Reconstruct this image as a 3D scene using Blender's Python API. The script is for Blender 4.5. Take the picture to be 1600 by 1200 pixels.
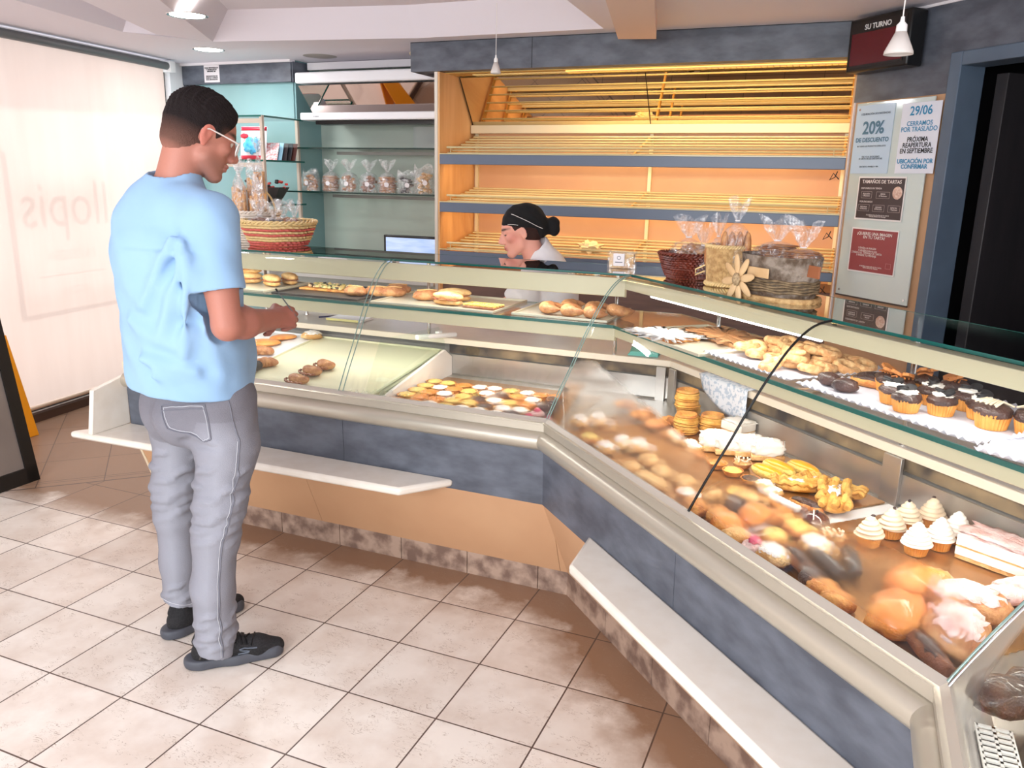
import bpy, math, random
import numpy as np
from math import sin, cos, tan, pi, radians, sqrt, atan2
from mathutils import Vector, Matrix, noise, Euler
from mathutils.bvhtree import BVHTree

for o in list(bpy.data.objects): bpy.data.objects.remove(o)
SC = bpy.context.scene
COL = SC.collection
random.seed(7)

# ------------------------------------------------------------------ camera
H = 1.60
YAW, PITCH, ROLL = radians(22.5), math.atan(320/1265.), radians(1.2)
fw = Vector((-sin(YAW)*cos(PITCH), cos(YAW)*cos(PITCH), -sin(PITCH)))
rt = Vector((cos(YAW), sin(YAW), 0)); up = rt.cross(fw)
R2 = rt*cos(ROLL)+up*sin(ROLL); U2 = up*cos(ROLL)-rt*sin(ROLL)
cd = bpy.data.cameras.new('camera'); cd.sensor_width = 36; cd.lens = 1265/1600*36; cd.clip_start = .02
cam = bpy.data.objects.new('camera', cd); COL.objects.link(cam)
cam.matrix_world = Matrix(((R2.x, U2.x, -fw.x, 0), (R2.y, U2.y, -fw.y, 0), (R2.z, U2.z, -fw.z, H), (0, 0, 0, 1)))
SC.camera = cam

# ------------------------------------------------------------------ world, light, exposure
w = bpy.data.worlds.new('daylight'); SC.world = w; w.use_nodes = True
w.node_tree.nodes['Background'].inputs[0].default_value = (.88, .94, 1, 1)
w.node_tree.nodes['Background'].inputs[1].default_value = 2.0
SC.view_settings.view_transform = 'Standard'; SC.view_settings.look = 'None'
SC.view_settings.exposure = 0.25; SC.view_settings.gamma = 1
SC.view_settings.use_curve_mapping = False
SC.cycles.transparent_max_bounces = 24

def light(kind, name, loc, energy, col=(1, 1, 1), size=None, direction=None, sizey=None, spread=None):
    l = bpy.data.lights.new(name, kind); l.energy = energy; l.color = col
    if kind == 'AREA':
        l.size = size
        if sizey: l.shape = 'RECTANGLE'; l.size_y = sizey
        if spread: l.spread = spread
    elif size: l.shadow_soft_size = size
    o = bpy.data.objects.new(name, l); COL.objects.link(o); o.location = loc
    if direction is not None: o.rotation_euler = Vector(direction).to_track_quat('-Z', 'Y').to_euler()
    return o
sun = light('SUN', 'sun_light', (-9, 3, 5), 1.25, (1, .96, .92), direction=(1, .18, -.42)); sun.data.angle = radians(2.0)
# added area light behind the camera for daylight, tilted down to brighten the floor
light('AREA', 'room_fill_light', (-1.2, -2.2, 2.0), 120, (.95, .98, 1), 3.2, (-.12, 1, -.55), 1.2)

# ------------------------------------------------------------------ materials
def lin(c):
    return tuple(((x/255.)/12.92 if x <= 10 else (((x/255.)+.055)/1.055)**2.4) for x in c)
def newmat(name):
    m = bpy.data.materials.new(name); m.use_nodes = True
    return m, m.node_tree, m.node_tree.nodes['Principled BSDF']
def mat(name, c, rough=.5, metal=0, c2=None, ns=8, nd=3, stretch=None, bump=0, bs=60, spec=.5, thr=(.35, .65), sss=0, coat=0, emit=0, ecol=None, coords='Object'):
    m, nt, b = newmat(name); N, L = nt.nodes, nt.links
    b.inputs['Base Color'].default_value = (*lin(c), 1)
    b.inputs['Roughness'].default_value = rough; b.inputs['Metallic'].default_value = metal
    b.inputs['Specular IOR Level'].default_value = spec
    if coat: b.inputs['Coat Weight'].default_value = coat; b.inputs['Coat Roughness'].default_value = .08
    if sss:
        b.inputs['Subsurface Weight'].default_value = sss; b.inputs['Subsurface Radius'].default_value = (.012, .005, .003)
    if emit:
        b.inputs['Emission Strength'].default_value = emit; b.inputs['Emission Color'].default_value = (*lin(ecol or c), 1)
    if c2 or bump:
        tc = N.new('ShaderNodeTexCoord'); mp = N.new('ShaderNodeMapping'); L.new(tc.outputs[coords], mp.inputs[0])
        if stretch: mp.inputs['Scale'].default_value = stretch
    if c2:
        n = N.new('ShaderNodeTexNoise'); n.inputs['Scale'].default_value = ns; n.inputs['Detail'].default_value = nd
        L.new(mp.outputs[0], n.inputs['Vector'])
        r = N.new('ShaderNodeMapRange'); r.inputs[1].default_value, r.inputs[2].default_value = thr
        mx = N.new('ShaderNodeMix'); mx.data_type = 'RGBA'
        mx.inputs[6].default_value = (*lin(c), 1); mx.inputs[7].default_value = (*lin(c2), 1)
        L.new(n.outputs[0], r.inputs[0]); L.new(r.outputs[0], mx.inputs[0]); L.new(mx.outputs[2], b.inputs['Base Color'])
    if bump:
        n2 = N.new('ShaderNodeTexNoise'); n2.inputs['Scale'].default_value = bs; n2.inputs['Detail'].default_value = 4
        L.new(mp.outputs[0], n2.inputs['Vector'])
        bp = N.new('ShaderNodeBump'); bp.inputs['Strength'].default_value = bump; bp.inputs['Distance'].default_value = .01
        L.new(n2.outputs[0], bp.inputs['Height']); L.new(bp.outputs[0], b.inputs['Normal'])
    return m
def glassmat(name, tint=(.96, .985, .975), refl=1.0, rough=0.0, fog=None):
    """thin sheet glass: clear or partly misted (fog = noise-edged mask over UV)"""
    m = bpy.data.materials.new(name); m.use_nodes = True; nt = m.node_tree; N, L = nt.nodes, nt.links; N.clear()
    out = N.new('ShaderNodeOutputMaterial'); tr = N.new('ShaderNodeBsdfTransparent'); tr.inputs[0].default_value = (*tint, 1)
    gl = N.new('ShaderNodeBsdfGlossy'); gl.inputs['Roughness'].default_value = rough
    ge = N.new('ShaderNodeNewGeometry'); dt = N.new('ShaderNodeVectorMath'); dt.operation = 'DOT_PRODUCT'
    L.new(ge.outputs['Normal'], dt.inputs[0]); L.new(ge.outputs['Incoming'], dt.inputs[1])
    def mth(op, a, b=None):
        n = N.new('ShaderNodeMath'); n.operation = op
        for i, q in enumerate((a, b)):
            if q is None: continue
            if isinstance(q, (int, float)): n.inputs[i].default_value = q
            else: L.new(q, n.inputs[i])
        return n
    mu = mth('MULTIPLY', mth('ADD', mth('MULTIPLY', mth('POWER', mth('SUBTRACT', 1, mth('ABSOLUTE', dt.outputs['Value']).outputs[0]).outputs[0], 5).outputs[0], .95).outputs[0], .045).outputs[0], refl)
    mu.use_clamp = True
    mx = N.new('ShaderNodeMixShader'); L.new(mu.outputs[0], mx.inputs[0]); L.new(tr.outputs[0], mx.inputs[1]); L.new(gl.outputs[0], mx.inputs[2])
    res = mx
    if fog:
        rf = N.new('ShaderNodeBsdfRefraction'); rf.inputs['IOR'].default_value = 1.11; rf.inputs['Roughness'].default_value = .30
        df = N.new('ShaderNodeBsdfTranslucent'); df.inputs[0].default_value = (.9, .88, .85, 1)
        fm = N.new('ShaderNodeMixShader'); fm.inputs[0].default_value = fog.get('milk', .12)
        L.new(rf.outputs[0], fm.inputs[1]); L.new(df.outputs[0], fm.inputs[2])
        uv = N.new('ShaderNodeTexCoord'); sx = N.new('ShaderNodeSeparateXYZ'); L.new(uv.outputs['UV'], sx.inputs[0])
        # mask = clamp((a*u + b - v + noise)/w)
        ns = N.new('ShaderNodeTexNoise'); ns.inputs['Scale'].default_value = fog.get('ns', 7); ns.inputs['Detail'].default_value = 5
        mp = N.new('ShaderNodeMapping'); mp.inputs['Scale'].default_value = fog.get('st', (1, 1, 1)); L.new(uv.outputs['UV'], mp.inputs[0]); L.new(mp.outputs[0], ns.inputs['Vector'])
        def ma(op, a, b):
            n = N.new('ShaderNodeMath'); n.operation = op
            for i, q in enumerate((a, b)):
                if hasattr(q, 'links') or not isinstance(q, (int, float)): L.new(q, n.inputs[i])
                else: n.inputs[i].default_value = q
            return n.outputs[0]
        cr = N.new('ShaderNodeFloatCurve')
        pts = fog['curve']; cm = cr.mapping; c = cm.curves[0]
        c.points[0].location = pts[0]; c.points[1].location = pts[-1]
        for p in pts[1:-1]: c.points.new(*p)
        cm.update()
        L.new(sx.outputs[0], cr.inputs['Value'])
        d = ma('SUBTRACT', cr.outputs[0], sx.outputs[1])
        d = ma('ADD', d, ma('MULTIPLY', ma('SUBTRACT', ns.outputs[0], .5), fog.get('na', .12)))
        rg = N.new('ShaderNodeMapRange'); rg.inputs[1].default_value = 0; rg.inputs[2].default_value = fog.get('w', .06); rg.inputs[4].default_value = fog.get('max', 1)
        L.new(d, rg.inputs[0])
        if 'lo' in fog:
            r3 = N.new('ShaderNodeMapRange'); r3.inputs[1].default_value = fog['lo']*.5; r3.inputs[2].default_value = fog['lo']*2; L.new(sx.outputs[1], r3.inputs[0])
            rg2 = N.new('ShaderNodeMath'); rg2.operation = 'MULTIPLY'; L.new(rg.outputs[0], rg2.inputs[0]); L.new(r3.outputs[0], rg2.inputs[1]); rg = rg2
        m2 = N.new('ShaderNodeMixShader'); L.new(rg.outputs[0], m2.inputs[0]); L.new(mx.outputs[0], m2.inputs[1]); L.new(fm.outputs[0], m2.inputs[2])
        res = m2
    L.new(res.outputs[0], out.inputs[0])
    return m
def filmmat(name, a=.25, tint=(1, 1, 1), scale=45):
    m = bpy.data.materials.new(name); m.use_nodes = True; nt = m.node_tree; N, L = nt.nodes, nt.links; N.clear()
    out = N.new('ShaderNodeOutputMaterial'); tr = N.new('ShaderNodeBsdfTransparent'); tr.inputs[0].default_value = (*tint, 1)
    gl = N.new('ShaderNodeBsdfGlossy'); gl.inputs['Roughness'].default_value = .12
    df = N.new('ShaderNodeBsdfDiffuse'); df.inputs[0].default_value = (.95, .95, .97, 1)
    g2 = N.new('ShaderNodeMixShader'); g2.inputs[0].default_value = .35; L.new(gl.outputs[0], g2.inputs[1]); L.new(df.outputs[0], g2.inputs[2])
    tc = N.new('ShaderNodeTexCoord'); n = N.new('ShaderNodeTexNoise'); n.inputs['Scale'].default_value = scale; n.inputs['Detail'].default_value = 3; n.inputs['Distortion'].default_value = 1.5
    L.new(tc.outputs['Object'], n.inputs['Vector'])
    bp = N.new('ShaderNodeBump'); bp.inputs['Strength'].default_value = 1; bp.inputs['Distance'].default_value = .01; L.new(n.outputs[0], bp.inputs['Height']); L.new(bp.outputs[0], gl.inputs['Normal'])
    r = N.new('ShaderNodeMapRange'); r.inputs[1].default_value = .45; r.inputs[2].default_value = .7; r.inputs[3].default_value = a*.35; r.inputs[4].default_value = min(1, a*2.2)
    L.new(n.outputs[0], r.inputs[0])
    mx = N.new('ShaderNodeMixShader'); L.new(r.outputs[0], mx.inputs[0]); L.new(tr.outputs[0], mx.inputs[1]); L.new(g2.outputs[0], mx.inputs[2]); L.new(mx.outputs[0], out.inputs[0])
    return m

# ------------------------------------------------------------------ mesh builder
class MB:
    def __init__(s): s.v = []; s.f = []; s.m = []; s.uv = {}
    def add(s, vs, fs, mi=0, xf=None):
        n = len(s.v)
        s.v += [tuple(xf @ Vector(v)) if xf is not None else tuple(v) for v in vs]
        s.f += [tuple(i+n for i in f) for f in fs]; s.m += [mi]*len(fs); return s
    def box(s, c, d, rz=0, mi=0, xf=None):
        x, y, z = d[0]/2, d[1]/2, d[2]/2
        T = Matrix.Translation(c) @ Matrix.Rotation(rz, 4, 'Z')
        if xf is not None: T = xf @ T
        return s.add([(-x, -y, -z), (x, -y, -z), (x, y, -z), (-x, y, -z), (-x, -y, z), (x, -y, z), (x, y, z), (-x, y, z)],
                     [(0, 3, 2, 1), (4, 5, 6, 7), (0, 1, 5, 4), (1, 2, 6, 5), (2, 3, 7, 6), (3, 0, 4, 7)], mi, T)
    def prism(s, pts, z0, z1, mi=0, xf=None):
        n = len(pts)
        return s.add([(*p, z0) for p in pts]+[(*p, z1) for p in pts],
                     [tuple(range(n))[::-1], tuple(range(n, 2*n))]+[(i, (i+1) % n, (i+1) % n+n, i+n) for i in range(n)], mi, xf)
    def tube(s, pts, r, n=8, mi=0, caps=True, xf=None, flat=None):
        pts = [Vector(p) for p in pts]; k = len(pts)
        rs = r if isinstance(r, (list, tuple)) else [r]*k
        vs = []; ref = None
        for i, p in enumerate(pts):
            t = (pts[min(i+1, k-1)]-pts[max(i-1, 0)]).normalized()
            if ref is None: ref = t.orthogonal().normalized()
            a = (ref-t*ref.dot(t))
            a = a.normalized() if a.length > 1e-6 else t.orthogonal().normalized()
            ref = a; b = t.cross(a)
            for j in range(n):
                q = 2*pi*j/n; vs.append(p+(a*cos(q)+b*sin(q))*rs[i])
        fs = [(i*n+j, i*n+(j+1) % n, (i+1)*n+(j+1) % n, (i+1)*n+j) for i in range(k-1) for j in range(n)]
        if caps: fs += [tuple(range(n))[::-1], tuple(range((k-1)*n, k*n))]
        return s.add(vs, fs, mi, xf)
    def lathe(s, prof, n=24, c=(0, 0, 0), mi=0, xf=None, wob=None, cap=True):
        vs = []
        for i, (r, z) in enumerate(prof):
            for j in range(n):
                q = 2*pi*j/n; rr = r*(wob(q, i, z) if wob else 1)
                vs.append((c[0]+rr*cos(q), c[1]+rr*sin(q), c[2]+z))
        k = len(prof)
        fs = [(i*n+j, i*n+(j+1) % n, (i+1)*n+(j+1) % n, (i+1)*n+j) for i in range(k-1) for j in range(n)]
        if cap: fs += [tuple(range(n))[::-1], tuple(range((k-1)*n, k*n))]
        return s.add(vs, fs, mi, xf)
    def blob(s, c, r, amp=.08, seed=0, fr=2.0, n=18, k=12, mi=0, rz=0, flat=0, fn=None, xf=None):
        """lumpy ellipsoid; flat = part of the underside cut flat; fn reshapes the unit point"""
        vs = []; T = Matrix.Translation(c) @ Matrix.Rotation(rz, 4, 'Z')
        if xf is not None: T = xf @ T
        for i in range(k+1):
            a = -pi/2+pi*i/k
            for j in range(n):
                q = 2*pi*j/n; p = Vector((cos(a)*cos(q), cos(a)*sin(q), sin(a)))
                d = 1+amp*noise.noise(p*fr+Vector((seed*3.1, seed*1.7, seed)))
                if flat and p.z < -1+flat: p.z = -1+flat
                if fn: p = fn(p)
                p = p*d
                vs.append((p.x*r[0], p.y*r[1], p.z*r[2]))
        fs = [(i*n+j, i*n+(j+1) % n, (i+1)*n+(j+1) % n, (i+1)*n+j) for i in range(k) for j in range(n)]
        return s.add(vs, fs, mi, T)
    def sheet(s, P, mi=0, xf=None, uv=None):
        """grid of points P[i][j]"""
        a, b = len(P), len(P[0]); n0 = len(s.v)
        s.add([p for r in P for p in r], [(i*b+j, (i+1)*b+j, (i+1)*b+j+1, i*b+j+1) for i in range(a-1) for j in range(b-1)], mi, xf)
        if uv:
            for i in range(a):
                for j in range(b): s.uv[n0+i*b+j] = uv[i][j]
        return s
    def build(s, name, mats, parent=None, smooth=None, bevel=0, recalc=True, local=False, sub=0, solid=0):
        me = bpy.data.meshes.new(name); me.from_pydata(s.v, [], s.f)
        mats = mats if isinstance(mats, (list, tuple)) else [mats]
        for m in mats: me.materials.append(m)
        if len(mats) > 1: me.polygons.foreach_set('material_index', s.m)
        if s.uv:
            ul = me.uv_layers.new(name='UVMap')
            for l in me.loops: ul.data[l.index].uv = s.uv.get(l.vertex_index, (0, 0))
        if recalc:
            import bmesh
            bm = bmesh.new(); bm.from_mesh(me); bmesh.ops.recalc_face_normals(bm, faces=bm.faces); bm.to_mesh(me); bm.free()
        if smooth is not None:
            me.polygons.foreach_set('use_smooth', [True]*len(me.polygons))
            if smooth < 180: me.set_sharp_from_angle(angle=radians(smooth))
        me.update()
        o = bpy.data.objects.new(name, me); COL.objects.link(o)
        if parent is not None:
            o.parent = parent
            if not local: o.matrix_parent_inverse = wm(parent).inverted()
        if bevel:
            b = o.modifiers.new('bevel', 'BEVEL'); b.width = bevel; b.segments = 2; b.limit_method = 'ANGLE'; b.angle_limit = radians(40)
            me.polygons.foreach_set('use_smooth', [True]*len(me.polygons)); me.set_sharp_from_angle(angle=radians(50))
        if solid:
            m = o.modifiers.new('solid', 'SOLIDIFY'); m.thickness = solid
        if sub:
            m = o.modifiers.new('sub', 'SUBSURF'); m.levels = m.render_levels = sub
        return o
def wm(o):
    m = Matrix.LocRotScale(o.location, o.rotation_euler, o.scale)
    if o.parent: m = wm(o.parent) @ o.matrix_parent_inverse @ m
    return m
def tag(o, label=None, cat=None, group=None, kind=None):
    if label: o['label'] = label
    if cat: o['category'] = cat
    if group: o['group'] = group
    if kind: o['kind'] = kind
    return o
def thing(name, label, cat, loc=(0, 0, 0), rz=0, group=None):
    o = bpy.data.objects.new(name, None); COL.objects.link(o); o.empty_display_size = .1
    o.location = loc; o.rotation_euler = (0, 0, rz)
    return tag(o, label, cat, group)
def struct(o): o['kind'] = 'structure'; return o
def dup(root, loc, rz=None, label=None, group=None, scale=None):
    def cp(o, par):
        c = o.copy(); COL.objects.link(c)
        if par: c.parent = par
        for ch in o.children: cp(ch, c)
        return c
    r = cp(root, None); r.location = loc
    if rz is not None: r.rotation_euler = (root.rotation_euler.x, root.rotation_euler.y, rz)
    if scale: r.scale = (scale,)*3
    if label: r['label'] = label
    if group: r['group'] = group
    return r
def text(name, body, m, size, xf, parent=None, align='CENTER', ext=.0008, bold=0, sx=1, space=1):
    cu = bpy.data.curves.new(name, 'FONT'); cu.body = body; cu.size = size; cu.align_x = align; cu.align_y = 'CENTER'
    cu.extrude = ext; cu.offset = bold; cu.resolution_u = 3; cu.space_line = space
    t = bpy.data.objects.new(name, cu); COL.objects.link(t)
    dg = bpy.context.evaluated_depsgraph_get()
    me = bpy.data.meshes.new_from_object(t.evaluated_get(dg)); bpy.data.objects.remove(t)
    me.transform(Matrix.Diagonal((sx, 1, 1, 1))); me.transform(xf); me.materials.clear(); me.materials.append(m); me.name = name
    o = bpy.data.objects.new(name, me); COL.objects.link(o)
    if parent is not None: o.parent = parent; o.matrix_parent_inverse = wm(parent).inverted()
    return o

# counter frames: s runs along the front, t goes away from the customer
class Frame:
    def __init__(f, o, d, n): f.o, f.d, f.n = Vector((*o, 0)), Vector((*d, 0)), Vector((*n, 0))
    def p(f, s, t, z): return f.o+f.d*s+f.n*t+Vector((0, 0, z))
    def rz(f): return atan2(f.d.y, f.d.x)
    def ext(f, mb, prof, s0, s1, m0=0, m1=0, mi=0):
        n = len(prof)
        return mb.add([f.p(s0+m0*t, t, z) for t, z in prof]+[f.p(s1+m1*t, t, z) for t, z in prof],
                      [tuple(range(n)), tuple(range(n, 2*n))[::-1]]+[(i, i+n, (i+1) % n+n, (i+1) % n) for i in range(n)], mi)
q2 = sqrt(.5)
FL = Frame((-.9, 2.787), (-1, 0), (0, 1))
FR = Frame((-.9, 2.787), (q2, -q2), (q2, q2))
FT = Frame((.372, 1.515), (0, -1), (1, 0))
LR = 1.799
MI = .41421
# ------------------------------------------------------------------ shared materials
M_lam = mat('blue_grey_laminate', (76, 80, 90), .45, c2=(102, 107, 118), ns=7, nd=6, stretch=(1, 1, 2.2), bump=.05, bs=30)
M_peach = mat('peach_laminate', (206, 162, 124), .45, c2=(200, 155, 118), ns=3)
M_alu = mat('champagne_metal', (196, 188, 172), .33, .55)
M_sill = mat('sill_metal', (200, 192, 180), .38, .45)
M_marble = mat('beige_marble', (236, 226, 212), .22, c2=(242, 234, 222), ns=14, nd=5, coat=.4)
M_white = mat('white_paint', (236, 230, 232), .7)
M_steel = mat('brushed_steel', (178, 176, 172), .28, .8, c2=(200, 196, 190), ns=5, stretch=(1, 1, 1), bump=.04, bs=20)
M_black = mat('black_plastic', (12, 12, 14), .35)
M_chrome = mat('chrome', (210, 210, 210), .12, 1)
M_cream = mat('cream_hood_panel', (196, 190, 158), .35, coat=.3)
M_green = mat('green_glass_edge', (22, 92, 84), .15, emit=0)
M_glass = glassmat('sheet_glass')
M_glass_top = glassmat('counter_top_glass', (.93, .975, .96), 1.6)
M_blk_gasket = mat('black_gasket', (8, 8, 8), .4)
M_tile_w = mat('white_tray', (238, 238, 240), .35)

# ------------------------------------------------------------------ floor
def floor_mat():
    m, nt, b = newmat('stoneware_floor'); N, L = nt.nodes, nt.links
    g = N.new('ShaderNodeNewGeometry'); sp = N.new('ShaderNodeSeparateXYZ'); L.new(g.outputs['Position'], sp.inputs[0])
    def ma(op, a, b_=None, c=None):
        n = N.new('ShaderNodeMath'); n.operation = op
        for i, q in enumerate((a, b_, c)):
            if q is None: continue
            if isinstance(q, (int, float)): n.inputs[i].default_value = q
            else: L.new(q, n.inputs[i])
        return n.outputs[0]
    X, Y = sp.outputs[0], sp.outputs[1]
    def line(c, off, per, wd):
        f = ma('FRACT', ma('DIVIDE', ma('SUBTRACT', c, off), per)); d = ma('MINIMUM', f, ma('SUBTRACT', 1, f))
        return ma('LESS_THAN', d, wd/2/per), ma('FLOOR', ma('DIVIDE', ma('SUBTRACT', c, off), per))
    l1, i1 = line(X, -1.015, .315, .0052); l2, i2 = line(Y, 2.214, .315, .0052)
    A = ma('MAXIMUM', l1, l2)
    al = ma('DIVIDE', ma('ADD', X, Y), sqrt(2)); pe = ma('DIVIDE', ma('SUBTRACT', X, Y), sqrt(2))
    l3, i3 = line(al, -.45, .32, .0052); l4, i4 = line(pe, -4.977, .335, .0052)
    B = ma('MAXIMUM', l3, l4)
    side = ma('LESS_THAN', pe, -4.56)
    mxl = N.new('ShaderNodeMix'); L.new(side, mxl.inputs[0]); L.new(A, mxl.inputs[2]); L.new(B, mxl.inputs[3])
    e1 = ma('LESS_THAN', ma('ABSOLUTE', ma('ADD', pe, 4.56)), .006); e2 = ma('LESS_THAN', ma('ABSOLUTE', ma('ADD', pe, 4.615)), .0026)
    grout = ma('MAXIMUM', mxl.outputs[0], ma('MAXIMUM', e1, e2))
    # per tile value
    idn = N.new('ShaderNodeCombineXYZ'); mi1 = N.new('ShaderNodeMix'); L.new(side, mi1.inputs[0]); L.new(i1, mi1.inputs[2]); L.new(i3, mi1.inputs[3])
    mi2 = N.new('ShaderNodeMix'); L.new(side, mi2.inputs[0]); L.new(i2, mi2.inputs[2]); L.new(i4, mi2.inputs[3])
    L.new(mi1.outputs[0], idn.inputs[0]); L.new(mi2.outputs[0], idn.inputs[1])
    wn = N.new('ShaderNodeTexWhiteNoise'); L.new(idn.outputs[0], wn.inputs[0])
    # clouds offset per tile
    ad = N.new('ShaderNodeVectorMath'); ad.operation = 'MULTIPLY_ADD'; L.new(wn.outputs['Color'], ad.inputs[0]); ad.inputs[1].default_value = (5, 5, 5); L.new(g.outputs['Position'], ad.inputs[2])
    n1 = N.new('ShaderNodeTexNoise'); n1.inputs['Scale'].default_value = 4.5; n1.inputs['Detail'].default_value = 6; n1.inputs['Roughness'].default_value = .6; L.new(ad.outputs[0], n1.inputs['Vector'])
    r1 = N.new('ShaderNodeMapRange'); r1.inputs[1].default_value = .38; r1.inputs[2].default_value = .66; L.new(n1.outputs[0], r1.inputs[0])
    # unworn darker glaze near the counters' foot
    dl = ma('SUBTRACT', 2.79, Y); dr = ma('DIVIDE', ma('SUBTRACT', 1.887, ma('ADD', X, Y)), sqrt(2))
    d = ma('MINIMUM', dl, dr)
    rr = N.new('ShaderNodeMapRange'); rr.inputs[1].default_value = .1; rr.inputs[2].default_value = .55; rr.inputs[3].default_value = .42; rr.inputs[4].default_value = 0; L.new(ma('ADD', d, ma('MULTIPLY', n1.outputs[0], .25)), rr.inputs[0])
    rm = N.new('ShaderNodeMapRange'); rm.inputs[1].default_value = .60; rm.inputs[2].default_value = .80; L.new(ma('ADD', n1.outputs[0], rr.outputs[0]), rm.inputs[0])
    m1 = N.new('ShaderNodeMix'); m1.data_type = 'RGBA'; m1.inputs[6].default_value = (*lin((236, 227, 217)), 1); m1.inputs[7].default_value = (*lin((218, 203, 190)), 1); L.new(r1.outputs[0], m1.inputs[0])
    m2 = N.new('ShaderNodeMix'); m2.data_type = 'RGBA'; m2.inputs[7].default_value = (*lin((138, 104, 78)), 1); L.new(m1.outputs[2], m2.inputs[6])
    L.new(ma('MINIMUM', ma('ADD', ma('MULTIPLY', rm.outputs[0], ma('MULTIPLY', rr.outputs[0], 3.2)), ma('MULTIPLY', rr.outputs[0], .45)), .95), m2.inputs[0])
    # fine dark scratches
    vm = N.new('ShaderNodeMapping'); vm.inputs['Scale'].default_value = (26, 60, 1); vm.inputs['Rotation'].default_value = (0, 0, .5); L.new(ad.outputs[0], vm.inputs[0])
    n3 = N.new('ShaderNodeTexNoise'); n3.inputs['Scale'].default_value = 1; n3.inputs['Detail'].default_value = 2; n3.inputs['Distortion'].default_value = 1.2; L.new(vm.outputs[0], n3.inputs['Vector'])
    band = ma('LESS_THAN', ma('ABSOLUTE', ma('SUBTRACT', n3.outputs[0], .5)), .009)
    n4 = N.new('ShaderNodeTexNoise'); n4.inputs['Scale'].default_value = 11; L.new(ad.outputs[0], n4.inputs['Vector'])
    scr = ma('MULTIPLY', band, ma('GREATER_THAN', n4.outputs[0], .53))
    m3 = N.new('ShaderNodeMix'); m3.data_type = 'RGBA'; m3.inputs[7].default_value = (*lin((150, 124, 100)), 1); L.new(m2.outputs[2], m3.inputs[6]); L.new(ma('MULTIPLY', scr, .6), m3.inputs[0])
    hv = N.new('ShaderNodeHueSaturation'); L.new(m3.outputs[2], hv.inputs['Color']); L.new(ma('MULTIPLY_ADD', wn.outputs[0], .08, .96), hv.inputs['Value'])
    m4 = N.new('ShaderNodeMix'); m4.data_type = 'RGBA'; m4.inputs[7].default_value = (*lin((92, 72, 62)), 1); L.new(hv.outputs[0], m4.inputs[6]); L.new(grout, m4.inputs[0])
    L.new(m4.outputs[2], b.inputs['Base Color'])
    b.inputs['Roughness'].default_value = .36
    bp = N.new('ShaderNodeBump'); bp.inputs['Strength'].default_value = .35; bp.inputs['Distance'].default_value = .004
    L.new(ma('SUBTRACT', ma('MULTIPLY', n1.outputs[0], .3), ma('ADD', grout, ma('MULTIPLY', scr, .5))), bp.inputs['Height']); L.new(bp.outputs[0], b.inputs['Normal'])
    return m
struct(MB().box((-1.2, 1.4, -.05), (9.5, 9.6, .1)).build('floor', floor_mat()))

# ------------------------------------------------------------------ ceiling with a lower border, strips and coffers
CZ = 2.42
M_ceil = mat('ceiling_plaster', (232, 227, 236), .8)
c = MB()
c.box((-1.2, 1.4, CZ+.32), (9.5, 9.6, .1))
def slab(pts): c.prism(pts, CZ, CZ+.02)
def coffer(pts, ins, h=.16):
    """opening whose sides slope up to a raised panel"""
    n = len(pts); cx = sum(p[0] for p in pts)/n; cy = sum(p[1] for p in pts)/n
    q = []
    for i in range(n):
        p0, p, p1 = Vector(pts[i-1]), Vector(pts[i]), Vector(pts[(i+1) % n])
        a = (p-p0).normalized(); b = (p1-p).normalized(); na = Vector((-a.y, a.x)); nb = Vector((-b.y, b.x))
        m = (na+nb)/(1+na.dot(nb)); q.append(p+m*ins)
    c.add([(*p, CZ) for p in pts]+[(*p, CZ+h) for p in q], [(i, (i+1) % n, (i+1) % n+n, i+n) for i in range(n)]+[tuple(range(n, 2*n))])
# border along the window wall and the back wall
slab([(-5.3, -3.4), (-3.55, -3.4), (-4.0, 3.0), (-4.25, 3.96), (-3.964, 4.41), (-2.6, 4.65), (-.05, 4.65), (.8, 3.9), (3.5, .9), (3.5, 6.2), (-5.9, 6.2), (-5.9, -3.4)])
# coffer on the left, the strip with the lamp, the big coffer to the right
coffer([(-3.55, -3.4), (-3.05, -3.4), (-3.2, 2.2), (-4.12, 4.1), (-4.25, 3.96), (-4.0, 3.0)][::1], .12)
slab([(-3.05, -3.4), (-2.75, -3.4), (-2.86, 2.6), (-3.964, 4.41), (-4.12, 4.1), (-3.2, 2.2)])
coffer([(-2.75, -3.4), (-.95, -3.4), (-1.42, 4.65), (-2.6, 4.65), (-3.964, 4.41), (-2.86, 2.6)], .14)
slab([(-.95, -3.4), (3.5, -3.4), (3.5, .9), (.8, 3.9), (-.05, 4.65), (-1.42, 4.65)])
struct(c.build('ceiling', M_ceil, recalc=False))
# beam ending over the counter
b = MB(); b.prism([(-1.306, 4.55), (-1.109, 4.6), (-.62, 2.4), (-.82, 2.35)], CZ-.075, CZ)
struct(b.build('trim_1', mat('beam_paint', (232, 206, 192), .8)))

# ------------------------------------------------------------------ walls
M_wallw = mat('white_wall', (232, 234, 236), .7)
M_aqua = mat('aqua_wall_glass', (124, 164, 168), .25, c2=(132, 170, 172), ns=2, coat=.5)
M_aquad = mat('sage_wall_panel', (172, 184, 174), .3, coat=.3)
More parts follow.
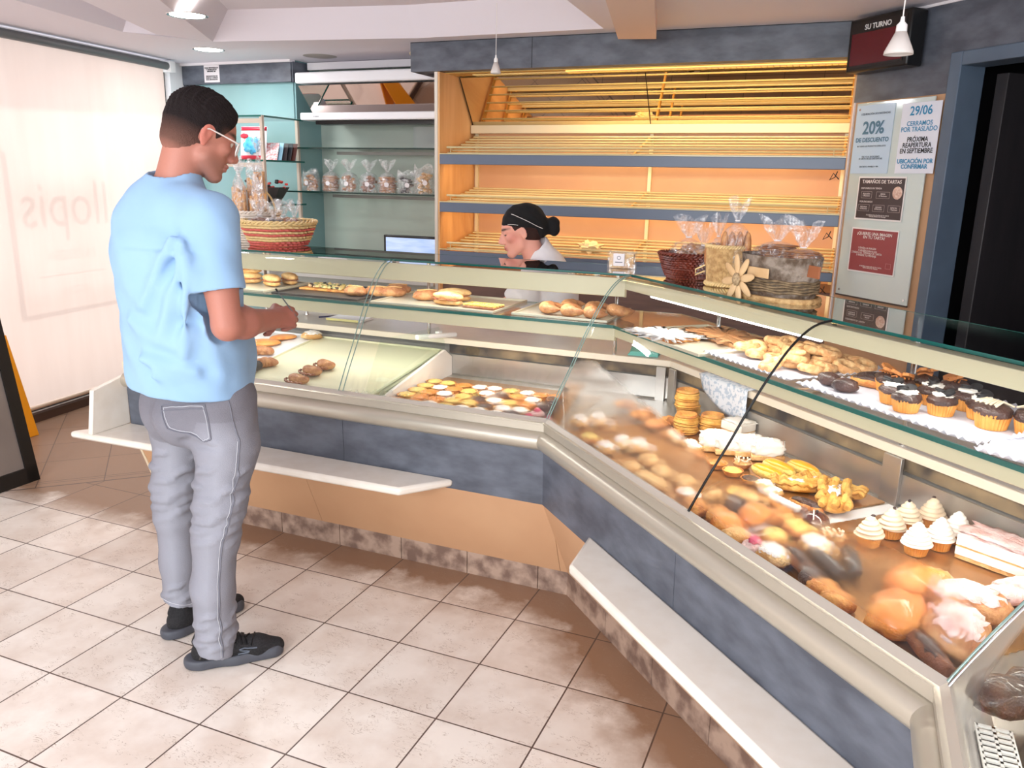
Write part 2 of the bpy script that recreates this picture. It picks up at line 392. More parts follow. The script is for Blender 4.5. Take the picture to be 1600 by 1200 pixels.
# window wall: direction slightly off the Y axis
WD = Vector((-.1141, .9935, 0)); WN = Vector((.9935, .1141, 0)); W0 = Vector((-4.80, 3.47, 0))
def wp(u, n, z): return W0+WD*u+WN*n+Vector((0, 0, z))
def wbox(mb, u0, u1, n0, n1, z0, z1, mi=0):
    P = [wp(u, n, z) for z in (z0, z1) for n in (n0, n1) for u in (u0, u1)]
    mb.add(P, [(0, 1, 3, 2), (4, 6, 7, 5), (0, 4, 5, 1), (2, 3, 7, 6), (0, 2, 6, 4), (1, 5, 7, 3)], mi)
g = MB(); wbox(g, -7, -3.2, -.15, -.02, 0, 2.5); wbox(g, -3.2, 1.8, -.15, -.02, 0, .06); wbox(g, -3.2, 1.9, -.2, -.02, 2.41, 2.7); wbox(g, 1.62, 2.0, -.15, -.02, 0, 2.6)
struct(g.build('wall_left', M_wallw))
g = MB(); wbox(g, -3.2, 1.7, -.10, -.03, .055, .12)
for u in (-3.2, 1.6): wbox(g, u, u+.05, -.12, -.07, .1, 2.41)
struct(g.build('window_1', mat('grey_window_frame', (70, 74, 78), .4, .4)))
g = MB(); wbox(g, -3.15, 1.6, -.098, -.094, .12, 2.41); o = struct(g.build('window_2', glassmat('window_glass', (.98, .98, .98), .6)))
g = MB(); wbox(g, -7, 1.6, -.02, .02, 0, .055); struct(g.build('baseboard_left', mat('dark_brown_skirting', (78, 56, 46), .5)))
# printed sign on the shop window, seen as a shadow through the blind
sg = thing('window_sticker', 'faint shop lettering inside a rectangle outline on the window behind the blind', 'sign', wp(-.9, -.09, .7))
M_stick = glassmat('sticker_vinyl', (.55, .50, .48), .3)
g = MB()
wbox(g, .0, 1.4, -.09, -.088, .72, .75); wbox(g, -.04, .0, -.09, -.088, .72, 1.75)
wbox(g, .14, .70, -.09, -.088, .975, .982); g.build('outline_frame', M_stick, sg)
def wtext(n, body, size, u, z, **k):
    xf = Matrix.Translation(wp(u, -.089, z)) @ Matrix(((-WD.x, 0, -WN.x, 0), (-WD.y, 0, -WN.y, 0), (0, 1, 0, 0), (0, 0, 0, 1)))
    # read from the street side: x runs against the room's reading direction
    return text(n, body, M_stick, size, xf, sg, **k)
wtext('lettering', 'llopis', .42, .42, 1.42, sx=.85)
wtext('lettering', 'PASTISSERIA', .085, .42, 1.10, sx=.9)
wtext('lettering', 'ALZIRA', .07, .42, .87)

# roller blind
bl = thing('roller_blind', 'pale translucent roller blind covering the whole shop window', 'blind', wp(-.8, .05, 0))
def blind_mat():
    m = bpy.data.materials.new('blind_fabric'); m.use_nodes = True; nt = m.node_tree; N, L = nt.nodes, nt.links; N.clear()
    out = N.new('ShaderNodeOutputMaterial'); tl = N.new('ShaderNodeBsdfTranslucent'); df = N.new('ShaderNodeBsdfDiffuse')
    tc = N.new('ShaderNodeTexCoord'); mp = N.new('ShaderNodeMapping'); mp.inputs['Scale'].default_value = (3, 3, .4); n = N.new('ShaderNodeTexNoise'); n.inputs['Scale'].default_value = 3; n.inputs['Detail'].default_value = 6
    L.new(tc.outputs['Object'], mp.inputs[0]); L.new(mp.outputs[0], n.inputs['Vector'])
    cr = N.new('ShaderNodeMix'); cr.data_type = 'RGBA'; cr.inputs[6].default_value = (.76, .60, .52, 1); cr.inputs[7].default_value = (.86, .71, .63, 1); L.new(n.outputs[0], cr.inputs[0])
    L.new(cr.outputs[2], tl.inputs[0]); L.new(cr.outputs[2], df.inputs[0])
    mx = N.new('ShaderNodeMixShader'); mx.inputs[0].default_value = .45; L.new(tl.outputs[0], mx.inputs[1]); L.new(df.outputs[0], mx.inputs[2]); L.new(mx.outputs[0], out.inputs[0])
    return m
g = MB(); P = []
for i in range(40):
    u = -3.4+i*(1.48+3.4)/39
    P.append([wp(u, .035+.004*sin(u*5+z*2), z) for z in (.12, .6, 1.1, 1.6, 2.1, 2.36)])
g.sheet(P); g.build('fabric', blind_mat(), bl, smooth=180, recalc=False)
g = MB(); g.tube([wp(-3.4, .035, .105), wp(1.49, .035, .105)], .014, 10); g.build('bottom_bar', mat('bar_aluminium', (225, 200, 180), .35, .5), bl, smooth=40)
g = MB(); g.tube([wp(-3.4, .05, 2.372), wp(1.5, .05, 2.372)], .028, 14); g.build('roller', mat('roller_grey', (110, 112, 114), .4, .3), bl, smooth=40)
g = MB(); wbox(g, -3.4, 1.46, .015, .03, 2.395, 2.408); g.build('head_rail', mat('white_enamel', (245, 245, 247), .3), bl)
g = MB(); wbox(g, 1.5, 1.56, .0, .085, 2.33, 2.41); g.build('bracket', mat('white_bracket', (238, 238, 238), .3), bl, bevel=.004)
M_tab = mat('white_paper', (240, 240, 242), .6)
for i in range(3):
    g = MB(); g.blob(tuple(wp(1.62, .0, 1.80-.05*i)), (.02, .008, .012), .4, i, n=10, k=6)
    tag(g.build('paper_tab', M_tab), ['top', 'middle', 'bottom'][i]+' white paper tab on the wall strip beside the blind', 'paper')

# back walls
g = MB(); g.box((-3.75, 5.62, 1.25), (2.9, .1, 2.5)); struct(g.build('wall_back', M_aquad))
g = MB(); g.box((-4.52, 5.29, 1.25), (1.05, .06, 2.5)); g.box((-4.0, 5.45, 1.25), (.04, .36, 2.5)); struct(g.build('wall_back_panel', M_aqua))
g = MB(); g.box((-4.5, 5.235, 2.338), (1.04, .03, .145)); g.box((-3.985, 5.33, 2.338), (.03, .2, .145)); struct(g.build('trim_2', M_lam, bevel=.002))
g = MB(); g.box((-4.5, 5.23, 2.412), (1.06, .06, .018)); g.box((-3.2, 5.4, 2.39), (1.5, .04, .05)); struct(g.build('trim_3', M_white))
g = MB(); g.box((-5.0, 5.24, 1.2), (.03, .03, 2.42)); g.box((-4.96, 5.255, 1.2), (.02, .02, 2.15)); struct(g.build('trim_4', mat('dark_corner_profile', (56, 60, 68), .4)))
# bulkhead above the bread shelves
g = MB(); g.box((-1.395, 4.84, 2.335), (2.66, .1, .175)); g.box((-2.70, 5.2, 2.335), (.05, .7, .175)); struct(g.build('trim_5', M_lam))
g = MB(); g.box((-1.9, 4.7885, 2.335), (.003, .002, .175)); g.box((-1.37, 4.788, 2.421), (2.7, .012, .008)); struct(g.build('trim_6', mat('dark_joint', (40, 42, 48), .6)))

# right wall with posters and doorway
A = radians(43.5); DR = Vector((sin(A), -cos(A), 0)); DN = Vector((-cos(A), -sin(A), 0)); R0 = Vector((-.085, 4.79, 0))
def rp(r, n, z): return R0+DR*r+DN*n+Vector((0, 0, z))
def rbox(mb, r0, r1, n0, n1, z0, z1, mi=0):
    P = [rp(r, n, z) for z in (z0, z1) for n in (n0, n1) for r in (r0, r1)]
    mb.add(P, [(0, 1, 3, 2), (4, 6, 7, 5), (0, 4, 5, 1), (2, 3, 7, 6), (0, 2, 6, 4), (1, 5, 7, 3)], mi)
g = MB(); rbox(g, 0, .59, -.08, 0, 0, 2.02); struct(g.build('wall_right', M_peach))
g = MB(); rbox(g, 0, .59, -.078, .004, 2.02, 2.42); rbox(g, .59, 2.6, -.078, .004, 2.19, 2.42); struct(g.build('trim_7', M_lam))
g = MB(); rbox(g, 0, 2.6, 0, .012, 2.408, 2.42); rbox(g, .005, .012, .0, .01, 1.0, 2.02); struct(g.build('trim_8', M_white))
g = MB(); rbox(g, .592, .655, -.12, .03, 0, 2.19); rbox(g, .655, 1.7, -.12, .03, 2.13, 2.19); rbox(g, 1.7, 1.77, -.12, .03, 0, 2.19)
struct(g.build('door_1', mat('slate_door_frame', (92, 108, 126), .45, c2=(84, 98, 116), ns=5), bevel=.004))
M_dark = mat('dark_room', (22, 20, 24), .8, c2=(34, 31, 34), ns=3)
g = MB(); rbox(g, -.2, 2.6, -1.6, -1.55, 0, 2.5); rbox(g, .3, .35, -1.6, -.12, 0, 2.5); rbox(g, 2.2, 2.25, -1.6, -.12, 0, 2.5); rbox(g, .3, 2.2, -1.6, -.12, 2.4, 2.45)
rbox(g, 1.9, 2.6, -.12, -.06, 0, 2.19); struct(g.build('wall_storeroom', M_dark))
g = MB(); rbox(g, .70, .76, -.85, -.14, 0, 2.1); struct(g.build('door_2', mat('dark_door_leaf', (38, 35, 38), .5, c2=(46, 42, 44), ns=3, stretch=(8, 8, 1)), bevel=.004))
g = MB(); rbox(g, 1.77, 4.2, -.08, 0, 0, 2.2); struct(g.build('wall_right_end', M_peach))

# glass board and posters
bd = thing('notice_board', 'pale green glass notice board holding four posters', 'board', rp(.3, 0, 1.03))
g = MB(); rbox(g, .045, .53, .012, .020, 1.035, 2.012); g.build('glass_panel', mat('board_glass', (196, 210, 206), .08, c2=(205, 216, 212), ns=2, coat=1), bd, bevel=.001)
for r, z in ((.07, 1.06), (.51, 1.06), (.07, 1.98), (.51, 1.98)):
    g = MB(); g.tube([rp(r, -.0, z), rp(r, .024, z)], .006, 10); g.build('stud', M_chrome, bd, smooth=40)
g = MB(); rbox(g, .045, .53, .011, .022, 1.028, 1.036); g.build('bottom_edge', mat('dark_edge', (70, 60, 55), .4), bd)
def poster(name, label, r0, r1, z0, z1, col, lines, border=None, n=.022):
    t = thing(name, label, 'poster', rp((r0+r1)/2, n, z0), 0, None)
    g = MB(); rbox(g, r0, r1, n, n+.001, z0, z1); m1 = mat(name+'_paper', col, .45, coat=.3)
    if border:
        g.build('paper', mat('poster_white', (236, 232, 230), .45), t)
        g = MB(); rbox(g, r0+border, r1-border, n+.001, n+.0016, z0+border, z1-border); g.build('print', m1, t)
    else: g.build('paper', m1, t)
    for (body, size, fr, fz, colr, bold, sx) in lines:
        xf = Matrix.Translation(rp(r0+(r1-r0)*fr, n+.0024, z1-(z1-z0)*fz)) @ Matrix(((DR.x, 0, DN.x, 0), (DR.y, 0, DN.y, 0), (0, 1, 0, 0), (0, 0, 0, 1)))
        text('lettering', body, mat('ink', colr, .6), size, xf, t, bold=bold, sx=sx, ext=.0002, space=.85)
    return t
BL, SL, BK, WH = (52, 140, 184), (84, 124, 148), (22, 26, 34), (236, 226, 222)
poster('discount_poster', 'light blue poster announcing 20% de descuento, upper left of glass board', .05, .302, 1.665, 2.0, (190, 212, 232),
       [('LIQUIDACIÓN DE EXISTENCIAS', .0135, .52, .13, BK, 0, 1.0), ('20%', .085, .5, .34, SL, .0022, 1), ('DE DESCUENTO', .030, .5, .51, SL, .0008, 1), ('EN TODOS LOS PRODUCTOS SEÑALADOS', .0105, .5, .60, BK, 0, .95),
        ('DEL 15 AL 28 DE JUNIO\nO HASTA FIN DE EXISTENCIAS', .0115, .52, .77, BK, 0, 1), ('DISCRETO. AMABLE Y FIN', .011, .5, .90, BK, 0, 1)])
poster('moving_poster', 'white poster with blue 29/06 and black lines, upper right of glass board', .352, .582, 1.665, 1.99, (226, 230, 242),
       [('29/06', .058, .5, .12, BL, .001, 1), ('CERRAMOS\nPOR TRASLADO', .031, .5, .335, BL, .0004, .95), ('PRÓXIMA\nREAPERTURA\nEN SEPTIEMBRE', .031, .5, .6, BK, .0005, .92), ('UBICACIÓN POR\nCONFIRMAR', .029, .5, .865, BL, .0008, .95)], n=.026)
pt = poster('cake_sizes_poster', 'dark brown poster about cake sizes with a round cake picture', .12, .432, 1.434, 1.650, (58, 42, 46),
       [('TAMAÑOS DE TARTAS', .024, .5, .12, WH, .0004, 1.05), ('DISPONIBLES EN TIENDA', .0125, .3, .27, WH, 0, 1), ('PEQUEÑA\n8 Raciones', .011, .21, .42, WH, 0, 1), ('MEDIA\n12 Raciones', .011, .56, .42, WH, 0, 1), ('POR ENCARGO', .0125, .22, .58, WH, 0, 1),
        ('MEDIANA\n16 Raciones', .0105, .18, .72, WH, 0, 1), ('GRANDE\n20 Raciones', .0105, .5, .72, WH, 0, 1), ('ESPECIAL\n+ Raciones', .0105, .82, .72, WH, 0, 1), ('SI QUIERES UNA IMAGEN EN TU TARTA\nPUEDES ENVIAR UN MENSAJE', .0085, .5, .9, WH, 0, 1)], border=.008)
g = MB()
T = Matrix.Translation(rp(.386, .0245, 1.572)) @ Matrix(((DR.x, 0, DN.x, 0), (DR.y, 0, DN.y, 0), (0, 1, 0, 0), (0, 0, 0, 1)))
g.lathe([(.001, .0012), (.022, .0012), (.03, .0008), (.031, 0)], 24, xf=T); g.build('cake_picture', mat('cake_print', (206, 160, 140), .5, c2=(236, 210, 196), ns=90), pt, smooth=40)
for fr, fz, wd in ((.21, .42, .07), (.56, .42, .085), (.18, .72, .075), (.5, .72, .075), (.82, .72, .075)):
    r = .12+.312*fr; z = 1.650-.216*fz
    g = MB()
    for dz in (-.016, .016): rbox(g, r-wd/2, r+wd/2, .0236, .0241, z+dz-.0006, z+dz+.0006)
    for dr_ in (-wd/2, wd/2): rbox(g, r+dr_-.0006, r+dr_+.0006, .0236, .0241, z-.016, z+.016)
    g.build('ruled_box', mat('poster_rule', (190, 176, 172), .5), pt)
pt = poster('cake_photo_poster', 'dark red poster asking about an image on your cake', .115, .43, 1.166, 1.392, (150, 58, 62),
       [('¿QUIERES UNA IMAGEN\nEN TU TARTA?', .021, .5, .16, WH, .0003, 1.05), ('1 ENVÍA LA IMAGEN\n   A info@pasteleria.com\n2 INDICA EL TAMAÑO DE TARTA\n3 AÑADE TU MENSAJE', .0145, .38, .53, WH, 0, .95), ('SI QUIERES SABER MÁS DE TU TARTA\nVISITA NUESTRA TIENDA', .009, .5, .87, WH, 0, 1)], border=.007)
g = MB(); rbox(g, .37, .405, .0236, .0241, 1.20, 1.2015); rbox(g, .37, .405, .0236, .0241, 1.225, 1.2265); rbox(g, .37, .3715, .0236, .0241, 1.2, 1.2265); rbox(g, .4035, .405, .0236, .0241, 1.2, 1.2265); g.build('stamp_outline', mat('poster_rule2', (200, 130, 130), .5), pt)

# turn number display
tn = thing('turn_display', 'black queue number display with dark red screen under the ceiling', 'display', rp(.24, 0, 2.15))
g = MB(); rbox(g, .045, .435, .03, .125, 2.15, 2.40); g.build('housing', M_black, tn, bevel=.008)
g = MB(); rbox(g, .2, .26, .0, .04, 2.22, 2.3); g.build('wall_mount', M_black, tn)
g = MB(); rbox(g, .066, .410, .125, .128, 2.172, 2.378); g.build('face_plate', mat('dark_face', (26, 22, 22), .3), tn)
g = MB(); rbox(g, .072, .402, .128, .130, 2.182, 2.33); g.build('screen', mat('red_screen', (92, 20, 30), .25), tn)
xf = Matrix.Translation(rp(.236, .130, 2.352)) @ Matrix(((DR.x, 0, DN.x, 0), (DR.y, 0, DN.y, 0), (0, 1, 0, 0), (0, 0, 0, 1)))
text('lettering', 'SU TURNO', mat('white_ink', (225, 225, 225), .5), .034, xf, tn, bold=.0006)

# pendants and recessed lamps
M_frost = mat('frosted_cone', (214, 206, 200), .5, sss=0)
def pendant(label, x, y, z, r, hh):
    t = thing('pendant_lamp', label, 'lamp', (x, y, z), 0, None)
    g = MB(); g.lathe([(r, 0), (r*.97, hh*.1), (r*.35, hh*.72)], 24, cap=False); o = g.build('lamp_shade', M_frost, t, smooth=50, local=True, solid=.0015)
    g = MB(); g.lathe([(r*.38, hh*.68), (r*.36, hh*.9), (r*.16, hh), (r*.12, hh*1.15)], 16); g.build('socket', mat('white_socket', (232, 230, 228), .4), t, smooth=50, local=True)
    g = MB(); g.lathe([(.001, hh*.3), (r*.22, hh*.4), (r*.25, hh*.6), (r*.1, hh*.72)], 12); g.build('bulb', mat('opal_bulb', (220, 215, 205), .3), t, smooth=80, local=True)
    g = MB(); g.tube([(0, 0, hh), (0, 0, 2.42-z)], .0016, 6); g.build('cable', mat('white_cable', (220, 214, 210), .5), t, local=True)
    return t
pendant('small frosted cone pendant hanging in front of the lit bread shelves', -1.72, 3.86, 2.10, .026, .075)
pendant('frosted cone pendant hanging in front of the red display', .045, 2.32, 1.915, .034, .075)
for lab, x, y in (('round recessed ceiling lamp nearer the room centre', -3.452, 3.66), ('round recessed ceiling lamp beside the window corner', -4.24, 4.67)):
    t = thing('ceiling_lamp', lab, 'lamp', (x, y, CZ))
    g = MB(); g.lathe([(.088, 0), (.105, -.004), (.108, -.001), (.108, 0)], 32, cap=False); g.build('trim_ring', M_chrome, t, smooth=40, local=True)
    g = MB(); g.lathe([(.001, -.003), (.09, -.0025), (.09, .0)], 32); g.build('diffuser', mat('lit_diffuser', (255, 250, 240), .5, emit=9, ecol=(255, 248, 238)), t, smooth=40, local=True)
    light('AREA', 'ceiling_lamp_light', (x, y, CZ-.02), 10, (.97, .98, 1), .18, (0, 0, -1))
t = thing('ceiling_vent', 'small grey round ceiling vent above the back shelves', 'vent', (-3.66, 5.14, CZ))
g = MB(); g.lathe([(.001, -.006), (.06, -.006), (.1, -.003), (.12, 0)], 24); g.build('grille', mat('vent_grey', (170, 165, 160), .5), t, smooth=40, local=True)
# ------------------------------------------------------------------ the three glass display counters
M_kick = mat('kick_tile', (176, 150, 132), .4, c2=(120, 96, 84), ns=14, nd=6, thr=(.4, .6), bump=.1, bs=40)
M_deck = mat('deck_steel', (190, 186, 180), .3, .75)
M_cabback = mat('cabinet_back', (150, 146, 140), .6)
M_top = mat('worktop_stone', (206, 200, 194), .3, c2=(196, 190, 184), ns=6)
M_edge = mat('worktop_edge', (226, 214, 196), .35)
M_wedge = mat('white_side_wall', (232, 226, 220), .5)
def lamp_mat(name, c, e): return mat(name, c, .5, emit=e, ecol=c)
M_tubelit = lamp_mat('lit_tube', (255, 250, 244), 7)

def curve(pts, n=4):
    """Catmull-Rom through the profile points"""
    P = [pts[0]]+list(pts)+[pts[-1]]; out = []
    for i in range(1, len(P)-2):
        for k in range(n):
            t = k/n; a, b, c, d = P[i-1], P[i], P[i+1], P[i+2]
            out.append(tuple(.5*((2*b[j])+(-a[j]+c[j])*t+(2*a[j]-5*b[j]+4*c[j]-d[j])*t*t+(-a[j]+3*b[j]-3*c[j]+d[j])*t**3) for j in (0, 1)))
    return out+[pts[-1]]
GP = curve([(-.133, .757), (-.08, .845), (-.023, .931), (.026, 1.012), (.075, 1.087), (.128, 1.157), (.165, 1.196), (.207, 1.228), (.245, 1.243), (.285, 1.249)], 3)
arc = [0.]
for i in range(1, len(GP)): arc.append(arc[-1]+sqrt((GP[i][0]-GP[i-1][0])**2+(GP[i][1]-GP[i-1][1])**2))

FOG = {
 'l0': None,
 'l1': dict(curve=[(0, .22), (.2, .26), (.5, .18), (.8, .16), (1, .12)], st=(5, .9, 1), ns=6, na=.20, w=.16, max=.30, milk=.10),
 'r0': dict(curve=[(0, .36), (.12, .40), (.4, .35), (.72, .29), (.9, .25), (1, .20)], st=(1.5, 1, 1), ns=6, na=.06, w=.03, max=.75, milk=.22),
 'r1': dict(curve=[(0, .10), (.12, .24), (.35, .25), (.6, .26), (.85, .27), (.95, .2), (1, .1)], st=(1.5, 1, 1), ns=6, na=.10, w=.09, max=.85, milk=.14, lo=.045),
 't0': dict(curve=[(0, .5), (.05, .35), (.12, .12), (.25, .05), (1, .02)], ns=6, na=.08, w=.12, max=.8, milk=.3),
}
def counter(root, F, s0, s1, m0, m1, kj, pj, bj, panes, hz=1.168, sz=1.0):
    def part(name, prof, m, a=s0, b=s1, ma=m0, mb=m1, parent=root, **k):
        g = MB(); F.ext(g, prof, a, b, ma, mb); return g.build(name, m, parent, **k)
    def cuts(joints, lo, hi, gap): 
        e = [lo]+[j for j in joints if lo+.02 < j < hi-.02]+[hi]
        return [(e[i]+(gap if i else 0), e[i+1]-(gap if i < len(e)-2 else 0), i == 0, i == len(e)-2) for i in range(len(e)-1)]
    g = MB()
    for a, b, f, l in cuts(kj, s0, s1, .0016): F.ext(g, [(0, .0), (.02, 0), (.02, .098), (0, .098)], a, b, m0 if f else 0, m1 if l else 0)
    g.build('kickboard', M_kick, root)
    g = MB()
    for a, b, f, l in cuts(pj, s0, s1, .0008): F.ext(g, [(.0, .098), (.03, .098), (-.10, .43), (-.146, .43)], a, b, m0 if f else 0, m1 if l else 0)
    g.build('lower_panel', M_peach, root)
    g = MB()
    for a, b, f, l in cuts(bj, s0, s1, .001): F.ext(g, [(-.148, .43), (-.12, .43), (-.12, .66), (-.153, .66)], a, b, m0 if f else 0, m1 if l else 0)
    g.build('upper_panel', M_lam, root)
    part('bumper_rail', [(-.150+(-.036)*sin(pi*i/10)*(1 if 0 < i < 10 else 1), .643+.07*(.5-.5*cos(pi*i/10))) for i in range(11)]+[(-.12, .713), (-.12, .643)], M_alu, smooth=40)
    part('fascia_strip', [(-.153, .715), (-.153, .739), (-.157, .741), (-.157, .746), (-.15, .748), (-.12, .748), (-.12, .715)], M_alu, smooth=30)
    part('sill', [(-.152, .7445), (-.129, .760), (-.125, .757), (-.125, .70), (-.15, .70)], M_sill, smooth=30)
    part('base_cabinet', [(.03, .0), (.86, .0), (.86, .83), (.62, .83), (.62, .66), (-.10, .66), (-.10, .45), (.03, .1)], M_cabback)
    part('deck_plate', [(-.125, .684), (.60, .684), (.60, .692), (-.125, .692)], M_deck)
    part('worktop', [(.585, .835), (.97, .835), (.97, .865), (.585, .865)], M_top, bevel=.003)
    part('worktop_edge', [(.570, .838), (.586, .838), (.586, .866), (.570, .866)], M_edge, bevel=.003)
    part('top_glass', [(.282, 1.246), (.615, 1.246), (.615, 1.252), (.282, 1.252)], M_glass_top)
    g = MB(); F.ext(g, [(.278, 1.2452), (.2815, 1.2452), (.2815, 1.2535), (.278, 1.2535)], s0, s1, m0, m1); F.ext(g, [(.6155, 1.2455), (.618, 1.2455), (.618, 1.2525), (.6155, 1.2525)], s0, s1, m0, m1)
    g.build('glass_edge', M_green, root)
    part('shelf_glass', [(.20, 1.056), (.62, 1.056), (.62, 1.062), (.20, 1.062)], M_glass)
    g = MB(); F.ext(g, [(.1945, 1.052), (.1995, 1.052), (.1995, 1.064), (.1945, 1.064)], s0, s1, m0, m1); F.ext(g, [(.6205, 1.0555), (.623, 1.0555), (.623, 1.0625), (.6205, 1.0625)], s0, s1, m0, m1)
    g.build('shelf_edge', M_green, root)
    part('hood_panel', [(.25, hz), (.262, hz-.003), (.262, 1.24), (.25, 1.24)], M_cream, bevel=.002)
    part('hood_top', [(.263, 1.226), (.33, 1.226), (.33, 1.232), (.263, 1.232)], M_cream)
    part('shelf_hood', [(.205, sz+.002), (.217, sz), (.217, 1.05), (.205, 1.05)], M_cream, bevel=.002)
    # curved front panes
    for k, (a, b, fog) in enumerate(panes):
        aa, bb = a, b; ga, gb = (m0 if abs(a-s0) < 1e-6 else 0), (m1 if abs(b-s1) < 1e-6 else 0)
        P, U = [], []; n = 2
        for i in range(n+1):
            f = i/n; P.append([F.p((aa+ga*t)*(1-f)+(bb+gb*t)*f, t, z) for t, z in GP]); U.append([(f, x/arc[-1]) for x in arc])
        g = MB(); g.sheet(P, uv=U)
        o = g.build('front_pane', glassmat('curved_glass_'+fog, (.985, .995, .99), 1.0, fog=FOG[fog]) if FOG.get(fog) else M_glass, root, smooth=180, recalc=False)
    return part
def join(root, F, s, m, col, r, off=0):
    g = MB(); g.tube([F.p(s+m*t+off, t-.001, z+.001) for t, z in GP], r, 6); return g.build('pane_edge', col, root, smooth=60)
M_edgelite = mat('pane_edge_grey', (120, 150, 142), .15, coat=1)

cl = thing('display_counter', 'glass pastry counter along the back, left of the inner corner', 'counter', tuple(FL.p(1, .3, 0)))
kj = [.125+.315*k for k in range(8)]
counter(cl, FL, 0, 2.10, -MI, 0, kj, [.03, 1.16], [.93], [(0, .94, 'l1'), (.94, 1.88, 'l0'), (1.885, 2.10, 'l0')])
join(cl, FL, 0, -MI, M_edgelite, .0022, .006); join(cl, FL, .936, 0, M_edgelite, .0022); join(cl, FL, .956, 0, M_edgelite, .0022)
# left end of that counter
g = MB(); FL.ext(g, [(-.15, .645), (-.152, .76)]+GP[::3]+[(.62, 1.25), (.62, 1.2), (.30, 1.2), (.0, .9), (-.08, .76), (.86, .76), (.86, 0), (.02, 0), (-.14, .43)], 2.10, 2.115)
g.build('end_panel', mat('cream_end_panel', (226, 208, 178), .3), cl)
g = MB(); g.add([FL.p(s, t, z) for s in (2.10, 2.125) for t, z in ((-.15, .47), (-.36, .47), (-.33, .665), (-.15, .70))], [(0, 1, 2, 3), (7, 6, 5, 4), (0, 4, 5, 1), (1, 5, 6, 2), (2, 6, 7, 3), (3, 7, 4, 0)])
g.build('end_cheek', M_marble, cl, bevel=.003)
def bench(root, F, pts):
    g = MB(); P = [F.p(s, t, 0) for s, t in pts]; g.prism([(p.x, p.y) for p in P], .437, .470); g.build('bag_ledge', M_marble, root, bevel=.011)
bench(cl, FL, [(.43, -.146), (.57, -.325), (2.24, -.36), (2.10, -.146)])
g = MB()
for s in (.9, 1.5):
    g = MB(); g.box(tuple(FL.p(s, -.17, .425)), (.05, .08, .02)); g.build('ledge_bracket', M_alu, cl)

cr = thing('display_counter', 'long glass pastry counter running from the inner corner towards the lower right', 'counter', tuple(FR.p(.9, .3, 0)), FR.rz())
counter(cr, FR, 0, LR, -MI, MI, [.315*k for k in range(1, 6)], [.02, 1.2], [.93], [(0, .945, 'r0'), (.945, LR, 'r1')], 1.198, 1.015)
join(cr, FR, 0, -MI, M_edgelite, .0022, .006); join(cr, FR, .945, 0, M_blk_gasket, .0036)
bench(cr, FR, [(.43, -.146), (.60, -.305), (1.62, -.305), (1.62, -.146)])
ct = thing('display_counter', 'near end of the glass counter at the bottom right edge', 'counter', tuple(FT.p(.4, .3, 0)), FT.rz())
counter(ct, FT, 0, 1.0, -MI, 0, [.3, .615], [.4], [.5], [(0, 1.0, 't0')], 1.198, 1.015)
join(ct, FT, 0, -MI, M_edgelite, .003)
# divider pane between the long counter and the near one
g = MB(); pts = [(t, z) for t, z in GP]+[(.55, 1.249), (.55, .695), (-.12, .695)]
g.add([FT.p(-MI*t+.012, t, z) for t, z in pts], [tuple(range(len(pts)))]); g.build('divider_pane', glassmat('divider_glass', (.95, .97, .96), 1.2), ct, recalc=False)
g = MB(); g.tube([FT.p(-MI*t+.012, t, z) for t, z in GP], .003, 6); g.build('divider_edge', M_chrome, ct, smooth=60)

# back walls of the wells, posts, brackets
def backwall(root, F, s0, s1, m0=0, m1=0):
    g = MB(); F.ext(g, [(.575, .69), (.57, .70), (.572, .79), (.578, .79), (.585, .69)], s0, s1, m0, m1); g.build('well_back', M_steel, root)
    g = MB(); F.ext(g, [(.60, .79), (.602, .79), (.602, .835), (.60, .835)], s0, s1, m0, m1); g.build('well_slot', mat('slot_dark', (52, 46, 42), .6, c2=(150, 128, 96), ns=8), root)
backwall(cl, FL, 0, .83, -MI, 0); backwall(cr, FR, 0, LR, -MI, MI); backwall(ct, FT, 0, 1, -MI, 0)
def post(root, F, s, w_=.06, t=.565, z0=.69, z1=.838):
    g = MB(); g.box(tuple(F.p(s, t, (z0+z1)/2)), (w_, .012, z1-z0), F.rz()); g.build('well_post', M_steel, root, bevel=.001)
post(cr, FR, .957, .066); post(cr, FR, -.20, .045, .56); post(cl, FL, -.20, .04, .56)
for root, F, ss in ((cl, FL, (.02, .94, 1.9)), (cr, FR, (.03, .95, 1.75))):
    for s in ss:
        g = MB(); g.tube([F.p(s, .60, .86), F.p(s, .60, 1.246)], .009, 10); g.tube([F.p(s, .60, 1.05), F.p(s, .24, 1.05)], .006, 8); g.build('shelf_post', M_chrome, root, smooth=40)
        g = MB(); g.box(tuple(F.p(s, .30, 1.24)), (.02, .03, .010), F.rz()); g.build('glass_clip', M_chrome, root)
# white plastic wall and clear triangular pane between the dry and the chilled well
g = MB(); P = [FL.p(s, t, z) for s in (.80, .815) for t, z in ((.57, .69), (-.11, .69), (-.11, .715), (.50, .825), (.57, .78))]
g.add(P, [(0, 1, 2, 3, 4), (9, 8, 7, 6, 5)]+[(i, (i+1) % 5, (i+1) % 5+5, i+5) for i in range(5)]); g.build('well_divider', M_wedge, cl, bevel=.003)
g = MB(); pts = [(t, z) for t, z in GP if z < .98]+[(.5, .93), (.56, .85), (.56, .70), (-.1, .70)]
g.add([FL.p(.835, t, z) for t, z in pts], [tuple(range(len(pts)))]); g.build('divider_pane', glassmat('divider_glass2', (.90, .97, .93), 1.5), cl, recalc=False)
g = MB()
for q in ((.54, .78), (.5, .9)): g.box(tuple(FL.p(.835, q[0], q[1])), (.02, .03, .02))
g.tube([FL.p(.86, .34, .905), FL.p(.80, .60, .88)], .012, 8); g.build('pane_holder', mat('white_plastic', (236, 236, 238), .4), cl, smooth=40)
